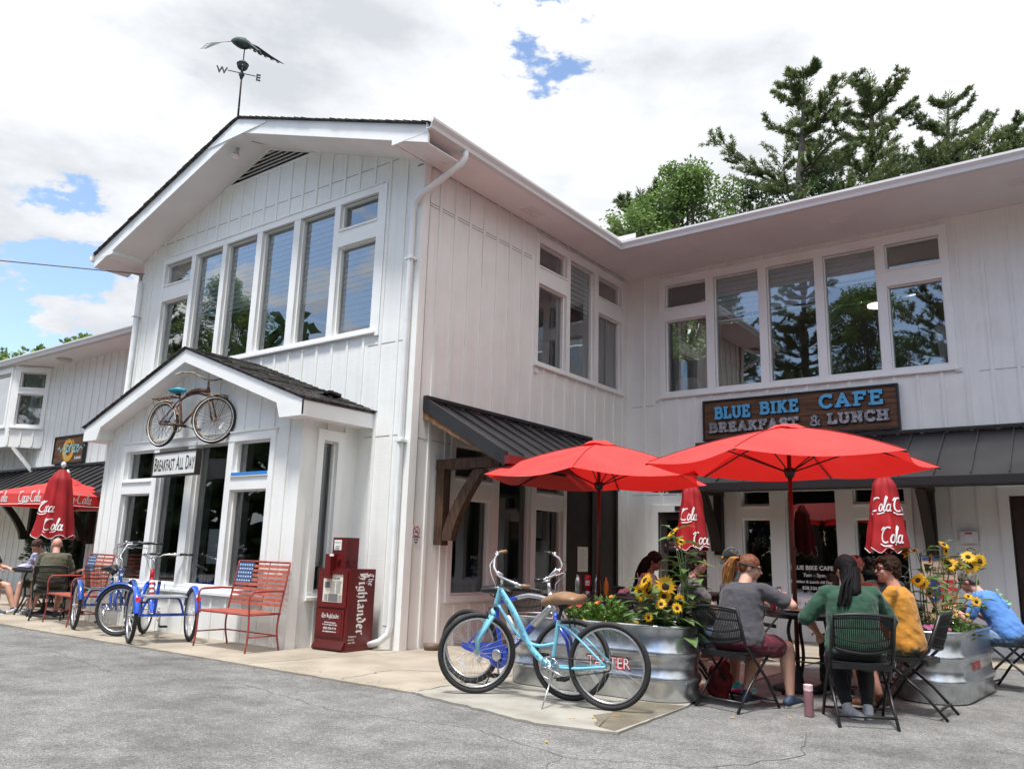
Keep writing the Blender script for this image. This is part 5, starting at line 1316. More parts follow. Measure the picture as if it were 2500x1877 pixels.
# ---------------- tricycles ----------------
def tricycle(loc, rz, label, basket=True, flag=False, seat=True, steer=0.4, paint='bright_blue_paint', bars_m='chrome', barsteer=None, sweep=.24, rise=.10, spread=.31, roll=0.0):
    t = thing('tricycle', label, 'tricycle', loc, rz, 'blue tricycles beside the bay')
    r = .325; tr = .345
    m = paint; fx = 1.12
    for s_ in (-1, 1):
        wheel(t, (0, s_ * tr, r), r, tyre=.024, rim='alloy', ns=24, tr_=.0016)
        fender(t, (0, s_ * tr, r), r + .02, 15, 172, m, w_=.07)
        rf = MB().lathe([(.001, -.012), (.030, -.010), (.032, .004)], (-(r + .03) * math.cos(R(35)), s_ * tr, r + (r + .03) * math.sin(R(35))), (-1, 0, .3), 14); rf.build('reflector', 'red_reflector', t)
    fw_ = wheel(t, (fx, 0, r), r, steer=steer, tyre=.024, rim='alloy', ns=26, tr_=.0016)
    fender(t, (fx, 0, r), r + .02, 35, 165, m, steer=steer)
    bb = V((.52, 0, .29)); hd0 = V((.98, 0, .68)); hd1 = V((.95, 0, .84))
    fr = MB().tube([(0, -tr + .05, r), (0, tr - .05, r)], .018, 8).build('frame', m, t, smooth=True)
    def fp(name, pts, rad, mm=m, n=8): return MB().tube(smooth_pts(pts, 4), rad, n).build(name, mm, fr, smooth=True)
    fp('carrier_loop', [(0, -.25, r), (.0, -.19, r + .17), (.0, -.10, r + .20), (0, .10, r + .20), (0, .19, r + .17), (0, .25, r)], .014)
    for s_ in (-1, 1): fp('rear_stay', [(0, s_ * .12, r), (.25, s_ * .06, r - .02), bb + V((-.03, s_ * .02, 0))], .014); fp('carrier_rail', [(0, s_ * .10, r + .20), (.22, s_ * .10, r + .20), (.40, s_ * .02, .52)], .012)
    fp('seat_tube', [bb, (.40, 0, .70)], .020); fp('head_tube', [hd0, hd1], .026)
    if flag:
        fp('main_tube', [hd0 + V((-.01, 0, .02)), (.86, 0, .50), (.72, 0, .36), bb], .030)
        mat('glossy_red', (.5, .012, .02), .3)
        f0, f1 = V((.97, 0, .74)), V((.80, 0, .46)); st = MB(); sw = MB()
        for k in range(4):
            a = f0.lerp(f1, .05 + .22 * k); c = f0.lerp(f1, .05 + .22 * k + .11); e_ = f0.lerp(f1, .05 + .22 * (k + 1))
            st.tube([a, c], .032, 10, caps=False); sw.tube([c, e_], .0318, 10, caps=False)
        st.build('red_stripe', 'glossy_red', fr, smooth=True); sw.build('white_stripe', 'letter_white', fr, smooth=True)
        MB().tube([hd0 + V((.0, 0, -.01)), hd1], .0275, 10).build('red_head', 'glossy_red', fr, smooth=True)
    else:
        fp('main_tube', [hd0, (.86, 0, .50), (.70, 0, .36), bb], .024)
        MB().lathe([(.001, .0), (.018, .001)], hd0 + V((.03, 0, .09)), (1, 0, 0), 12).build('badge', 'letter_white', fr)
    st_ = Matrix.Rotation(steer, 3, 'Z'); top = V((1.0, 0, .66)); fk = MB(); fh = V((fx, 0, r))
    for s_ in (-1, 1): fk.tube([top + st_ @ V((0, s_ * .05, 0)), fh + st_ @ V((-.03, s_ * .058, .15)), fh + st_ @ V((0, s_ * .058, 0))], [.017, .015, .011], 8)
    fk.tube([top + st_ @ V((0, -.05, 0)), top + V((0, 0, .03)), top + st_ @ V((0, .05, 0))], .018, 8); fk.build('fork', m, t, smooth=True)
    bs = steer if barsteer is None else barsteer
    handlebar(t, hd1 + V((0, 0, -.02)), (.93, 0, .99), spread=spread, rise=rise, sweep=sweep, roll=roll, steer=bs, bar=bars_m)
    if seat:
        MB().tube([(.40, 0, .68), (.385, 0, .76)], .014, 8).build('seat_post', 'chrome', t, smooth=True); saddle(t, (.39, 0, .815), 'black_vinyl', s=1.35)
        sp = MB()
        for s_ in (-1, 1): sp.tube([V((.30, s_ * .07, .80)) + V((.014 * math.cos(i * 1.3), .014 * math.sin(i * 1.3), -.009 * i)) for i in range(9)], .003, 4)
        sp.build('seat_springs', 'black_metal', t)
    else:
        MB().tube([(.40, 0, .68), (.398, 0, .715)], .022, 8).build('seat_clamp', 'black_metal', t, smooth=True)
        MB().tube([(.398, -.0, .70), (.36, -.06, .69), (.36, -.06, .62)], .005, 5).build('clamp_lever', 'alloy', t)
    crankset(t, bb, .08, ang=R(-75), side=-1, L_=.16)
    deck = MB(); deck.bx(-.19, .20, -.235, .235, r + .214, r + .232); deck.build('cargo_deck', mat('foil_deck', (.55, .60, .66), .35, .6, bump=.6, bscale=14, bdist=.02), t)
    if basket:
        bk = MB(); z0, z1 = r + .235, r + .52; x0, x1, y0, y1 = -.24, .24, -.27, .27
        X0, X1, Y0, Y1 = -.20, .20, -.23, .23
        for i in range(11):
            t_ = i / 10
            for (a, b, ys) in ((X0, x0, -1), (X1, x1, 1)):
                bk.tube([(a, Y0 + (Y1 - Y0) * t_, z0), (b, y0 + (y1 - y0) * t_, z1)], .0028, 3)
            for (a, b) in ((Y0, y0), (Y1, y1)):
                bk.tube([(X0 + (X1 - X0) * t_, a, z0), (x0 + (x1 - x0) * t_, b, z1)], .0028, 3)
            bk.tube([(X0, Y0 + (Y1 - Y0) * t_, z0), (X1, Y0 + (Y1 - Y0) * t_, z0)], .0028, 3)
        for i in range(6):
            t_ = i / 5; q = lambda A, B: A + (B - A) * t_
            bk.tube([(q(X0, x0), q(Y0, y0), q(z0, z1)), (q(X1, x1), q(Y0, y0), q(z0, z1)), (q(X1, x1), q(Y1, y1), q(z0, z1)), (q(X0, x0), q(Y1, y1), q(z0, z1))], .003 if i < 5 else .005, 3, closed=True)
        bk.build('wire_basket', 'black_metal', t)
    return t
# trike A faces away to the right, trike B shows its axle to the camera
tricycle((-4.46, -1.37, .015), R(-18), 'dark blue tricycle with wire basket and black saddle, left of the other tricycle', True, False, True, steer=R(48), sweep=.42, rise=.20, spread=.22, paint=mat('deep_blue_paint', (.008, .06, .30), .25, coat=.7), barsteer=R(235))
tricycle((-2.46, -1.66, .015), R(160), 'bright blue tricycle with red striped tube and no saddle, next to the orange bench', False, True, False, steer=R(-25), barsteer=R(40), sweep=.34, rise=.06)
# ---------------- flag benches ----------------
def bench(loc, rz, label):
    t = thing('flag_bench', label, 'bench', loc, rz, 'red metal benches with a flag panel')
    W = .50; zs = .42
    # local: faces -Y, back at +Y
    seat = MB()
    for i in range(9):
        y = -.25 + i * .058; seat.bx(-W + .02, W - .02, y, y + .042, zs, zs + .008)
    seat.build('seat', 'bench_orange', t)
    fr = MB()
    for y in (-.262, .275): fr.tube([(-W, y, zs - .006), (W, y, zs - .006)], .012, 6)
    for x in (-W, W): fr.tube([(x, -.262, zs - .006), (x, .275, zs - .006)], .012, 6)
    fr.build('seat_frame', 'bench_red', t, smooth=True)
    for s_ in (-1, 1):
        x = s_ * W
        MB().tube(smooth_pts([(x, -.27, 0), (x, -.245, .2), (x, -.255, .42), (x, -.27, .58), (x, -.235, .655), (x, -.15, .67), (x, .12, .675), (x, .30, .67)], 4), .0125, 8).build('arm', 'bench_red', t, smooth=True)
        MB().tube(smooth_pts([(x, .30, 0), (x, .24, .22), (x, .265, .45), (x, .33, .75), (x, .385, 1.0)], 4), .0125, 8).build('leg', 'bench_red', t, smooth=True)
        MB().tube([(x, -.25, .17), (x, .25, .17)], .009, 6).build('stretcher', 'bench_red', t, smooth=True)
    MB().tube([(-W, .25, .17), (W, .25, .17)], .009, 6).build('stretcher', 'bench_red', t, smooth=True)
    P = lambda x, s: V((x, .272 + .115 * (s - .45) / .55 + .0, s))
    MB().tube([P(-W, 1.0), P(W, 1.0)], .0125, 8).build('top_rail', 'bench_red', t, smooth=True)
    bk = MB()
    for i in range(9):
        z = .49 + i * .055; x0 = -W + .01 if z < .735 else -.175
        a, b = P(x0, z), P(W - .01, z); a2, b2 = P(x0, z + .034), P(W - .01, z + .034); n = V((0, -.004, 0))
        bk.hexa([a + n, b + n, b, a, a2 + n, b2 + n, b2, a2])
    bk.build('backrest', 'bench_orange', t)
    for x in (.12,): MB().tube([P(x, .44) + V((0, .012, 0)), P(x, 1.0)], .007, 5).build('back_strut', 'bench_red', t)
    fl = MB(); a, b, c, d = P(-W + .014, .745), P(-.18, .745), P(-.18, .985), P(-W + .014, .985); n = V((0, -.006, 0)); fl.hexa([a + n, b + n, b, a, d + n, c + n, c, d])
    fo = fl.build('flag_panel', 'flag_blue', t)
    st = MB()
    for r in range(5):
        for k in range(6):
            cx = -W + .045 + k * .048 + (.012 if r % 2 else 0); cz = .768 + r * .047
            if cx > -.19: continue
            o = P(cx, cz) + V((0, -.0075, 0)); pts = []
            for i in range(10):
                a = PI / 2 + i * PI / 5; q = .017 if i % 2 == 0 else .007; pts.append(o + V((q * math.cos(a), .0035 * math.sin(a) * q / .017, q * math.sin(a))))
            st.quad(*pts)
    st.build('stars', 'letter_white', fo)
    t.scale = (1, .82, 1)
    return t
bn = bench((-1.40, -1.325, .015), R(0.5), 'red metal bench with a starred blue panel between the tricycle and the newspaper box')
bench((-5.32, -1.38, .015), R(-7), 'red metal bench with a starred blue panel behind the wire basket of the far tricycle')

# ---------------- newspaper box ----------------
t = thing('newspaper_box', 'dark red newspaper vending box standing against the white wall', 'newspaper box', (-.535, -.63, .015), R(3))
b = MB(); b.bx(-.265, .265, 0, .44, .04, .95); b.bx(-.275, .275, -.012, .45, 0, .05); body = b.build('body', 'box_red', t)
b = MB()
for (x0, x1, z0, z1) in ((-.24, .24, .885, .925), (-.24, .24, .50, .555), (-.24, -.17, .5551, .8849), (.17, .24, .5551, .8849)): b.bx(x0, x1, -.018, -.0005, z0, z1)
dr = b.build('door', 'box_red', t)
b = MB(); b.bx(-.168, .168, -.006, -.002, .557, .883); nw = b.build('newspaper', 'paper', t)
b = MB(); PN = lambda x, z: (x, -.0075, z)
text_on(b, 'The Highlander', .05, (0, -.007, .825), (1, 0, 0), (0, 0, 1), 'c', bold=.001, xscale=.72); 
for x0, x1, z0, z1 in ((-.14, -.05, .72, .79), (-.07, .09, .565, .655)): b.quad(PN(x0, z0), PN(x1, z0), PN(x1, z1), PN(x0, z1))
rr = random.Random(5)
b.build('headline', 'ink_grey', nw)
b = MB()
for k in range(14):
    z = .80 - k * .0105
    for (x0, x1) in ((-.04, .04), (.05, .14)): 
        w_ = (x1 - x0) * rr.uniform(.8, 1); b.quad(PN(x0, z), PN(x0 + w_, z), PN(x0 + w_, z + .005), PN(x0, z + .005))
for k in range(9):
    for (x0, x1) in ((-.14, -.08), (.10, .15)):
        z = .64 - k * .009; b.quad(PN(x0, z), PN(x1, z), PN(x1, z + .0045), PN(x0, z + .0045))
mat('ink_light', (.32, .31, .28), .8); b.build('text_lines', 'ink_light', nw)
b = MB(); b.bx(-.215, .215, -.012, -.0005, .16, .475); b.bx(-.18, .18, -.016, -.0125, .185, .445)
pl_ = b.build('panel', 'box_red', t)
b = MB(); b.hexa([(-.25, -.055, .02), (.25, -.055, .02), (.25, 0, .02), (-.25, 0, .02), (-.25, -.055, .035), (.25, -.055, .035), (.25, -.001, .12), (-.25, -.001, .12)]); b.build('kick_ledge', 'box_dark_red', t)
b = MB(); fF = lambda u, v, l: V((u, -.0165 - l, v))
b_ = MB(); wd_ = black_text(b_, 'The Highlander', .034, fF, 0, 0, nib=.10, xs=.80); b_.v = [v + V((-wd_ / 2, 0, .375)) for v in b_.v]; b.join(b_)
for s_, sz, z in (('134 North 5th Street', .023, .315), ('P.O. Box 249 Highlands, NC 28741', .021, .29), ('(828) 526-4114', .036, .245), ('www.highlandsnews.com', .024, .212)):
    b2 = MB(); text_on(b2, s_, sz, (0, -.0165, z), (1, 0, 0), (0, 0, 1), 'c', bold=.0006, xscale=.82 if sz < .022 else .95); b2.build('text_line', 'letter_white', pl_)
b.build('lettering', 'letter_white', pl_)
b = MB(); fR = lambda u, v, l: V((.2655 + l, .40 - v, .93 - u))   # reads downwards on the right side
fR2 = lambda u, v, l: V((.2655 + l, .20 + v * 1.0, .93 - u))
fS = lambda u, v, l: V((.2655 + l, v, .92 - u))
wd_ = black_text(b, 'The', .058, fS, .02, .315, nib=.13, xs=.95); b.build('lettering', 'letter_white', body); b = MB()
wd_ = black_text(b, 'Highlander', .098, fS, .01, .155, nib=.14, xs=.97)
for i, s_ in enumerate(("'Bringing you", 'the news', "since 1958'")):
    b2 = MB(); text_on(b2, s_, .026, (.2655, .03, .165 - i * .035), (0, 1, 0), (0, 0, 1), 'l', bold=.0006); b2.build('text_line', 'letter_white', body)
b.build('lettering', 'letter_white', body)
b = MB(); b.bx(-.10, .135, .04, .25, .9505, 1.32); hd = b.build('coin_head', 'box_red', t)
b = MB(); b.bx(-.07, .05, .033, .0395, 1.17, 1.29); b.build('price_card', 'paper_white', hd)
b = MB(); b.bx(-.05, .02, .029, .0325, 1.185, 1.2); b.bx(-.04, .03, .029, .0325, 1.215, 1.22); b.bx(-.06, .04, .029, .0325, 1.26, 1.265); b.build('card_print', 'ink_light', hd)
b = MB(); b.bx(-.11, -.02, -.06, .0395, .83, 1.12); b.lathe([(.025, 0), (.025, .02)], (.03, .038, 1.06), (0, -1, 0), 12); b.build('coin_slot', 'box_red', hd, smooth=False)
b = MB(); b.bx(-.04, .03, -.063, -.0605, 1.095, 1.12); b.bx(-.112, -.110, -.05, -.01, 1.02, 1.06); b.build('sticker', 'letter_white', hd)
b = MB(); b.tube([(.136, .10, 1.03), (.20, .10, 1.03)], .012, 8); b.bx(.17, .225, .07, .13, 1.0, 1.05); b.build('coin_return', 'box_dark_red', hd)

# ---------------- stock tank planters ----------------
def tank(loc, rz, L_, Wd, H, label, seed):
    t = thing('steel_planter', label, 'planter', loc, rz, 'galvanized steel tank planters')
    r = Wd / 2; prof = []
    def ring(off, z):
        pts = []
        for i in range(13): a = -PI / 2 + PI * i / 12; pts.append((L_ / 2 - r + (r + off) * math.cos(a), (r + off) * math.sin(a), z))
        for i in range(13): a = PI / 2 + PI * i / 12; pts.append((-L_ / 2 + r + (r + off) * math.cos(a), (r + off) * math.sin(a), z))
        return pts
    lv = [(-.018, .0), (-.004, .012), (-.004, .13), (.016, .155), (.021, .18), (.016, .205), (-.004, .23), (-.004, .335), (.016, .36), (.021, .385), (.016, .41), (-.004, .435), (-.002, H - .03), (.0, H - .015)]
    b = MB(); n = 26
    sub = []
    for o_, z in lv: b.v += [V(p) for p in ring(o_, z)]
    for i in range(len(lv) - 1):
        for j in range(n): b.f.append((i * n + j, i * n + (j + 1) % n, (i + 1) * n + (j + 1) % n, (i + 1) * n + j)); b.m.append(0)
    b.build('shell', 'galvanized', t, smooth=True, angle=50)
    MB().tube(ring(.004, H - .005), .016, 8, closed=True).build('rim', 'galvanized', t, smooth=True)
    b = MB(); b.quad(*ring(-.02, H - .10)); b.build('soil', 'soil', t)
    return t
tk1 = tank((3.215, -.68, .016), R(2.5), 1.83, .62, .61, 'galvanized steel tank planter with sunflowers behind the two parked bicycles', 1)
tk2 = tank((5.66, 1.66, .004), R(86), 1.60, .62, .61, 'galvanized steel tank planter on the right with tall sunflowers and pink flowers', 2)
def tank_text(par, x0, x1, zc, y, s=1):
    b = MB(); text_on(b, 'TARTER', .13, (x0, y, zc - .045), (s, 0, 0), (0, 0, 1), 'l', bold=.007, xscale=(abs(x1 - x0)) / .56); b.build('lettering', 'sign_red', par)
    b = MB(); text_on(b, 'TARTER', .13, (x0 + .006 * s, y - .001, zc - .045), (s, 0, 0), (0, 0, 1), 'l', bold=-.001, xscale=(abs(x1 - x0)) / .56); b.build('lettering', 'letter_white', par)
tank_text(tk1, .02, .52, .285, -.3095)
b = MB(); b_ = MB(); text_on(b_, 'TARTER', .10, (0, 0, 0), (1, 0, 0), (0, 0, 1), 'c', bold=.004); b_.xf(Matrix.Translation((-.2, -.309, .27)) ); b_.build('lettering', 'sign_red', tk2)

# plants
mat('sun_leaf', (.15, .24, .075), .6, col2=(.08, .15, .04), vscale=14, trans=.3)
mat('sun_stem', (.16, .22, .08), .6)
mat('petal', (.86, .56, .015), .6, col2=(.75, .40, .01), vscale=20, trans=.35)
mat('petal_orange', (.80, .26, .02), .6, trans=.3); mat('petal_red', (.5, .03, .02), .6, trans=.3); mat('petal_pink', (.55, .16, .34), .6, trans=.3)
mat('seed_head', (.035, .016, .008), .9, bump=.6, bscale=160)
mat('leaf_fine', (.12, .22, .035), .6, col2=(.06, .13, .02), vscale=12, trans=.3)
def petal_ring(b, c, d, r0, r1, n, w_, rr, droop=.1):
    d = V(d).normalized(); u, v_ = frame_of(d); off = rr.uniform(0, 1)
    for k in range(n):
        a = 2 * PI * (k + off) / n + rr.uniform(-.08, .08); e = u * math.cos(a) + v_ * math.sin(a); s = d.cross(e)
        L_ = r1 * rr.uniform(.85, 1.08); dz = d * (rr.uniform(-.3, .3) * droop * r1)
        p0 = V(c) + e * r0; pm = V(c) + e * (r0 + (L_ - r0) * .5) + dz * .3 + d * .004; p1 = V(c) + e * L_ + dz
        b.quad(p0 - s * w_ * .45, pm - s * w_, p1, pm + s * w_, p0 + s * w_ * .45)
def sun_leaf(b, p, d, L_, w_, rr):
    d = V(d).normalized(); s = d.cross(V((0, 0, 1)))
    s = s.normalized() if s.length > 1e-3 else V((1, 0, 0)); n = s.cross(d)
    P = [(0, .0), (.12, .34), (.35, .5), (.62, .36), (.85, .15), (1, 0)]
    mid = [V(p) + d * (L_ * a) - n * 0 + V((0, 0, -L_ * .35 * a * a)) for a, _ in P]
    for sg in (1, -1):
        for i in range(len(P) - 1):
            a = mid[i]; c = mid[i + 1]; wa = P[i][1] * w_; wc = P[i + 1][1] * w_
            q = [a, c, c + s * sg * wc + n * wc * .25, a + s * sg * wa + n * wa * .25]
            b.quad(*(q if sg > 0 else list(reversed(q))))
def sunflower(name, label, base, stems, leaves, seed, par=None, group=None, m='petal', low=12, lowR=.2, fl=1.0):
    """stems: list of (tip xyz world, flower radius, facing)"""
    rr = random.Random(seed); base = V(base)
    t = thing(name, label, 'flowers', base, 0, group)
    S = MB(); Lf = MB(); fl_i = 0
    cdir = V((.45, -.85, .2))
    for tip, fr_, face in stems:
        tip = V(tip) - base; bs = V((rr.uniform(-.08, .08), rr.uniform(-.06, .06), 0)) + V((tip.x * .25, tip.y * .25, 0))
        P = smooth_pts([bs, bs.lerp(tip, .5) + V((rr.uniform(-.05, .05), rr.uniform(-.04, .04), 0)), tip - V(face).normalized() * .03, tip], 5)
        S.tube(P, [.0065 - .003 * i / (len(P) - 1) for i in range(len(P))], 5); fr_ *= .88
        for k in range(leaves):
            q = P[rr.randint(3, len(P) - 4)]; a = rr.uniform(0, 2 * PI); Ls = rr.uniform(.11, .21)
            d = V((math.cos(a), math.sin(a), rr.uniform(.0, .5))).normalized(); st = q + d * .06
            S.tube([q, st], .003, 3); sun_leaf(Lf, st, d, Ls, Ls * .62, rr)
        if fr_ > 0:
            f = MB(); petal_ring(f, tip, face, fr_ * .28, fr_, 17, fr_ * .11, rr); petal_ring(f, tip - V(face).normalized() * .003, face, fr_ * .28, fr_ * .92, 15, fr_ * .11, rr)
            fo = f.build('blossom', m, t)
            c = MB(); d = V(face).normalized(); c.lathe([(.001, .012), (fr_ * .2, .011), (fr_ * .31, .004), (fr_ * .3, -.006)], tip, d, 14); c.build('seed_head', 'seed_head', fo, smooth=True)
    for k in range(low):
        a = rr.uniform(0, 2 * PI); r_ = rr.uniform(.05, lowR); q = V((r_ * math.cos(a) * 1.2, r_ * math.sin(a), rr.uniform(.0, .32) * (1 - r_ / lowR * .5)))
        d = V((math.cos(a), math.sin(a), rr.uniform(-.3, .5))).normalized(); Ls = rr.uniform(.10, .19); S.tube([V((q.x * .4, q.y * .4, q.z * .3)), q], .004, 3); sun_leaf(Lf, q, d, Ls, Ls * .7, rr)
    S.build('stem', 'sun_stem', t, smooth=True); Lf.build('foliage', 'sun_leaf', t)
    return t
def px_at(px, py, dep): return dir_pos(px, py, dep)
def zb_(a, b): return (1000 + a / 2.949, 1250 + b / 2.949)
cf = (.45, -.88, .12)
q = lambda a, b, dep: px_at(*zb_(a, b), dep)
sunflower('sunflower_plant', 'big yellow sunflower clump spilling over the right end of the long steel planter', (3.90, -.62, .53),
    [(q(1843, 535, 6.95), .118, cf), (q(1695, 490, 6.9), .10, (-.5, -.6, .5)), (q(1725, 520, 6.95), .09, (-.6, -.6, .2)), (q(1720, 565, 6.95), .10, (.9, -.5, .1)), (q(1657, 580, 6.9), .10, (.95, -.2, .2)), (q(1832, 605, 6.9), .082, (.3, -.8, .5)),
     (q(1810, 660, 6.8), .06, (.3, -.8, .5)), (q(1945, 640, 6.9), .085, (.9, -.5, .2)), (q(1925, 690, 6.8), .06, (.7, -.6, .4)), (q(1720, 755, 6.8), .05, cf), (q(1905, 190 , 7.05), .0, cf), (q(1960, 500, 7.0), .0, cf)], 5, 3, low=62, lowR=.32)
sunflower('sunflower_plant', 'tall single-stalk sunflower rising in front of the woman in glasses', (3.98, -.55, .53),
    [(q(1893, 145, 7.0), .085, (-.5, -.5, .7)), (q(1955, 215, 7.0), .05, (.4, -.6, .7)), (q(1985, 330, 7.0), .0, cf), (q(2010, 420, 7.0), .0, cf), (q(2040, 500, 6.95), .0, cf), (q(1960, 380, 7.0), .0, cf)], 6, 5, low=14, lowR=.12)
def zd_(a, b): return (1950 + a / 3.02, 1250 + b / 3.02)
q2 = lambda a, b, dep=8.0: px_at(*zd_(a, b), dep)
sunflower('sunflower_plant', 'tall airy sunflower cluster in the right steel planter before the welcome flag', (5.66, 1.62, .53),
    [(q2(1265, 400), .10, (.3, -.9, .2)), (q2(1248, 330), .09, (.2, -.7, .6)), (q2(1335, 360), .09, (.6, -.8, .1)), (q2(1110, 385), .10, (.1, -.8, .4)), (q2(1135, 400), .08, (.6, -.8, .1)), (q2(1185, 385), .08, (.9, -.4, .2)), (q2(1070, 240), .07, (.5, -.3, .7)), (q2(1085, 285), .07, (.9, -.3, 0)), (q2(970, 345), .07, (-.9, -.4, .2)),
     (q2(915, 525, 7.4), .08, (.2, -.9, .1)), (q2(880, 500, 7.4), .09, (-.3, -.8, .4)), (q2(855, 283, 7.6), .05, (-.5, -.4, .7)), (q2(795, 310, 7.6), .06, (-.6, -.4, .5)), (q2(1310, 660, 7.6), .06, (.4, -.8, .3)), (q2(1250, 620, 7.7), .05, (.2, -.6, .7)), (q2(965, 600, 7.5), .06, (-.2, -.6, .7))], 4, 8, low=50, lowR=.3)
def bushy(name, label, base, R_, H, n, leafm, seed, fl=None, nf=10, fr_=.02, leaf=.035, cat='plant'):
    rr = random.Random(seed); t = thing(name, label, cat, base); b = MB()
    for i in range(n):
        a = rr.uniform(0, 2 * PI); k = rr.random() ** .5 * R_; z = rr.uniform(0, H) * (1 - .5 * (k / R_) ** 2)
        blade(b, V((k * math.cos(a) * 1.1, k * math.sin(a), z)), V((math.cos(a) * .7 + rr.uniform(-.4, .4), math.sin(a) * .7 + rr.uniform(-.4, .4), rr.uniform(-.1, 1))), leaf * rr.uniform(.7, 1.4), leaf * .2, rr)
    b.build('foliage', leafm, t)
    if fl:
        for i in range(nf):
            a = rr.uniform(0, 2 * PI); k = rr.random() ** .5 * R_; f = MB(); c = V((k * math.cos(a) * 1.1, k * math.sin(a), H * rr.uniform(.75, 1.1))); petal_ring(f, c, (rr.uniform(-.3, .5), -.6, .7), .002, fr_, 7, fr_ * .35, rr); f.build('blossom', rr.choice(fl), t)
    return t
bushy('marigold_plant', 'feathery green marigold bush in the middle of the long steel planter', (3.30, -.72, .52), .20, .30, 900, 'leaf_fine', 3, ['petal_orange'], 3, .024, .06)
bushy('marigold_plant', 'feathery green marigold bush next to the small flag', (3.03, -.70, .52), .15, .26, 600, 'leaf_fine', 4, ['petal_orange', 'petal_red'], 4, .028, .06)
bushy('flower_bed', 'low yellow flowers along the front rim of the long steel planter', (3.45, -.84, .52), .26, .10, 300, 'sun_leaf', 5, ['petal'], 12, .022)
bushy('flower_bed', 'dark red and green low flowers at the left end of the long planter', (2.66, -.72, .51), .24, .12, 420, 'sun_leaf', 6, ['petal_red', 'petal', 'petal_pink'], 12, .02)
bushy('petunia_plant', 'pink petunias spilling over the near end of the right steel planter', (5.62, 1.08, .52), .17, .13, 300, 'sun_leaf', 7, ['petal_pink'], 34, .028)
bushy('flower_bed', 'dense small green bedding plants in the right steel planter', (5.68, 1.45, .52), .25, .24, 800, 'leaf_fine', 8, ['petal'], 6, .02)
for i, (x, y) in enumerate(((3.96, -1.72), (3.86, -1.90), (4.60, -1.05), (4.93, -.72), (4.02, -2.75), (6.0, 1.9), (3.75, -2.02))):
    b = MB(); petal_ring(b, V((0, 0, .004)), (.1, .1, 1), .002, .032, 2, .009, random.Random(i), .05)
    tag(b.build('fallen_petal', 'petal', loc=(0, 0, 0)), 'yellow sunflower petal lying on the pavement', 'petal', 'fallen petals'); sc.objects[-1].location = (x, y, .0195 if y < -1.6 and x < 4.1 and y > -2.2 else .006)

# small flag in the planter
def flag_mesh(par, P, cols=('sign_red', 'letter_white'), canton=(.42, .54), stripes=13, stars=True):
    """P(u,v)->point, u,v in 0..1"""
    for k in range(2):
        b = MB()
        for i in range(stripes):
            if i % 2 != k: continue
            v0, v1 = 1 - (i + 1) / stripes, 1 - i / stripes
            u0 = canton[0] if i < stripes * canton[1] - .3 else 0
            n = 8
            for j in range(n):
                a = u0 + (1 - u0) * j / n; c = u0 + (1 - u0) * (j + 1) / n
                b.quad(P(a, v0), P(c, v0), P(c, v1), P(a, v1))
        b.build('stripes', cols[k], par)
    b = MB(); n = 4; cv = 1 - math.ceil(stripes * canton[1]) / stripes if stripes == 13 else 1 - canton[1]
    for j in range(n):
        a, c = canton[0] * j / n, canton[0] * (j + 1) / n; b.quad(P(a, cv), P(c, cv), P(c, 1), P(a, 1))
    co = b.build('canton', 'sign_navy', par)
    b = MB()
    for r in range(5):
        for k in range(5):
            u = canton[0] * (k + .5) / 5; v_ = cv + (1 - cv) * (r + .5) / 5; c = P(u, v_); ex = (P(u + .01, v_) - c).normalized(); ey = (P(u, v_ + .01) - c).normalized(); nn = ex.cross(ey)
            s = canton[0] * .05 * (P(1, .5) - P(0, .5)).length
            b.quad(*[c + nn * .0015 + (ex * math.cos(PI / 2 + i * PI / 5) + ey * math.sin(PI / 2 + i * PI / 5)) * (s if i % 2 == 0 else s * .4) for i in range(10)])
    b.build('stars', 'letter_white', co)
t = thing('small_flag', 'small american flag on a stick in the long steel planter', 'flag', (2.90, -.90, .5))
MB().tube([(0, 0, 0), (.03, 0, .42)], .004, 5).build('stick', 'timber_light', t)
flag_mesh(t, lambda u, v_: V((.025 + .05 * u + .13 * (1 - v_) * u + .0 * v_, -.02 * math.sin(u * 5), .34 - .02 * u - (u * .26) * 1.0 + (v_ - 1) * .16 * (1 - u * .3))))

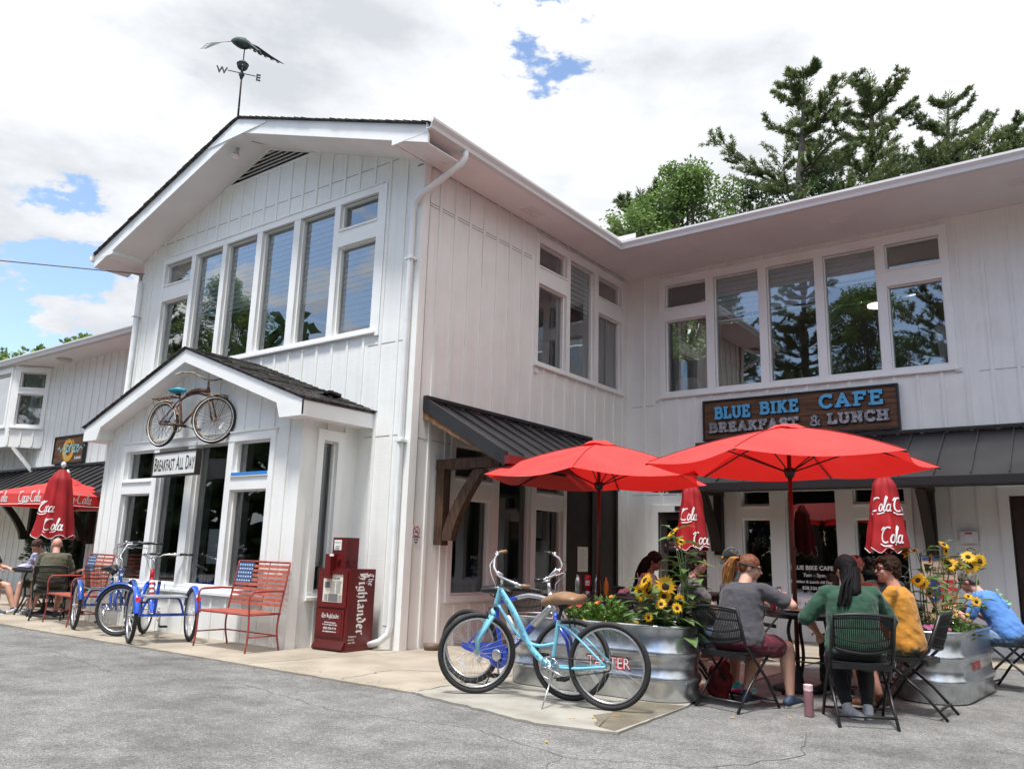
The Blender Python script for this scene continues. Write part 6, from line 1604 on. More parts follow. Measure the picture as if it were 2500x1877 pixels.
# ---------------- umbrellas ----------------
def hex_umbrella(loc, phi, r, zr, za, label, tilt=(0, 0)):
    t = thing('patio_umbrella', label, 'umbrella', loc, 0, 'plain red patio umbrellas')
    tip = [V((r * math.cos(phi + k * PI / 3), r * math.sin(phi + k * PI / 3), zr)) for k in range(6)]
    ap = V((0, 0, za - .03)); b = MB(); ns, nr = 8, 8
    for k in range(6):
        A, B_ = tip[k], tip[(k + 1) % 6]; g = {}
        for i in range(nr + 1):
            s = .04 + .96 * i / nr
            for j in range(ns + 1):
                u = j / ns; p = ap.lerp(A.lerp(B_, u), s)
                p.z += .035 * math.sin(PI * s) * 1.2 - (.055 * math.sin(PI * u) * s * s) + .03 * math.sin(PI * u) * math.sin(PI * s) * -.5
                p -= (V((p.x, p.y, 0)) * (.05 * math.sin(PI * u) * s * s))
                g[i, j] = p
        for i in range(nr):
            for j in range(ns): b.quad(g[i, j], g[i + 1, j], g[i + 1, j + 1], g[i, j + 1])
    # merge duplicate verts by rounding
    b = weld(b); cp = b.build('canopy', 'umbrella_red', t, smooth=True, angle=35)
    v_ = MB(); nn = 24
    for k in range(nn):
        a0, a1 = 2 * PI * k / nn, 2 * PI * (k + 1) / nn; rr_ = lambda a: .21 + .02 * math.cos(6 * (a - phi)) ; zz = lambda a: za - .065 + .012 * math.sin(3 * a)
        v_.quad((0, 0, za), (rr_(a0) * .55 * math.cos(a0), rr_(a0) * .55 * math.sin(a0), za - .015), (rr_(a1) * .55 * math.cos(a1), rr_(a1) * .55 * math.sin(a1), za - .015))
        v_.quad((rr_(a0) * .55 * math.cos(a0), rr_(a0) * .55 * math.sin(a0), za - .015), (rr_(a0) * math.cos(a0), rr_(a0) * math.sin(a0), zz(a0)), (rr_(a1) * math.cos(a1), rr_(a1) * math.sin(a1), zz(a1)), (rr_(a1) * .55 * math.cos(a1), rr_(a1) * .55 * math.sin(a1), za - .015))
    v_.build('vent_cap', 'umbrella_red', cp, smooth=True)
    hub = V((0, 0, zr - .08))
    for k in range(6):
        m_ = ap.lerp(tip[k], .5) - V((0, 0, .012))
        MB().tube([ap.lerp(tip[k], s_) + V((0, 0, .006 + .042 * math.sin(PI * s_))) for s_ in (.08, .25, .4, .55, .7, .85, .98)], .0035, 4).build('seam', 'cola_red', cp, smooth=True)
        rb = MB().tube([ap - V((0, 0, .03)), m_ + V((0, 0, .01)), tip[k] - V((0, 0, .014))], .009, 5).build('rib', 'black_metal', t, smooth=True)
        MB().tube([hub, m_], .008, 5).build('strut', 'black_metal', rb, smooth=True)
    MB().lathe([(.03, -.05), (.045, -.03), (.06, .03), (.05, .05)], hub, n=12).build('hub', 'black_plastic', t, smooth=True)
    MB().tube([(0, 0, .03), (0, 0, za - .03)], .021, 12).build('pole', 'pole_brown', t, smooth=True)
    MB().lathe([(.24, 0), (.24, .03), (.05, .08), (.03, .22)], (0, 0, .0), n=24).build('base', 'black_metal', t, smooth=True, angle=40)
    MB().tube([(0, 0, 1.32), (.05, -.06, 1.32), (.05, -.06, 1.25)], .008, 6).build('crank', 'black_plastic', t)
    return t
def weld(b, q=1e4):
    m = {}; nv = []; mp = []
    for p in b.v:
        k = (round(p.x * q), round(p.y * q), round(p.z * q))
        if k not in m: m[k] = len(nv); nv.append(p)
        mp.append(m[k])
    o = MB(); o.v = nv; o.f = [tuple(mp[i] for i in f) for f in b.f]; o.m = list(b.m); return o
hex_umbrella((4.54, .76, .004), .509, 1.43, 2.14, 2.56, 'open plain red umbrella in front of the cafe sign, over the table with six people')
hex_umbrella((2.10, 1.15, .015), .86, 1.43, 2.095, 2.58, 'open plain red umbrella beside the small awning, over the table with the ketchup')
def cola(mb, f, word, h, u0, v0, **k): script_text(mb, word, h, f, u0, v0, **k)
def closed_umbrella(loc, zb, zt, label, words, seed=0, R0=.055, R1=.20, pole_top=None, knob=True, waist=.80, front=-.6):
    t = thing('closed_umbrella', label, 'umbrella', loc, 0, 'furled red drink umbrellas')
    N_ = 44; H = zt - zb; lv = [0, .02, .06, .12, .2, .3, .4, .5, .6, .7, .8, .88, .94, 1.0]
    prof = lambda s: R1 * (1 - .02 * s) if s < .03 else (R1 * (1 - .52 * s) if s < .86 else R1 * (.553 - 2.6 * (s - .86)))
    def P(a, s, l=0.0):
        r_ = prof(s); fold = (.13 * math.cos(7 * a + seed + s * .9) + .05 * math.sin(13 * a + seed * 2) - .05 * abs(math.sin(4 * a + s))) * r_ * (1.0 - .5 * s)
        rr_ = r_ + fold + l + (.004 * math.sin(9 * s * 2 + a * 3) if s < .95 else 0)
        z = zb + H * s + (.035 * math.cos(7 * a + seed + 1) if s < .05 else 0)
        return V((rr_ * math.cos(a), rr_ * math.sin(a), z))
    b = MB(); lv2 = [i / 26 for i in range(27)]
    for s in lv2: b.v += [P(2 * PI * j / N_, s) for j in range(N_)]
    for i in range(len(lv2) - 1):
        for j in range(N_): b.f.append((i * N_ + j, i * N_ + (j + 1) % N_, (i + 1) * N_ + (j + 1) % N_, (i + 1) * N_ + j)); b.m.append(0)
    cp = b.build('canopy', 'cola_red', t, smooth=True)
    tr_ = MB().tube([P(2 * PI * j / N_, 0.004) for j in range(N_)], .005, 4, closed=True).build('hem', 'letter_white', cp, smooth=True)
    # vent skirt near the top
    v_ = MB(); M_ = 28
    for j in range(M_):
        a0, a1 = 2 * PI * j / M_, 2 * PI * (j + 1) / M_; g = lambda a, k: V(((R1 * .42 + k) * (1 + .12 * math.cos(7 * a)) * math.cos(a), (R0 + k) * (1 + .12 * math.cos(7 * a)) * math.sin(a), 0))
        p0, p1 = g(a0, .035) + V((0, 0, zt - .20)), g(a1, .035) + V((0, 0, zt - .20)); q0, q1 = g(a0, -R1 * .34) + V((0, 0, zt + .015)), g(a1, -R1 * .34) + V((0, 0, zt + .015))
        v_.quad(p0, p1, q1, q0)
    if knob: v_.build('vent_cap', 'cola_red', cp, smooth=True)
    for wrd, ang, s0, h, lo, hi in words:
        lt = MB(); R_ = prof(s0)
        f = lambda u, v2, l, ang=ang, s0=s0, R_=R_: P(ang + u / R_ / 1.05, s0 + v2 / H, .006 + l)
        S, tot = script_strokes(wrd)
        for kk, Q in enumerate(S):
            Q = [(a + bb * .22, bb) for a, bb in Q]; Q2 = []
            for (a, bb), (c, d_) in zip(Q, Q[1:]):
                Q2 += [(a, bb), ((a + c) / 2, (bb + d_) / 2)]
            Q2.append(Q[-1]); ribbon(lt, [((a - tot / 2) * h, bb * h) for a, bb in Q2], .19 * h, f, .001 * (kk % 4))
        ribbon(lt, [((a - tot / 2) * h, bb * h) for a, bb in [(.1, -.15), (.6, -.42), (1.4, -.38), (2.2, -.18)]], .15 * h, f, .003)
        lt.build('lettering', 'letter_white', cp)
    MB().tube([(0, 0, .02), (0, 0, zt + .02)], .019, 10).build('pole', 'alloy' if seed < 1 else 'pole_brown', t, smooth=True)
    MB().lathe([(.24, 0), (.24, .03), (.04, .08), (.03, .2)], n=20).build('base', 'black_metal', t, smooth=True, angle=40)
    if knob: MB().lathe([(.012, 0), (.018, .02), (.036, .04), (.04, .07), (.03, .1), (.01, .12)], (0, 0, zt + .02), n=14).build('finial', 'white_knob', t, smooth=True)
    return t
FA = -1.0  # angle on the canopy that faces the camera
closed_umbrella((-7.05, -1.02, .015), 1.245, 2.36, 'furled red drink umbrella with white knob above the bald man', [('Coca', -1.25, .36, .095, 0, 9), ('Cola', -.55, .10, .095, 0, 9), ('ca', -2.1, .12, .08, 0, 9)], 0, R1=.30)
closed_umbrella((2.33, 3.33, .015), 1.325, 2.25, 'furled red drink umbrella behind the tall sunflower, under the left open umbrella', [('Cola', -1.45, .42, .085, 0, 9), ('Coca', -.55, .07, .085, 0, 9)], 1, R1=.225, knob=False)
closed_umbrella((4.90, 3.2, .004), 1.355, 2.28, 'furled red drink umbrella behind the woman in the mustard shirt', [('Cola', -1.75, .50, .085, 0, 9), ('Cola', -1.15, .10, .095, 0, 9), ('Co', -.45, .5, .085, 0, 9)], 2, R1=.235, knob=False)
# open drink umbrella, left
t = thing('patio_umbrella', 'open square red drink umbrella with white knob behind the furled one at far left', 'umbrella', (-8.9, -.1, .015), R(10))
hw = .98; zr_, za_ = 2.0, 2.33
C4 = [V((-hw, -hw, zr_)), V((hw, -hw, zr_)), V((hw, hw, zr_)), V((-hw, hw, zr_))]; b = MB()
ap = V((0, 0, za_)); vh = .19
for k in range(4):
    A, B_ = C4[k], C4[(k + 1) % 4]; n = 8
    for j in range(n):
        p, q_ = A.lerp(B_, j / n), A.lerp(B_, (j + 1) / n); b.quad(ap, p, q_)
        b.quad(p, q_, q_ + V((0, 0, -vh)), p + V((0, 0, -vh)))
b = weld(b); cp = b.build('canopy', 'umbrella_red', t)
MB().tube([c + V((0, 0, -vh)) for c in C4], .006, 4, closed=True).build('hem', 'letter_white', cp)
lt = MB()
for k, (o_, e_) in enumerate(((C4[0], V((1, 0, 0))), (C4[1], V((0, 1, 0))))):
    nn = V((0, -1, 0)) if k == 0 else V((1, 0, 0))
    for u0 in (.20, 1.15):
        lt = MB(); script_text(lt, 'Coca-Cola', .095, lambda u, v_, l, o_=o_, e_=e_, nn=nn, u0=u0: o_ + e_ * (u0 + u) + V((0, 0, v_ - .145)) + nn * (.004 + l), 0, 0, wd=.19); lt.build('lettering', 'letter_white', cp)
MB().lathe([(.33, -.10), (.2, .0), (.04, .05)], ap, n=8, caps=False).build('vent_cap', 'umbrella_red', cp)
MB().lathe([(.012, 0), (.02, .03), (.045, .06), (.05, .09), (.035, .12), (.01, .15)], ap + V((0, 0, .05)), n=14).build('finial', 'white_knob', t, smooth=True)
MB().tube([(0, 0, .02), (0, 0, za_)], .02, 10).build('pole', 'alloy', t, smooth=True); MB().lathe([(.24, 0), (.24, .03), (.04, .08)], n=20).build('base', 'black_metal', t)

# ---------------- signs ----------------
t = thing('cafe_sign', 'wooden BLUE BIKE CAFE BREAKFAST & LUNCH sign above the black awning', 'sign', (0, 0, 0))
x0, x1, z0, z1 = 1.53, 4.67, 3.20, 3.90; y = D
b = MB(); n = 7
for i in range(n):
    a, c = z0 + .03 + (z1 - z0 - .06) * i / n, z0 + .03 + (z1 - z0 - .06) * (i + 1) / n
    b.bx(x0 + .03, x1 - .03, y - .085 - .002 * (i % 2), y - .03, a, c - .006)
b.build('plank_panel', 'sign_wood', t)
b = MB(); b.bx(x0, x1, y - .105, y - .022, z0, z0 + .03); b.bx(x0, x1, y - .105, y - .022, z1 - .03, z1); b.bx(x0, x0 + .03, y - .105, y - .022, z0 + .03, z1 - .03); b.bx(x1 - .03, x1, y - .105, y - .022, z0 + .03, z1 - .03)
b.build('frame', 'black_paint', t)
yl = y - .088
for x_, w_, z_, wd_, hh, st_, nm, m_ in ((1.765, .61, 3.555, 'BLUE', .22, .045, 'blue_lettering', 'sign_blue'), (2.555, .62, 3.575, 'BIKE', .22, .045, 'blue_lettering', 'sign_blue'), (3.505, .95, 3.59, 'CAFE', .235, .048, 'blue_lettering', 'sign_blue'),
        (1.66, 1.50, 3.325, 'BREAKFAST', .18, .045, 'silver_lettering', 'sign_silver'), (3.345, .17, 3.325, '&', .18, .03, 'silver_lettering', 'sign_silver'), (3.63, .885, 3.335, 'LUNCH', .185, .047, 'silver_lettering', 'sign_silver')):
    slab_text(wd_, hh, st_, .035, (x_, yl, z_), (1, 0, 0), (0, 0, 1), gap=.15, width=w_).build(nm, m_, t)
    q_ = slab_text(wd_, hh, st_ * 1.28, .018, (x_ + .004, yl + .004, z_ - .008), (1, 0, 0), (0, 0, 1), gap=.15, width=w_); q_.build('letter_backing', 'black_paint', t)
t = thing('shop_sign', 'small dark wooden spruce interiors sign on the left shop wall', 'sign', (0, 0, 0))
x0, x1, z0, z1 = -12.83, -11.44, 2.99, 3.575; y = YW - .03
b = MB(); b.bx(x0, x1, y - .05, y, z0, z1); b.build('panel', 'sign_wood', t)
b = MB()
for a in ((x0 - .03, x1 + .03, z0 - .03, z0), (x0 - .03, x1 + .03, z1, z1 + .03), (x0 - .03, x0, z0, z1), (x1, x1 + .03, z0, z1)): b.bx(a[0], a[1], y - .07, y + .005, a[2], a[3])
b.build('frame', 'black_paint', t)
f = lambda u, v_, l: V((x0 + u, y - .052 - l, z0 + v_))
b = MB()
for k in range(5): ribbon(b, [(.70 + p[0] * (.16 + .025 * k) + .02 * math.sin(k * 3), .29 + p[1] * (.17 + .022 * k)) for p in arc(0, 0, 1, 1, 20 + k * 25, 330 + k * 22, 22)], .045, f, .001 + k * .0004)
b.build('gold_wreath', 'gold_paint', t)
b = MB(); W_ = [[(.16, .28), (.24, .33), (.32, .22), (.42, .3)],
  arc(.52, .34, .05, .05, 60, 200, 6) + arc(.50, .22, .06, .06, 80, -120, 6), [(.62, .36), (.57, -.02 + .08)], arc(.66, .28, .06, .08, 130, -140, 8), [(.76, .36), (.755, .18)], [(.75, .28), (.80, .37), (.84, .34)],
  [(.87, .36), (.865, .22), (.90, .18), (.945, .24), (.955, .36), (.95, .20), (.975, .18)], arc(1.03, .27, .05, .085, 50, 310, 9), [(1.09, .27), (1.16, .30)] + arc(1.14, .27, .045, .085, 40, 320, 9), [(1.18, .22), (1.27, .30), (1.36, .24), (1.45, .33)]]
for k, P in enumerate(W_): ribbon(b, [(u, v_ + .03) for u, v_ in P], .028, f, .004 + .0006 * (k % 4))
b.build('script_lettering', 'teal_letter', t)
b = MB(); text_on(b, 'INTERIORS', .075, (x0 + 1.33, y - .052, z0 + .05), (1, 0, 0), (0, 0, 1), 'r', bold=.002, xscale=.8); b.build('lettering', 'letter_white', t)

def no_smoking(pl, u0, z0, w_, h_, label, text=True, o=.022):
    t = thing('no_smoking_sign', label, 'sign', (0, 0, 0))
    b = MB(); pl.box(b, u0, u0 + w_, o, o + .004, z0, z0 + h_); b.build('plate', 'paper_white', t)
    c = (u0 + w_ / 2, z0 + h_ - w_ * .52); r_ = w_ * .36; b = MB(); f = lambda a, z, l: pl.p(a, o + .005 + l, z)
    ribbon(b, arc(c[0], c[1], r_, r_, 0, 360, 28), w_ * .075, f, .0); ribbon(b, [(c[0] - r_ * .7, c[1] + r_ * .7), (c[0] + r_ * .7, c[1] - r_ * .7)], w_ * .07, f, .0012); b.build('prohibition_ring', 'sign_red', t)
    b = MB(); ribbon(b, [(c[0] - r_ * .6, c[1] - .12 * r_), (c[0] + r_ * .55, c[1] - .12 * r_)], w_ * .09, f, .0005); ribbon(b, [(c[0] + r_ * .5, c[1] + .1 * r_), (c[0] + r_ * .4, c[1] + .35 * r_), (c[0] + r_ * .1, c[1] + .4 * r_), (c[0], c[1] + .65 * r_)], w_ * .03, f, .0006)
    b.build('cigarette', 'ink', t)
    if text:
        b = MB()
        for i, s_ in enumerate(('NO SMOKING', 'IN THIS', 'AREA')): text_on(b, s_, w_ * .17, pl.p(u0 + w_ / 2, o + .0042, z0 + h_ * .36 - i * w_ * .20), pl.U, (0, 0, 1), 'c', bold=.0015, xscale=.8)
        b.build('lettering', 'sign_navy', t)
no_smoking(PB, .115, 1.27, .16, .255, 'white no smoking notice on the side wall by the corner board', o=.001)
no_smoking(PC, 5.355, 1.30, .17, .19, 'small no smoking notice under the alarm box right of the windows', text=False, o=.021)
t = thing('alarm_box', 'small white alarm box on the recessed wall above the no smoking notice', 'alarm box')
b = MB(); PC.box(b, 5.33, 5.55, .021, .07, 1.53, 1.69); b.build('case', 'white_plastic', t); b = MB(); PC.box(b, 5.39, 5.48, .071, .078, 1.56, 1.64); b.build('button', 'letter_white', t); b = MB(); PC.box(b, 5.39, 5.48, .071, .074, 1.655, 1.675); b.build('red_label', 'sign_red', t)
# window lettering on the big pane
yw = D + .084; wl_ = thing('window_lettering', 'white BLUE BIKE CAFE opening hours lettering on the wide lower window', 'lettering')
for s_, sz, x, z, al, bo in (('BLUE BIKE CAFE', .088, 2.885, 1.092, 'l', .0035), ('7am - 3pm', .075, 3.245, .985, 'c', .002), ('Breakfast & Lunch All Day', .058, 2.87, .888, 'l', .0018), ('828.526.9922', .068, 3.245, .79, 'c', .002), ('bluebikecafehighlands.com', .050, 2.93, .715, 'l', .001)):
    b = MB(); text_on(b, s_, sz, (x, yw, z), (1, 0, 0), (0, 0, 1), al, bold=bo, spacing=1.04); b.build('text_line', 'letter_white', wl_)
b = MB(); PB.box(b, 4.1, 4.42, -.038, -.034, .95, 1.35); no_ = b.build('posted_sheet', 'paper_white'); tag(no_, 'printed menu sheet taped to the dark timber panel', 'notice')
b = MB()
for i in range(10): PB.box(b, 4.15, 4.15 + rr.uniform(.12, .22), -.033, -.032, 1.30 - i * .032, 1.305 - i * .032)
b.build('print_lines', 'ink_grey', no_)
for (a0, a1, c0, c1, m_, lb) in ((2.82, 3.15, 1.45, 1.86, 'paper_white', 'large blank sheet behind the rightmost lower side window'), (2.34, 2.54, 1.42, 1.80, 'ink_light', 'grey poster in the middle lower side window'), (2.84, 3.02, .70, 1.0, 'paper_white', 'white notice low in the rightmost side window'), (3.0, 3.3, .72, 1.42, 'interior_grey', 'pale card behind the rightmost side window')):
    b = MB(); PB.box(b, a0, a1, -.11, -.106, c0, c1); tag(b.build('poster', m_), lb, 'poster')
t = thing('wooden_sign', 'dark panel reading PLEASE USE OTHER DOOR on the glass door', 'sign')
b = MB(); PC.box(b, .70, 1.10, -.040, -.036, 1.33, 1.52); b.build('plate', 'timber_dark', t); b = MB()
mat('faded_pink', (.35, .2, .2), .7)
text_on(b, 'PLEASE USE', .07, PC.p(.80, -.035, 1.45), (1, 0, 0), (0, 0, 1), xscale=.9); text_on(b, 'OTHER DOOR', .07, PC.p(.80, -.035, 1.37), (1, 0, 0), (0, 0, 1), xscale=.85)
b.quad(*[PC.p(u, -.034, z) for u, z in ((.71, 1.43), (.745, 1.40), (.745, 1.46))]); b.build('lettering', 'faded_pink', t)
b = MB(); PC.box(b, .95, 1.45, .032, .04, 2.02, 2.10); tag(b.build('door_plaque', 'timber_dark'), 'small dark plaque over the glass door', 'plaque')
# flag wreath seen in a lower window
t = thing('window_wreath', 'red white and blue star decoration hanging in the first lower window of the recessed wall', 'decoration', (2.38, D + .11, 1.55))
mat('wreath_blue', (.02, .08, .3), .5)
for m_, z0_, z1_, n in (('wreath_blue', .06, .24, 60), ('letter_white', -.12, .05, 60), ('sign_red', -.22, -.04, 40)):
    b = MB()
    for i in range(n): blade(b, V((rr.uniform(-.13, .13), rr.uniform(-.02, .01), rr.uniform(z0_, z1_))), V((rr.uniform(-1, 1), 0, rr.uniform(-1, 1))), .05, .008, rr)
    b.build('tinsel', m_, t)
# welcome flag on a hook behind the right planter
t = thing('welcome_flag', 'cream WELCOME garden flag with an american flag heart behind the right sunflowers', 'flag', (0, 0, 0))
A_ = px_at(*zd_(905, 330), 8.9); B2 = px_at(*zd_(1150, 310), 9.1)
mat('flag_cream', (.55, .40, .30), .8)
ex = (B2 - A_); ex.z = 0; wfl = ex.length; ex.normalize(); ny = V((ex.y, -ex.x, 0)); hfl = wfl * 1.42
F = lambda u, v_, l=0: V((A_.x, A_.y, A_.z)) + ex * (u * wfl) + V((0, 0, (v_ - 1) * hfl)) + ny * (.012 * math.sin(u * 7) + l)
b = MB()
for j in range(10): b.quad(F(j / 10, 0), F((j + 1) / 10, 0), F((j + 1) / 10, 1), F(j / 10, 1))
b.build('cloth', 'flag_cream', t)
b = MB()
for j in range(10): b.quad(F(j / 10, .955, .004), F((j + 1) / 10, .955, .004), F((j + 1) / 10, 1.0, .004), F(j / 10, 1.0, .004))
b.build('navy_band', 'sign_navy', t)
b = MB(); q_ = text_mesh('WELCOME', .145, bold=.002, xscale=1.0); wd_ = max(v.x for v in q_.v); b.v = [F(.06 + .88 * v.x / wd_, .76 + v.y * 1.0, .005) for v in q_.v]; b.f = q_.f; b.m = q_.m; b.build('lettering', 'ink', t)
b = MB(); 
for i in range(4): b.quad(*[F(u, .62 - i * .11 + a, .005) for u, a in ((.46, 0), (.96, 0), (.96, .055), (.46, .055))])
b.build('stripes', 'sign_red', t)
b = MB(); b.quad(*[F(.28 + .22 * math.cos(a), .52 + .17 * math.sin(a), .006) for a in [i * PI / 10 for i in range(20)]]); fo = b.build('star_heart', 'sign_navy', t)
b = MB()
for i in range(14): u, v_ = .28 + rr.uniform(-.14, .14), .52 + rr.uniform(-.11, .11); b.quad(*[F(u + .016 * math.cos(a), v_ + .013 * math.sin(a), .008) for a in (0, 1.2, 2.4, 3.6, 4.8)])
b.build('stars', 'letter_white', fo)
pk = MB(); pt = F(-.03, 1.0); pt0 = V((pt.x, pt.y, 0)); pk.tube([pt0, pt, F(-.05, 1.05), F(-.01, 1.07), F(.0, 1.02), F(1.05, 1.02), F(1.10, 1.06), F(1.06, 1.08)], .007, 5); pk.build('hook_stand', 'black_metal', t)

# ---------------- weathervane ----------------
t = thing('weathervane', 'dark copper flying-goose weathervane on the roof peak', 'weathervane', (-3.68, -.60, 7.92))
MB().tube([(0, 0, -.03), (-.02, 0, .7), (-.03, 0, 1.55)], [.018, .014, .008], 8).build('pole', mat('rusty_pole', (.05, .035, .03), .7), t, smooth=True)
b = MB(); b.ell((-.03, 0, 1.04), .09, n=16, k=10); b.lathe([(.098, -.006), (.098, .006)], (-.03, 0, 1.06), n=20); b.build('globe', 'weathered_copper', t, smooth=True)
MB().lathe([(.02, -.14), (.03, -.10), (.05, -.06), (.02, 0)], (-.03, 0, .93), n=10).build('hub', 'weathered_copper', t, smooth=True)
yaw = R(57); cd_ = Matrix.Rotation(yaw, 3, 'Z')
for ch, dv in (('W', (-1, 0, 0)), ('E', (1, 0, 0)), ('N', (0, 1, 0)), ('S', (0, -1, 0))):
    d_ = cd_ @ V(dv); c = V((-.03, 0, .90)); b = MB().tube([c, c + d_ * .22], .008, 5)
    if ch in 'NS': d_ = d_ * .55; b = MB().tube([c, c + d_ * .26], .008, 5)
    q_ = text_mesh(ch, .16, bold=.004, extrude=.008); wd_ = max(v.x for v in q_.v); u_ = cd_ @ V((1, 0, 0)) if ch in 'WE' else cd_ @ V((0, 1, 0))
    e_ = c + d_ * (.22 if ch in 'WE' else .28) + (d_.normalized() * wd_ / 2)
    q_.v = [e_ + u_ * (v.x - wd_ / 2) + V((0, 0, v.y - .07)) + (u_.cross(V((0, 0, 1)))) * v.z for v in q_.v]; b.join(q_); b.build('compass_letter', 'weathered_copper', t)
# goose flying to the right, nose down
g_ = MB(); Wm = Matrix.Translation((-.03, 0, 1.38)) @ Matrix.Rotation(R(26), 4, 'Z') @ Matrix.Scale(.50, 4)
body = [(-.52, 0, .30), (-.42, 0, .27), (-.2, 0, .20), (.0, 0, .12), (.18, 0, .06), (.32, 0, -.03), (.44, 0, -.13), (.52, 0, -.20), (.57, 0, -.25), (.66, 0, -.36)]
g_.tube(smooth_pts(body, 3), [x * 1.45 for x in [.012, .03, .05, .075, .10, .125, .14, .15, .15, .14, .12, .10, .075, .06, .052, .046, .043, .04, .038, .038, .045, .05, .052, .045, .03, .02, .012, .006]][:28], 10, flat=.85)
g_.xf(Wm).build('goose_body', 'weathered_copper', t, smooth=True)
def wing(P, chord, name):
    w_ = MB(); n = len(P)
    for i in range(n - 1):
        a, c = V(P[i]), V(P[i + 1]); ca, cc = chord[i], chord[i + 1]
        w_.hexa([a, c, c + V((cc[0], cc[1], cc[2])), a + V(ca), a + V((0, 0, .012)), c + V((0, 0, .012)), c + V(cc) + V((0, 0, .006)), a + V(ca) + V((0, 0, .006))])
        if i > 0:
            for k in range(3):
                s = k / 3; p = a.lerp(c, s) + V(ca).lerp(V(cc), s); w_.hexa([p, p + (c - a) * .25, p + (c - a) * .3 + V(ca) * .22, p + (c - a) * .12 + V(ca) * .25, p + V((0, 0, .005)), p + (c - a) * .25 + V((0, 0, .005)), p + (c - a) * .3 + V(ca) * .22 + V((0, 0, .005)), p + (c - a) * .12 + V(ca) * .25 + V((0, 0, .005))])
    w_.xf(Wm).build(name, 'weathered_copper', t)
wing([(-.06, -.05, .18), (-.28, -.25, .08), (-.56, -.48, -.10), (-.92, -.70, -.44)], [(-.38, 0, .06), (-.42, 0, .0), (-.36, 0, .03), (-.10, 0, -.01)], 'wing')
wing([(.15, .05, .18), (.30, .30, .20), (.60, .70, .08), (.90, 1.05, -.02)], [(-.38, 0, .04), (-.36, .0, .03), (-.28, .0, .05), (-.06, .0, .02)], 'wing')
tag(MB().tube(smooth_pts([(-7.12, -.02, 6.16), (-9.5, -3.5, 6.02), (-14, -9, 6.0), (-24, -14, 7.0)], 6), .012, 4).build('overhead_cable', 'ink_grey'), 'thin overhead cable running left from the corner of the gable', 'cable')
for yy, zz in ((-.55, 6.36), (-.3, 6.3)): pass
b = MB().lathe([(.085, 0), (.11, .075), (.10, .075), (.08, .01)], (.20, .36, .016), n=18); tag(b.build('pet_bowl', mat('bowl_brown', (.16, .11, .08), .5), smooth=True), 'small brown metal bowl on the pavement by the side wall', 'bowl')
# ---------------- chairs and tables ----------------
def folding_chair(loc, rz, label, group='black folding chairs at the cafe tables'):
    """local: sitter faces +Y"""
    t = thing('folding_chair', label, 'chair', loc, rz, group)
    w_ = .225
    b = MB(); b.bx(-.205, .205, -.17, .22, .425, .447); b.bx(-.215, .215, -.19, -.168, .40, .44); b.build('seat', 'black_plastic', t)
    for s_ in (-1, 1):
        MB().tube([(s_ * w_, -.30, .80), (s_ * w_, -.20, .52), (s_ * w_, .10, .22), (s_ * w_, .25, .0)], .0125, 6).build('leg', 'black_metal', t, smooth=True)
        MB().tube([(s_ * (w_ - .02), .16, .43), (s_ * (w_ - .02), -.12, .20), (s_ * (w_ - .02), -.30, .0)], .0125, 6).build('leg', 'black_metal', t, smooth=True)
    MB().tube([(-w_ + .02, -.245, .075), (w_ - .02, -.245, .075)], .012, 6).build('crossbar', 'black_metal', t, smooth=True)
    MB().tube([(-w_, .21, .06), (w_, .21, .06)], .010, 6).build('crossbar', 'black_metal', t, smooth=True)
    P = lambda u, v: V((u * (w_ - .003) * (1.0 - .06 * (1 - v)), -.20 - .10 * (v * .9 + .02) - .045 * (1 - u * u), .56 + .235 * v - .022 * (u * u) * (1 - v) * 0 + (.02 * (1 - u * u) * (v - .5) * 2 if v > .5 else -.035 * (1 - u * u))))
    b = MB(); q = [P(-1 + i / 8, 1) for i in range(17)] + [P(1, 1 - i / 4) for i in range(1, 4)] + [P(1 - i / 8, 0) for i in range(17)] + [P(-1, i / 4) for i in range(1, 4)]
    b.tube(q, .013, 6, closed=True)
    for i in range(1, 30):
        u = -1 + 2 * i / 30; b.tube([P(u, .02), P(u + .014, .35), P(u, .65), P(u, .98)], .0047, 4)
    for v in (.10, .36, .63, .90): b.tube([P(-1 + i / 6, v) for i in range(13)], .0075, 4)
    b.build('backrest', 'black_plastic', t, smooth=True)
    return t
def cafe_table(loc, r, label, square=False, rz=0, H=.74, legs=4):
    t = thing('cafe_table', label, 'table', loc, rz, 'black metal cafe tables')
    b = MB()
    if square: b.bx(-r, r, -r, r, H - .03, H); b.bx(-r + .01, r - .01, -r + .01, r - .01, H - .06, H - .0305)
    else: b.lathe([(r, H - .035), (r + .008, H - .02), (r, H), (.0005, H)], n=32); b.lathe([(r - .03, H - .06), (r - .02, H - .036)], n=24)
    b.build('tabletop', 'black_metal', t, smooth=not square, angle=30)
    for k in range(legs):
        a = PI / 4 + k * 2 * PI / legs; d = V((math.cos(a), math.sin(a), 0)); R_ = r * (1.2 if square else .82)
        MB().tube(smooth_pts([d * (R_ * .62) + V((0, 0, H - .05)), d * (R_ * .72) + V((0, 0, .55)), d * (R_ * .60) + V((0, 0, .3)), d * (R_ * .95)], 4), .016, 6).build('leg', 'black_metal', t, smooth=True)
    MB().tube([V((math.cos(a), math.sin(a), 0)) * r * .5 + V((0, 0, .30)) for a in [i * PI / 8 for i in range(16)]], .008, 5, closed=True).build('ring', 'black_metal', t)
    return t

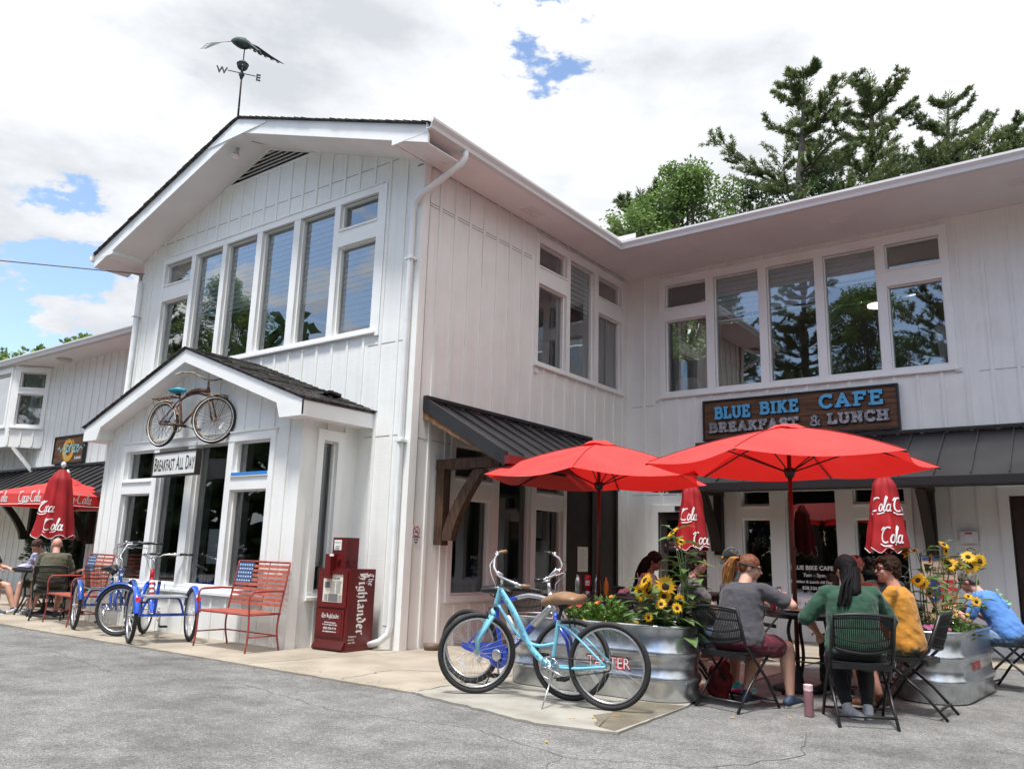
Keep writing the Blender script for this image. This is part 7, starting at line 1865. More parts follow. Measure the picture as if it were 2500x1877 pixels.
# ---------------- people ----------------
mat('skin_fair', (.60, .34, .25), .5, var=.10, vscale=9, spec=.35); mat('skin_tan', (.42, .22, .14), .5, var=.10, vscale=9, spec=.35); mat('skin_pink', (.58, .29, .22), .5, var=.12, vscale=9, spec=.35)
mat('lip', (.38, .10, .09), .5); mat('eye_white', (.6, .58, .55), .3); mat('eye_dark', (.02, .015, .012), .2)
mat('hair_black', (.006, .005, .006), .6, spec=.15, bump=.9, bscale=24, stretch=(5, 5, .7)); mat('hair_dark', (.016, .009, .006), .6, spec=.2, bump=.9, bscale=24, stretch=(5, 5, .7)); mat('hair_brown', (.030, .013, .007), .6, spec=.2, bump=.9, bscale=24, stretch=(5, 5, .7))
mat('hair_auburn', (.17, .055, .022), .45, bump=.9, bscale=24, stretch=(5, 5, .7)); mat('hair_ginger', (.42, .19, .055), .42, col2=(.24, .085, .025), vscale=14, bump=.9, bscale=24, stretch=(5, 5, .7)); mat('hair_grey', (.10, .09, .085), .6, bump=.6, bscale=40); mat('hair_short_brown', (.045, .022, .014), .7, bump=.8, bscale=60)
def cloth(name, c, f=.75, dk=.12): return mat(name, c, .9, var=dk, vscale=5, bump=.7, bscale=7, bdist=.025, detail=2.5, sheen=.15, stretch=(1, 1, 1.6))
cloth('tee_charcoal', (.060, .058, .068)); cloth('tee_grey', (.105, .095, .105)); cloth('tee_green', (.018, .068, .040)); cloth('tee_mustard', (.50, .215, .022)); cloth('tee_blue', (.09, .24, .60)); cloth('tee_lavender', (.42, .42, .60)); cloth('tee_olive', (.085, .080, .048)); cloth('tee_black', (.014, .014, .015)); cloth('tank_white', (.62, .60, .56)); cloth('polo_grey', (.055, .062, .072))
cloth('shorts_maroon', (.10, .006, .022)); cloth('shorts_khaki', (.11, .105, .065)); cloth('trousers_black', (.010, .010, .011)); cloth('trousers_olive', (.075, .066, .038)); cloth('denim', (.20, .30, .45)); mat('leather_brown', (.15, .06, .03), .5); cloth('shirt_rust', (.35, .10, .06)); cloth('cap_pink', (.42, .12, .10)); cloth('cap_green', (.012, .024, .022))
mat('sneaker_teal', (.03, .40, .42), .6); mat('sneaker_pink', (.75, .05, .22), .6); mat('sneaker_white', (.62, .62, .64), .6, var=.3, vscale=40); mat('sole_white', (.7, .68, .6), .7); mat('sneaker_navy', (.03, .05, .09), .6)

def remesh(mb, name, m, parent, vox=.010, smooth_it=3, disp=0.0, dscale=8.0, folds=False):
    me = bpy.data.meshes.new('tmp'); me.from_pydata([tuple(v) for v in mb.v], [], mb.f)
    o = bpy.data.objects.new('tmp', me); sc.collection.objects.link(o)
    md = o.modifiers.new('r', 'REMESH'); md.mode = 'VOXEL'; md.voxel_size = vox; md.use_smooth_shade = True
    ms = o.modifiers.new('s', 'SMOOTH'); ms.factor = .5; ms.iterations = smooth_it
    dg = bpy.context.evaluated_depsgraph_get(); nm = bpy.data.meshes.new_from_object(o.evaluated_get(dg))
    bpy.data.objects.remove(o); bpy.data.meshes.remove(me)
    nm.name = name
    if disp:
        ns = [v.normal.copy() for v in nm.vertices]
        for v, n in zip(nm.vertices, ns):
            if folds:
                p = V((v.co.x * 1.3 + v.co.z * .5, v.co.y * 1.3 - v.co.z * .4, v.co.z * 1.0)) * dscale
                q = 1 - abs(noise.noise(p)) * 2.4 + .35 * noise.noise(p * 2.3)      # ridged: soft creases
                v.co += n * (disp * .55 * (q - .55))
            else: v.co += n * (disp * noise.noise(v.co * dscale))
    nm.materials.clear(); nm.materials.append(MATS[m]); nm.polygons.foreach_set('use_smooth', [True] * len(nm.polygons))
    r = bpy.data.objects.new(name, nm); sc.collection.objects.link(r)
    if parent: r.parent = parent
    return r
def ik(a, c, l1, l2, pole):
    d = c - a; L_ = min(d.length, (l1 + l2) * .999); u = d.normalized(); c2 = a + u * L_
    x = (l1 * l1 - l2 * l2 + L_ * L_) / (2 * L_); h = math.sqrt(max(l1 * l1 - x * x, 0)); p = V(pole) - u * V(pole).dot(u)
    p = p.normalized() if p.length > 1e-6 else V((0, 0, 1))
    return a + u * x + p * h, c2
def hand(mb, w_, d, nrm, side, curl=.6, s=1.0):
    """palm + five fingers; d = direction of the fingers, nrm = back of hand normal"""
    d = d.normalized(); nrm = (nrm - d * nrm.dot(d)).normalized(); x = d.cross(nrm) * side
    pc = w_ + d * .045 * s
    Mp = Matrix((x, d, nrm)).transposed(); mb.ell(pc, (.040 * s, .048 * s, .015 * s), Mp, 10, 6)
    mb.cap(w_, pc, .024 * s, .020 * s, 8)
    for i, (off, l) in enumerate(((-.030, .070), (-.010, .080), (.010, .075), (.029, .058))):
        b = pc + x * off * s + d * .036 * s; a1 = curl * .6; a2 = curl * 1.5
        m1 = b + (d * math.cos(a1) - nrm * math.sin(a1)) * l * .5 * s; m2 = m1 + (d * math.cos(a2) - nrm * math.sin(a2)) * l * .5 * s
        mb.cap(b, m1, .0092 * s, .0088 * s, 7); mb.cap(m1, m2, .0088 * s, .0075 * s, 7)
    b = pc - x * .030 * s - d * .012 * s; m1 = b + (-x * .7 + d * .6 - nrm * .25).normalized() * .034 * s; mb.cap(b, m1, .0115 * s, .0105 * s, 7); mb.cap(m1, m1 + (d * .8 - x * .1 - nrm * .35).normalized() * .028 * s, .0105 * s, .0085 * s, 7)
def person(label, loc, rz, shirt='tee_grey', lower='shorts_khaki', lower_len=.55, skin='skin_fair', hair=None, hair_m='hair_dark', lean=0.0, turn=0.0, nod=0.0, tilt=0.0, twist=0.0,
           g=1.0, sc_=.955, hands=((-.18, .42, .80), (.18, .42, .80)), feet=((-.12, .45, .0), (.12, .48, 0)), shoes='black_plastic', sole=None, sleeve=.62, seat=.455, glasses=None, face=True, cap=None, backbend=0.0, knees=None,
           extra=None, poles=None, bust=0.0, sock=None, footdir=None, thumbs=True, sleeveless=False, sit_back=0.0):
    """seated figure facing local +Y, right side +X; origin on the ground below the hips"""
    t = thing('person', label, 'person', loc, rz); 
    hip = V((0, -sit_back, seat + .085)); Rl = Matrix.Rotation(-lean, 3, 'X'); Rt = Matrix.Rotation(twist, 3, 'Z')
    Rt2 = Rt @ Rl; Rl2 = Rt @ Matrix.Rotation(-(lean + backbend), 3, 'X')
    waist = hip + Rt2 @ V((0, 0, .17)); chest = waist + Rl2 @ V((0, 0, .20)); sh = chest + Rl2 @ V((0, 0, .115)); neck = sh + Rl2 @ V((0, .01, .055))
    Rh = Rt @ Matrix.Rotation(turn, 3, 'Z') @ Matrix.Rotation(tilt, 3, 'Y') @ Matrix.Rotation(-(nod + (lean + backbend) * .25), 3, 'X')
    hc = neck + Rl2 @ V((0, .015, .055)) + Rh @ V((0, .012, .085))
    B = MB()
    # head
    B.ell(hc + Rh @ V((0, -.012, .022)), (.074, .092, .092), Rh, 16, 12); B.ell(hc + Rh @ V((0, .022, -.042)), (.056, .062, .062), Rh, 14, 10)
    B.ell(hc + Rh @ V((0, .058, -.082)), (.026, .022, .020), Rh, 10, 8)
    B.cap(hc + Rh @ V((0, .084, .004)), hc + Rh @ V((0, .104, -.028)), .0085, .0125, 8)
    for s_ in (-1, 1):
        B.ell(hc + Rh @ V((s_ * .074, -.012, -.008)), (.010, .018, .030), Rh, 8, 6)
        B.ell(hc + Rh @ V((s_ * .036, .055, -.030)), (.022, .024, .024), Rh, 8, 6)
        B.cap(hc + Rh @ V((s_ * .014, .084, .018)), hc + Rh @ V((s_ * .046, .070, .020)), .009, .008, 6)
    B.ell(hc + Rh @ V((0, .080, -.055)), (.022, .014, .013), Rh, 8, 6)
    B.cap(sh - Rl2 @ V((0, 0, .02)), hc + Rh @ V((0, -.012, -.05)), .058 * g ** .5, .052, 12)
    # trunk under the clothes
    tr = [(hip, (.165 * g, .115 * g, .11), Rt2), (waist, (.135 * g, .10 * g, .13), Rt2), (chest, (.155 * g ** .6, .10 * g ** .6, .14), Rl2)]
    for c, r_, M_ in tr: B.ell(c, tuple(x * .93 for x in r_), M_, 14, 10)
    shw = .165 * g ** .35
    S = [sh + Rl2 @ V((s_ * shw, 0, -.01)) for s_ in (-1, 1)]
    for a in S: B.cap(sh - Rl2 @ V((0, 0, .02)), a - Rl2 @ V((0, 0, .01)), .040, .036 * g ** .4, 10)
    Sh = MB(); k = .014
    gk = g ** .7; st_ = [(hip + Rt2 @ V((0, 0, -.035)), .160 * g, .118 * g, Rt2), (hip + Rt2 @ V((0, .01, .04)), .172 * g, .130 * g, Rt2), (waist - Rt2 @ V((0, -.012 * g, .05)), .162 * g, .125 * g, Rt2), (waist + Rl2 @ V((0, .010 * g, .04)), .152 * g ** .9, .118 * g ** .9, Rl2),
        (chest - Rl2 @ V((0, 0, .03)), .158 * gk, .112 * gk, Rl2), (chest + Rl2 @ V((0, -.004, .05)), .162 * gk, .106 * gk, Rl2), (sh + Rl2 @ V((0, -.006, -.02)), .145 * gk, .078 * gk, Rl2), (sh + Rl2 @ V((0, -.004, .028)), .085, .060, Rl2)]
    n_ = 28; o_ = len(Sh.v)
    for c, rx, ry, M_ in st_:
        for j in range(n_): a_ = 2 * PI * j / n_; Sh.v.append(c + M_ @ V(((rx + k) * math.cos(a_), (ry + k) * math.sin(a_), 0)))
    for i in range(len(st_) - 1):
        for j in range(n_): Sh.f.append((o_ + i * n_ + j, o_ + i * n_ + (j + 1) % n_, o_ + (i + 1) * n_ + (j + 1) % n_, o_ + (i + 1) * n_ + j)); Sh.m.append(0)
    Sh.f.append(tuple(o_ + j for j in reversed(range(n_)))); Sh.m.append(0); Sh.f.append(tuple(o_ + (len(st_) - 1) * n_ + j for j in range(n_))); Sh.m.append(0)
    if bust: Sh.ell(chest + Rl2 @ V((0, .09 * g, -.04)), (.13 * g, .06 + bust, .075), Rl2, 12, 8)
    arms = []
    for i, s_ in enumerate((-1, 1)):
        H_ = V(hands[i]); pole = V(poles[i]) if poles else V((s_ * .6, -.35, -.8))
        E_, W_ = ik(S[i], H_, .285, .25, pole); ga = g ** .6
        B.cap(S[i].lerp(E_, .08), E_, (.045 if sleeveless else .038) * ga, .037 * ga, 10); B.cap(E_, E_.lerp(W_, .3), .037 * ga, .038 * ga, 10); B.cap(E_.lerp(W_, .3), W_, .038 * ga, .024, 10)
        fd = (W_ - E_).normalized(); hand(B, W_, (fd + V((0, .25, -.1))).normalized(), V((s_ * -.1, -.2, 1)), s_ if False else -s_, .7, 1.0)
        if not sleeveless:
            e2 = S[i].lerp(E_, min(sleeve, 1.0)); Sh.cap(S[i], e2, .056 * ga, .060 * ga, 12)
            if sleeve > 1: Sh.cap(E_, E_.lerp(W_, sleeve - 1), .052, .042, 10)
        arms.append((E_, W_))
    for a in S: Sh.cap(sh - Rl2 @ V((0, 0, .012)), a, .060, (.056 * g ** .4) if not sleeveless else .030, 10)
    # legs
    Lw = MB(); legs = []
    for i, s_ in enumerate((-1, 1)):
        h0 = hip + V((s_ * .088 * g ** .5, .0, -.01)); F_ = V(feet[i]); cv = .80 if lower_len > 1.5 else 1.0; ank = F_ + V((0, 0, .085))
        pole = V(knees[i]) if knees else V((s_ * .12, .55, .9))
        K_, A_ = ik(h0, ank, .43, .41, pole); gl = g ** .55
        B.cap(h0, K_, .080 * gl * cv, .056 * gl * cv, 12); B.cap(K_, K_.lerp(A_, .35), .055 * gl * cv, .056 * gl * cv, 12); B.cap(K_.lerp(A_, .35), A_, .056 * gl * cv, .035, 12)
        LT = min(lower_len, 1.0); Lw.cap(h0, h0.lerp(K_, LT), .098 * gl, (.084 if lower_len < 1 else .072) * gl, 14)
        if lower_len > 1: Lw.cap(K_, K_.lerp(A_, min(lower_len - 1, .97)), .070 * gl, .052, 12)
        legs.append((K_, A_)); B.cap(A_, A_ + V((0, .03, -.04)), .032, .030, 8)
    Lw.ell(hip + V((0, 0, -.005)), (.172 * g + .01, .125 * g + .008, .105), Rt2, 16, 10)
    body = remesh(B, 'body', skin, t, .0075, 2)
    remesh(Sh, 'shirt', shirt, t, .011, 4, disp=.011, dscale=9, folds=True)
    remesh(Lw, 'trousers' if lower_len > 1 else 'shorts', lower, t, .011, 3, disp=.012, dscale=11, folds=True)
    for i, (K_, A_) in enumerate(legs):
        f = (V(footdir[i]).normalized() if footdir else V((0, 1, 0))); sb = A_ - V((0, 0, .045)); q = MB()
        up_ = V((0, 0, 1)) if abs(f.z) < .6 else V((0, -1, 0)); nrm = (up_ - f * up_.dot(f)).normalized()
        q.cap(sb - f * .05, sb + f * .06, .040, .042, 10); q.cap(sb + f * .05, sb + f * .16 - nrm * .012, .040, .030, 10); q.cap(A_ + V((0, 0, 0)), sb, .042, .044, 10)
        sh_ = remesh(q, 'shoe', shoes if isinstance(shoes, str) else shoes[0], t, .010, 2)
        b = MB(); n2 = 16; C_ = sb + f * .055 - nrm * .040; sd = f.cross(nrm)
        ring = [C_ + f * (.135 * math.cos(2 * PI * j / n2)) + sd * (.043 * math.sin(2 * PI * j / n2)) for j in range(n2)]
        b.prism(ring, nrm * .022 * (1 if True else 0)); b.build('sole', sole or 'sole_white', sh_)
        if not isinstance(shoes, str):
            b = MB(); b.cap(sb + f * .0 + sd * .022, sb + f * .07 + sd * .02, .026, .026, 8); b.build('panel', shoes[1], sh_, smooth=True)
    hp = lambda x, y, z: hc + Rh @ V((x, y, z))
    if face:
        for s_ in (-1, 1):
            e_ = MB().ell(hp(s_ * .031, .077, .006), (.0125, .007, .0065), Rh, 8, 6).build('eye', 'eye_white', body, smooth=True)
            MB().ell(hp(s_ * .031, .0835, .006), (.0055, .003, .0055), Rh, 8, 6).build('iris', 'eye_dark', e_) if False else MB().ell(hp(s_ * .031, .083, .006), (.0058, .0035, .0058), Rh, 8, 6).build('iris', 'eye_dark', body)
            MB().tube([hp(s_ * .016, .090, .026), hp(s_ * .032, .089, .031), hp(s_ * .047, .078, .027)], [.003, .0035, .002], 5).build('eyebrow', hair_m, body)
        MB().tube([hp(-.022, .088, -.056), hp(-.008, .095, -.053), hp(.008, .095, -.053), hp(.022, .088, -.056)], [.002, .0048, .0048, .002], 6).build('lips', 'lip', body, smooth=True)
    if glasses:
        b = MB()
        for s_ in (-1, 1):
            c = [hp(s_ * .032 + .023 * math.cos(a), .094 - .012 * abs(math.cos(a) + s_) * .4, .006 + .019 * math.sin(a)) for a in [i * PI / 8 for i in range(16)]]
            b.tube(c, .0022, 4, closed=True); b.tube([hp(s_ * .054, .086, .012), hp(s_ * .074, .02, .012), hp(s_ * .078, -.02, .004)], .002, 4)
            if glasses == 'sun': b.ell(hp(s_ * .032, .093, .004), (.025, .005, .021), Rh, 10, 6)
        b.tube([hp(-.01, .097, .01), hp(.01, .097, .01)], .0022, 4)
        b.build('glasses' if glasses != 'sun' else 'sunglasses', 'eye_dark' if glasses == 'sun' else 'brass', t, smooth=True)
    if hair: hair(t, hp, Rh, hair_m, neck, Rl2, sh)
    if cap:
        b = MB(); b.ell(hp(0, -.010, .040), (.086, .103, .085), Rh, 16, 10); b2 = remesh(b, 'cap', cap, t, .010, 2)
        v_ = MB(); n2 = 8; P0 = [hp(.062 * math.cos(a), .075 + .085 * math.sin(a), .048 - .020 * math.sin(a)) for a in [i * PI / n2 for i in range(n2 + 1)]]; v_.prism(P0, Rh @ V((0, 0, .006))); v_.build('cap_brim', cap, b2)
    if extra: extra(t, hp, sh, Rl2, chest, legs, arms)
    t.scale = (sc_,) * 3
    return t
def strand_tubes(b, P, n, spread, r, rr, wav=.012):
    for i in range(n):
        o = V((rr.uniform(-1, 1), rr.uniform(-1, 1), 0)) * spread; ph = rr.uniform(0, 6)
        Q = smooth_pts([V(p) + o * (.4 + .6 * min(1, j / 2)) + V((math.sin(ph + j * 1.6), math.cos(ph + j * 1.9), 0)) * wav for j, p in enumerate(P)], 4)
        b.tube(Q, [r * (1 - .6 * k / (len(Q) - 1)) for k in range(len(Q))], 5)
def hair_short(t, hp, Rh, m, *a):
    b = MB(); b.ell(hp(0, -.018, .034), (.083, .096, .092), Rh, 16, 10); b.ell(hp(0, -.05, -.01), (.074, .062, .07), Rh, 14, 8)
    remesh(b, 'hair', m, t, .009, 1, disp=.010, dscale=30)
def hair_pixie(t, hp, Rh, m, *a):
    b = MB(); b.ell(hp(0, -.020, .036), (.086, .100, .094), Rh, 16, 10); b.ell(hp(0, -.055, -.02), (.076, .062, .082), Rh, 14, 8); b.ell(hp(.025, .040, .078), (.055, .040, .026), Rh, 10, 8); b.ell(hp(-.03, .038, .078), (.050, .040, .026), Rh, 10, 8)
    for s_ in (-1, 1): b.ell(hp(s_ * .075, -.005, .02), (.018, .035, .045), Rh, 8, 8)
    remesh(b, 'hair', m, t, .008, 1, disp=.012, dscale=42)
def hair_stubble(t, hp, Rh, m, *a):
    b = MB(); b.ell(hp(0, -.03, .0), (.0775, .082, .06), Rh, 16, 10); remesh(b, 'hair', m, t, .009, 1)
def hair_long(t, hp, Rh, m, neck, Rl2, sh):
    b = MB(); rr = random.Random(4); b.ell(hp(0, -.018, .036), (.088, .10, .095), Rh, 16, 10); b.ell(hp(0, -.06, -.04), (.080, .060, .10), Rh, 14, 8)
    b.cap(hp(0, -.075, -.06), sh + Rl2 @ V((0, -.11, -.06)), .075, .055, 12)
    o = remesh(b, 'hair', m, t, .010, 1, disp=.012, dscale=22)
    b = MB()
    for s_ in (-1, 1): strand_tubes(b, [hp(s_ * .07, -.04, .03), hp(s_ * .082, -.055, -.05), neck + Rl2 @ V((s_ * .085, -.04, -.04)), sh + Rl2 @ V((s_ * .09, -.05, -.10)), sh + Rl2 @ V((s_ * .085, -.06, -.20))], 14, .020, .009, rr)
    strand_tubes(b, [hp(0, -.10, .03), hp(0, -.13, -.05), sh + Rl2 @ V((0, -.13, .0)), sh + Rl2 @ V((0, -.14, -.13)), sh + Rl2 @ V((0, -.15, -.24))], 26, .05, .010, rr)
    b.build('hair_strands', m, o, smooth=True)
def hair_straight(t, hp, Rh, m, neck, Rl2, sh):
    b = MB(); rr = random.Random(9); b.ell(hp(0, -.016, .034), (.090, .104, .094), Rh, 16, 10); b.ell(hp(0, -.05, -.04), (.084, .070, .11), Rh, 14, 8)
    b.cap(hp(0, -.055, -.05), sh + Rl2 @ V((0, -.09, -.02)), .085, .075, 12)
    o = remesh(b, 'hair', m, t, .010, 2, disp=.006, dscale=18)
    b = MB(); strand_tubes(b, [hp(-.03, -.10, .04), hp(-.05, -.12, -.06), sh + Rl2 @ V((-.05, -.12, .03)), sh + Rl2 @ V((-.08, -.13, -.08)), sh + Rl2 @ V((-.10, -.12, -.15))], 30, .045, .010, rr, .004)
    b.build('hair_strands', m, o, smooth=True)
def hair_ponytail(t, hp, Rh, m, neck, Rl2, sh):
    b = MB(); rr = random.Random(6); b.ell(hp(0, -.016, .032), (.080, .098, .092), Rh, 16, 10); b.ell(hp(0, -.055, -.005), (.072, .05, .06), Rh, 12, 8)
    o = remesh(b, 'hair', 'hair_auburn', t, .008, 1, disp=.004, dscale=30)
    b = MB(); r0 = hp(0, -.115, .060)
    strand_tubes(b, [r0, hp(-.012, -.165, .045), hp(-.03, -.185, -.04), hp(-.045, -.175, -.14), hp(-.05, -.16, -.235), hp(-.055, -.15, -.29)], 60, .036, .0125, rr, .014)
    b.build('ponytail', 'hair_ginger', o, smooth=True)
    MB().tube([r0 + Rh @ V((.022 * math.cos(a), .0, .022 * math.sin(a))) for a in [i * PI / 6 for i in range(12)]], .007, 6, closed=True).build('hair_tie', 'hair_black', o, smooth=True)
    MB().tube([hp(.084 * math.sin(a), -.012 + .105 * math.cos(a) * .96, .018 + .0 * math.cos(a)) for a in [i * PI / 12 for i in range(24)]], .011, 6, closed=True, flat=.5).build('headband', 'tee_charcoal', t, smooth=True)
G0 = .004
SEATED = []
def seated(label, chair_label, x, y, rz, z=G0, chair=True, **k):
    if chair: folding_chair((x, y, z), R(rz), chair_label)
    kk = dict(k); rzz = kk.pop('prz', rz)
    return person(label, (x, y, z), R(rzz), sit_back=.0, **kk)

# --- right hand table ---
cafe_table((4.74, .62, G0), .42, 'round black cafe table under the right open umbrella, crowded with plates and drinks')
seated('person seen from behind with a ginger ponytail, charcoal tee and maroon shorts', 'black folding chair under the woman with the ginger ponytail', 4.44, -.52, -14, g=1.36, shirt='tee_charcoal', lower='shorts_maroon', lower_len=.72, skin='skin_fair', hair=hair_ponytail, hair_m='hair_auburn',
       lean=R(12), backbend=R(6), turn=R(-52), nod=R(8), hands=((-.10, .44, .86), (.20, .42, .95)), feet=((-.05, .20, 0), (.26, .40, 0)), shoes='sneaker_navy', sleeve=.72, bust=.02, poles=((-.9, -.2, -.5), (1.2, -.2, -.6)))
seated('person seen from behind with long black hair in a loose dark green tee', 'black folding chair under the woman in the dark green tee', 5.38, -.44, 26, g=1.34, shirt='tee_green', lower='trousers_black', lower_len=1.9, skin='skin_tan', hair=hair_straight, hair_m='hair_black',
       lean=R(10), backbend=R(5), turn=R(22), nod=R(4), hands=((-.24, .34, .66), (.16, .40, .80)), feet=((-.05, .22, 0), (.10, .16, 0)), shoes='sneaker_white', sleeve=.98, bust=.02, poles=((-1, -.2, -.7), (1, -.3, -.7)), footdir=((.1, -.2, 0), (.1, .6, 0)))
seated('person in a mustard yellow tee and olive trousers, dark sunglasses, head turned to the left', 'black folding chair seen from the side under the woman in mustard yellow', 5.62, .28, 88, g=1.12, shirt='tee_mustard', lower='trousers_olive', lower_len=1.35, skin='skin_pink', hair=hair_pixie, hair_m='hair_brown',
       lean=R(6), backbend=R(4), turn=R(28), nod=R(-2), hands=((-.12, .42, .78), (.14, .44, .78)), feet=((-.10, .36, 0), (.12, .30, 0)), shoes='leather_brown', sleeve=.62, glasses='sun', bust=.03)
def mask_extra(t, hp, sh, Rl2, chest, legs, arms):
    b = MB(); b.ell(chest + Rl2 @ V((.02, .17, -.10)), (.045, .02, .06), Rl2, 12, 8); b.build('face_mask', 'tee_blue', t, smooth=True) if False else b.build('face_mask', 'polo_grey', t, smooth=True)
    b = MB(); b.ell(chest + Rl2 @ V((-.02, .178, -.085)), (.016, .016, .042), Rl2, 8, 6); b.build('mask_edge', mat('lime', (.5, .6, .03), .6), t, smooth=True)
    MB().tube([hp(-.05, -.03, -.09), sh + Rl2 @ V((-.06, .09, .0)), chest + Rl2 @ V((0, .165, -.05)), sh + Rl2 @ V((.06, .09, .0)), hp(.05, -.03, -.09)], .004, 5).build('lanyard', 'tee_black', t)
seated('person with short dark hair, round glasses, grey tee and denim shorts', 'black folding chair under the person in denim shorts', 3.84, -.14, -66, g=1.15, shirt='tee_grey', lower='denim', lower_len=.62, skin='skin_pink', hair=hair_pixie, hair_m='hair_dark',
       lean=R(4), turn=R(2), nod=R(2), hands=((-.10, .40, .64), (.14, .40, .62)), feet=((-.06, .42, 0.02), (.10, .38, .02)), shoes=('sneaker_teal', 'sneaker_pink'), sleeve=.66, glasses='round', bust=.03, extra=mask_extra)
def mirror_shades(t, hp, *a):
    b = MB()
    for s_ in (-1, 1): b.ell(hp(s_ * .034, .098, .075), (.026, .012, .018), None, 10, 6)
    b.build('mirrored_sunglasses', mat('mirror_pink', (.8, .35, .30), .08, .8), t, smooth=True)
seated('person in a rust pink cap with mirrored sunglasses on its brim', 'black folding chair beyond the crowded table', 5.10, 1.15, 150, g=1.0, shirt='shirt_rust', lower='trousers_black', lower_len=1.9, skin='skin_tan', hair=hair_short, hair_m='hair_dark', lean=R(8), nod=R(6), cap='cap_pink', extra=mirror_shades, hands=((-.14, .36, .80), (.14, .36, .80)), shoes='black_plastic')
# --- middle: table with ketchup and the small table ---
cafe_table((2.22, 1.28, .015), .62, 'long black table holding the ketchup and steel bottles behind the planter', square=True, rz=R(4))
cafe_table((3.10, 2.15, .015), .34, 'small round black table with the red and white mug', H=.79)
folding_chair((1.75, .35, .015), R(8), 'empty black folding chair behind the dark blue bicycle')
folding_chair((3.05, 1.15, .015), R(80), 'empty black folding chair at the right end of the ketchup table')
seated('person with long wavy dark hair in a white tank top looking down', 'black folding chair under the woman in the white tank top', 2.33, 1.83, -84, z=.015, g=.88, shirt='tank_white', lower='denim', lower_len=.6, skin='skin_tan', hair=hair_long, hair_m='hair_dark', lean=R(10), turn=R(4), nod=R(20), hands=((-.08, .36, .86), (.12, .34, .90)), sleeveless=True, bust=.02, shoes='leather_brown')
def cap_badge(t, hp, *a):
    MB().ell(hp(0.02, .087, .065), (.026, .010, .020), None, 8, 6).build('badge', 'gold_paint', t, smooth=True)
seated('person in a dark cap with a tan badge and grey shirt, head bowed', 'black folding chair behind the man in the dark cap', 3.42, 2.62, 140, z=.015, g=1.05, shirt='polo_grey', lower='trousers_black', lower_len=1.9, skin='skin_tan', hair=hair_short, hair_m='hair_grey', lean=R(16), nod=R(34), cap='cap_green', hands=((-.12, .36, .74), (.14, .34, .72)), shoes='leather_brown', sleeve=.7, extra=cap_badge, sc_=1.04)
# --- right rear group ---
cafe_table((5.35, 3.35, G0), .38, 'round black cafe table behind the right steel planter')
seated('person in dark sunglasses with brown hair behind the mustard shirt', 'black folding chair behind the woman in the mustard shirt', 4.95, 2.62, 185, g=1.0, shirt='tee_black', lower='trousers_black', lower_len=1.9, skin='skin_pink', hair=hair_pixie, hair_m='hair_brown', lean=R(4), nod=R(2), glasses='sun', hands=((-.14, .36, .78), (.14, .36, .78)))
def back_print(t, hp, sh, Rl2, chest, *a):
    b = MB(); f = lambda u, v_, l: chest + Rl2 @ V((u, -.135 - l - .02 * math.cos(u * 9), v_ - .02))
    ribbon(b, arc(.02, .07, .05, .035, 20, 300, 12), .010, f, .006); ribbon(b, arc(-.01, .0, .045, .05, 60, 330, 12), .009, f, .007); ribbon(b, [(-.05, -.08), (.08, -.075)], .018, f, .006)
    b.build('back_print', mat('lime_print', (.25, .75, .35), .6), t)
seated('person in a bright blue tee bending forward over the table behind the sunflowers', 'black folding chair at the far right under the man in the blue tee', 6.16, 2.50, 78, g=1.12, shirt='tee_blue', lower='denim', lower_len=1.0, skin='skin_fair', hair=hair_short, hair_m='hair_grey', lean=R(22), backbend=R(16), nod=R(18), hands=((-.14, .50, .78), (.16, .50, .80)), shoes='black_plastic', sleeve=.75, extra=back_print, face=False)
# --- left group ---
cafe_table((-7.10, -1.10, .015), .42, 'round black table at the far left with napkins and the furled umbrella pole')
seated('bald person in an olive tee and khaki shorts sitting with his back to the camera', 'black chair under the bald man in olive', -6.28, -1.30, 62, z=.015, g=1.22, shirt='tee_olive', lower='shorts_khaki', lower_len=.92, skin='skin_pink', hair=None, lean=R(12), backbend=R(8), turn=R(10), nod=R(14), hands=((-.12, .42, .74), (.14, .42, .76)), feet=((-.28, .62, 0), (.10, .35, 0)), shoes='sneaker_navy', sleeve=.75, face=False)
seated('young person with short brown hair in a pale lavender tee reading at the table', 'black chair under the boy in lavender', -7.62, -.78, 205, z=.015, g=.85, shirt='tee_lavender', lower='shorts_khaki', lower_len=.9, skin='skin_fair', hair=hair_short, hair_m='hair_short_brown', lean=R(16), backbend=R(8), turn=R(-18), nod=R(30), hands=((-.10, .38, .78), (.12, .38, .78)), shoes='sneaker_white', sleeve=.6)
seated('person in a black tee leaning by the table behind the bald man', 'black chair under the man in the black tee', -6.75, -.15, 165, z=.015, g=1.15, shirt='tee_black', lower='shorts_khaki', lower_len=.9, skin='skin_tan', hair=hair_stubble, hair_m='hair_grey', lean=R(6), nod=R(12), hands=((-.12, .4, .76), (.14, .40, .76)), sleeve=.7)
seated('person with reddish brown hair half hidden by the corner of the bay', 'black chair beside the bay corner', -6.20, .25, 200, z=.015, g=1.0, shirt='tee_charcoal', lower='trousers_black', lower_len=1.9, skin='skin_fair', hair=hair_pixie, hair_m='hair_auburn', nod=R(6), turn=R(20))
seated('person at the left edge of the picture with bare legs stretched under the table', 'black chair at the left edge of the picture', -8.0, -1.62, -62, z=.015, g=1.05, shirt='tee_black', lower='trousers_black', lower_len=.6, skin='skin_fair', hair=hair_short, hair_m='hair_dark', feet=((-.10, .60, .0), (.10, .45, 0)), shoes='sneaker_navy', hands=((-.14, .36, .76), (.14, .36, .76)))
for _i in range(1): pass
t = thing('potted_conifer', 'dark conical conifer in a grey square planter at the far left', 'plant', (-11.6, .95, .015))
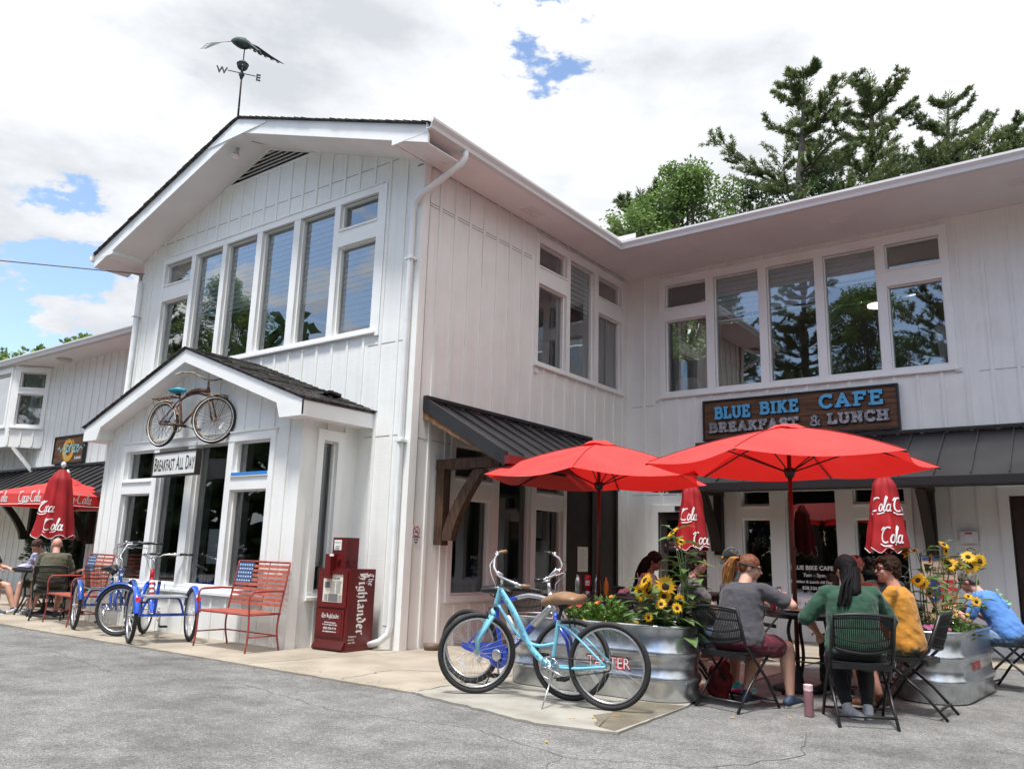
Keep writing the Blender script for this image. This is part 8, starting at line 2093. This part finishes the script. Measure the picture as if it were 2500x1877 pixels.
b = MB(); b.hexa([(-.42, -.25, 0), (.42, -.25, 0), (.42, .25, 0), (-.42, .25, 0), (-.5, -.28, .72), (.5, -.28, .72), (.5, .28, .72), (-.5, .28, .72)]); b.build('pot', mat('grey_pot', (.16, .16, .16), .8), t)
b = MB(); rr = random.Random(3)
for i in range(2600):
    z = rr.random() ** .8; a = rr.uniform(0, 2 * PI); r_ = .42 * (1 - z) ** .7 * rr.uniform(.5, 1.05) + .03
    blade(b, V((r_ * math.cos(a), r_ * math.sin(a), .75 + z * 1.25)), V((math.cos(a), math.sin(a), rr.uniform(-.2, 1))), .10, .018, rr)
b.build('foliage', 'leaf_dark', t)
# ---------------- things on and under the tables ----------------
mat('steel_bottle', (.62, .60, .58), .25, .95); mat('pink_tissue', (.72, .48, .50), .9, bump=1, bscale=40); mat('mug_white', (.75, .73, .70), .3); mat('mug_red', (.35, .01, .02), .3)
mat('plate_white', (.72, .70, .66), .3); mat('food_brown', (.45, .20, .07), .8, var=.5, vscale=30, bump=1, bscale=40, bdist=.02); mat('bag_red', (.20, .012, .016), .8, var=.4, vscale=6, bump=.8, bscale=7, bdist=.03); mat('bottle_pink', (.24, .12, .14), .25)
mat('cup_clear', (.55, .52, .52), .1); mat('straw', (.75, .72, .72), .4); mat('soda', (.05, .02, .015), .15)
def bottle(name, label, loc, prof, m, cat='bottle', group=None, cap=None):
    t = thing(name, label, cat, loc, 0, group); MB().lathe(prof, n=18).build('bottle_body', m, t, smooth=True, angle=50)
    if cap: z, r_, h, cm = cap; MB().lathe([(r_, z), (r_, z + h), (r_ * .8, z + h + .004)], n=14).build('cap', cm, t, smooth=True, angle=40)
    return t
TZ = .756
sp = [(.036, 0), (.037, .01), (.037, .15), (.030, .175), (.022, .19), (.022, .215), (.024, .22)]
bottle('steel_bottle', 'brushed steel bottle left of the red ketchup bottle', (1.86, 1.08, TZ), sp, 'steel_bottle')
bottle('steel_bottle', 'brushed steel bottle right of the red ketchup bottle', (2.07, 1.18, TZ), sp, 'steel_bottle')
t = bottle('ketchup_bottle', 'upside-down red ketchup bottle with a white label between steel bottles', (1.965, 1.13, TZ), [(.022, 0), (.024, .035), (.02, .04), (.035, .06), (.042, .10), (.042, .18), (.034, .21), (.02, .222)], 'ketchup_red')
lb = MB(); f = lambda u, v_, l: V((math.sin(.5 + u / .043) * (.0435 + l), -math.cos(.5 + u / .043) * (.0435 + l), v_))
for k in range(6): lb.quad(f(-.026 + k * .0087, .10, 0), f(-.026 + (k + 1) * .0087, .10, 0), f(-.026 + (k + 1) * .0087, .155, 0), f(-.026 + k * .0087, .155, 0))
lb.build('label', 'letter_white', t); lb = MB()
for v_ in (.118, .13): ribbon(lb, [(-.018 + i * .006, v_ + (.0015 if i % 2 else -.0015)) for i in range(7)], .005, f, .001)
lb.build('label_print', 'sign_navy', t)
MB().lathe([(.024, -.0), (.025, .034)], n=14).build('cap', 'letter_white', t)
bottle('mustard_bottle', 'orange squeeze bottle of hot sauce beside the steel bottles', (2.16, 1.23, TZ), [(.028, 0), (.03, .1), (.026, .14), (.012, .17), (.010, .20)], 'mustard_orange')
b = MB(); rr = random.Random(8)
for i in range(9): b.ell((rr.uniform(-.07, .07), rr.uniform(-.04, .04), rr.uniform(.02, .06)), (rr.uniform(.03, .05), rr.uniform(.03, .05), .03), None, 8, 6)
o = remesh(b, 'tissue_heap', 'pink_tissue', None, .009, 1, disp=.012, dscale=45); o.location = (2.38, 1.30, TZ); tag(o, 'crumpled pink napkins heaped on the ketchup table', 'napkins')
def glass_cup(loc, label, h=.13, r=.036, m='cup_clear', straw=True, group='drinks on the cafe tables'):
    t = thing('drink_glass', label, 'glass', loc, 0, group); MB().lathe([(r * .8, 0), (r, h), (r * .94, h), (r * .76, .006)], n=16).build('cup', m, t, smooth=True, angle=50)
    if straw: MB().tube([(0.01, 0, .01), (-.05, .01, h + .13)], .0045, 6).build('straw', 'straw', t)
    return t
glass_cup((2.50, 1.46, TZ), 'pale plastic cup with straw behind the pink napkins')
glass_cup((4.60, .34, .745), 'clear glass with a long straw by the elbow of the ginger woman')
glass_cup((4.93, .62, .745), 'glass with a straw in front of the mustard yellow shirt', .12)
glass_cup((4.86, .38, .745), 'short clear glass between the saucer and the plates', .10, straw=False)
bottle('steel_bottle', 'steel bottle near the raised hand of the ginger woman', (4.50, .42, .745), sp, 'steel_bottle')
bottle('ketchup_bottle', 'red ketchup bottle standing at the left edge of the crowded table', (4.42, .55, .745), [(.03, 0), (.035, .03), (.035, .12), (.014, .17), (.012, .2)], 'ketchup_red')
def plate(loc, label, r=.12, food=True):
    t = thing('plate', label, 'plate', loc, 0, 'plates on the crowded table'); MB().lathe([(r * .5, 0), (r, .016), (r, .02), (r * .55, .006), (.001, .006)], n=24).build('dish', 'plate_white', t, smooth=True, angle=60)
    if food:
        b = MB()
        for i in range(6): b.ell((rr.uniform(-.05, .05), rr.uniform(-.05, .05), .018), (.03, .022, .012), None, 8, 6)
        b.build('food', 'food_brown', t, smooth=True)
plate((4.68, .36, .745), 'white plate with crusts at the near edge of the crowded table'); plate((4.86, .84, .745), 'white plate with leftovers on the far side of the crowded table'); plate((5.02, .50, .745), 'white plate in front of the mustard yellow shirt')
t = thing('table_card', 'white table number card reading 160 on the crowded table', 'card', (4.72, .60, .745), R(20))
b = MB(); b.hexa([(-.07, -.02, 0), (.07, -.02, 0), (.07, -.016, 0), (-.07, -.016, 0), (-.07, 0, .11), (.07, 0, .11), (.07, .003, .11), (-.07, .003, .11)]); b.build('card_face', 'paper_white', t)
b = MB(); text_on(b, '160', .07, (-.05, -.0205, .03), (1, 0, 0), (0, .2, 1), bold=.002); b.build('number', 'ink', t)
t = thing('coffee_mug', 'white diner mug with a red badge on the small round table', 'mug', (2.98, 2.03, .805), R(30))
MB().lathe([(.036, 0), (.04, .01), (.042, .09), (.038, .09), (.034, .01)], n=18).build('cup', 'mug_white', t, smooth=True, angle=50); MB().tube(smooth_pts([(.04, 0, .07), (.07, 0, .065), (.07, 0, .03), (.04, 0, .02)], 4), .006, 6).build('handle', 'mug_white', t, smooth=True)
b = MB(); f2 = lambda u, v_, l: V((math.sin(u / .042) * (.0425 + l), -math.cos(u / .042) * (.0425 + l), v_))
for k in range(6): b.quad(f2(-.03 + k * .01, .02, 0), f2(-.03 + (k + 1) * .01, .02, 0), f2(-.03 + (k + 1) * .01, .078, 0), f2(-.03 + k * .01, .078, 0))
b.build('badge', 'mug_red', t); b = MB(); ribbon(b, arc(0, .05, .014, .016, 0, 360, 14), .010, f2, .001); b.build('badge_ring', 'letter_white', t)
t = bottle('water_bottle', 'pink and clear sports bottle standing on the asphalt by the black trousers', (5.02, -.52, G0), [(.036, 0), (.038, .02), (.034, .07), (.037, .10), (.037, .17), (.034, .19)], 'bottle_pink', cap=(.19, .036, .045, 'pink_tissue'))
b = MB(); b.ell((0, 0, .14), (.16, .10, .17), None, 14, 10); b.ell((.05, 0, .30), (.09, .07, .08), None, 12, 8)
o = remesh(b, 'shoulder_bag', 'bag_red', None, .014, 2, disp=.03, dscale=9); o.location = (4.12, .05, .05); o.location.x = 4.18; o.location.y = -.28; o.location.z = .01; tag(o, 'slouching dark red bag on the ground at the right end of the long steel planter', 'bag')
o.scale = (.75, .75, .9)
b = MB(); b.lathe([(.09, 0), (.11, .02), (.08, .05), (.02, .07)], n=14); b.box((.12, 0, .03), (.10, .08, .04)); o = remesh(b, 'blue_cap', 'tee_lavender', None, .010, 1, disp=.01, dscale=20); o.location = (-7.25, -1.30, .757); tag(o, 'crumpled pale blue cap on the far left table', 'cap')
b = MB(); b.box((0, 0, .004), (.3, .2, .008), Matrix.Rotation(.4, 3, 'Z')); o = b.build('newspaper_sheet', 'paper_white'); o.location = (-6.98, -1.02, .757); tag(o, 'folded white paper on the far left table', 'paper')
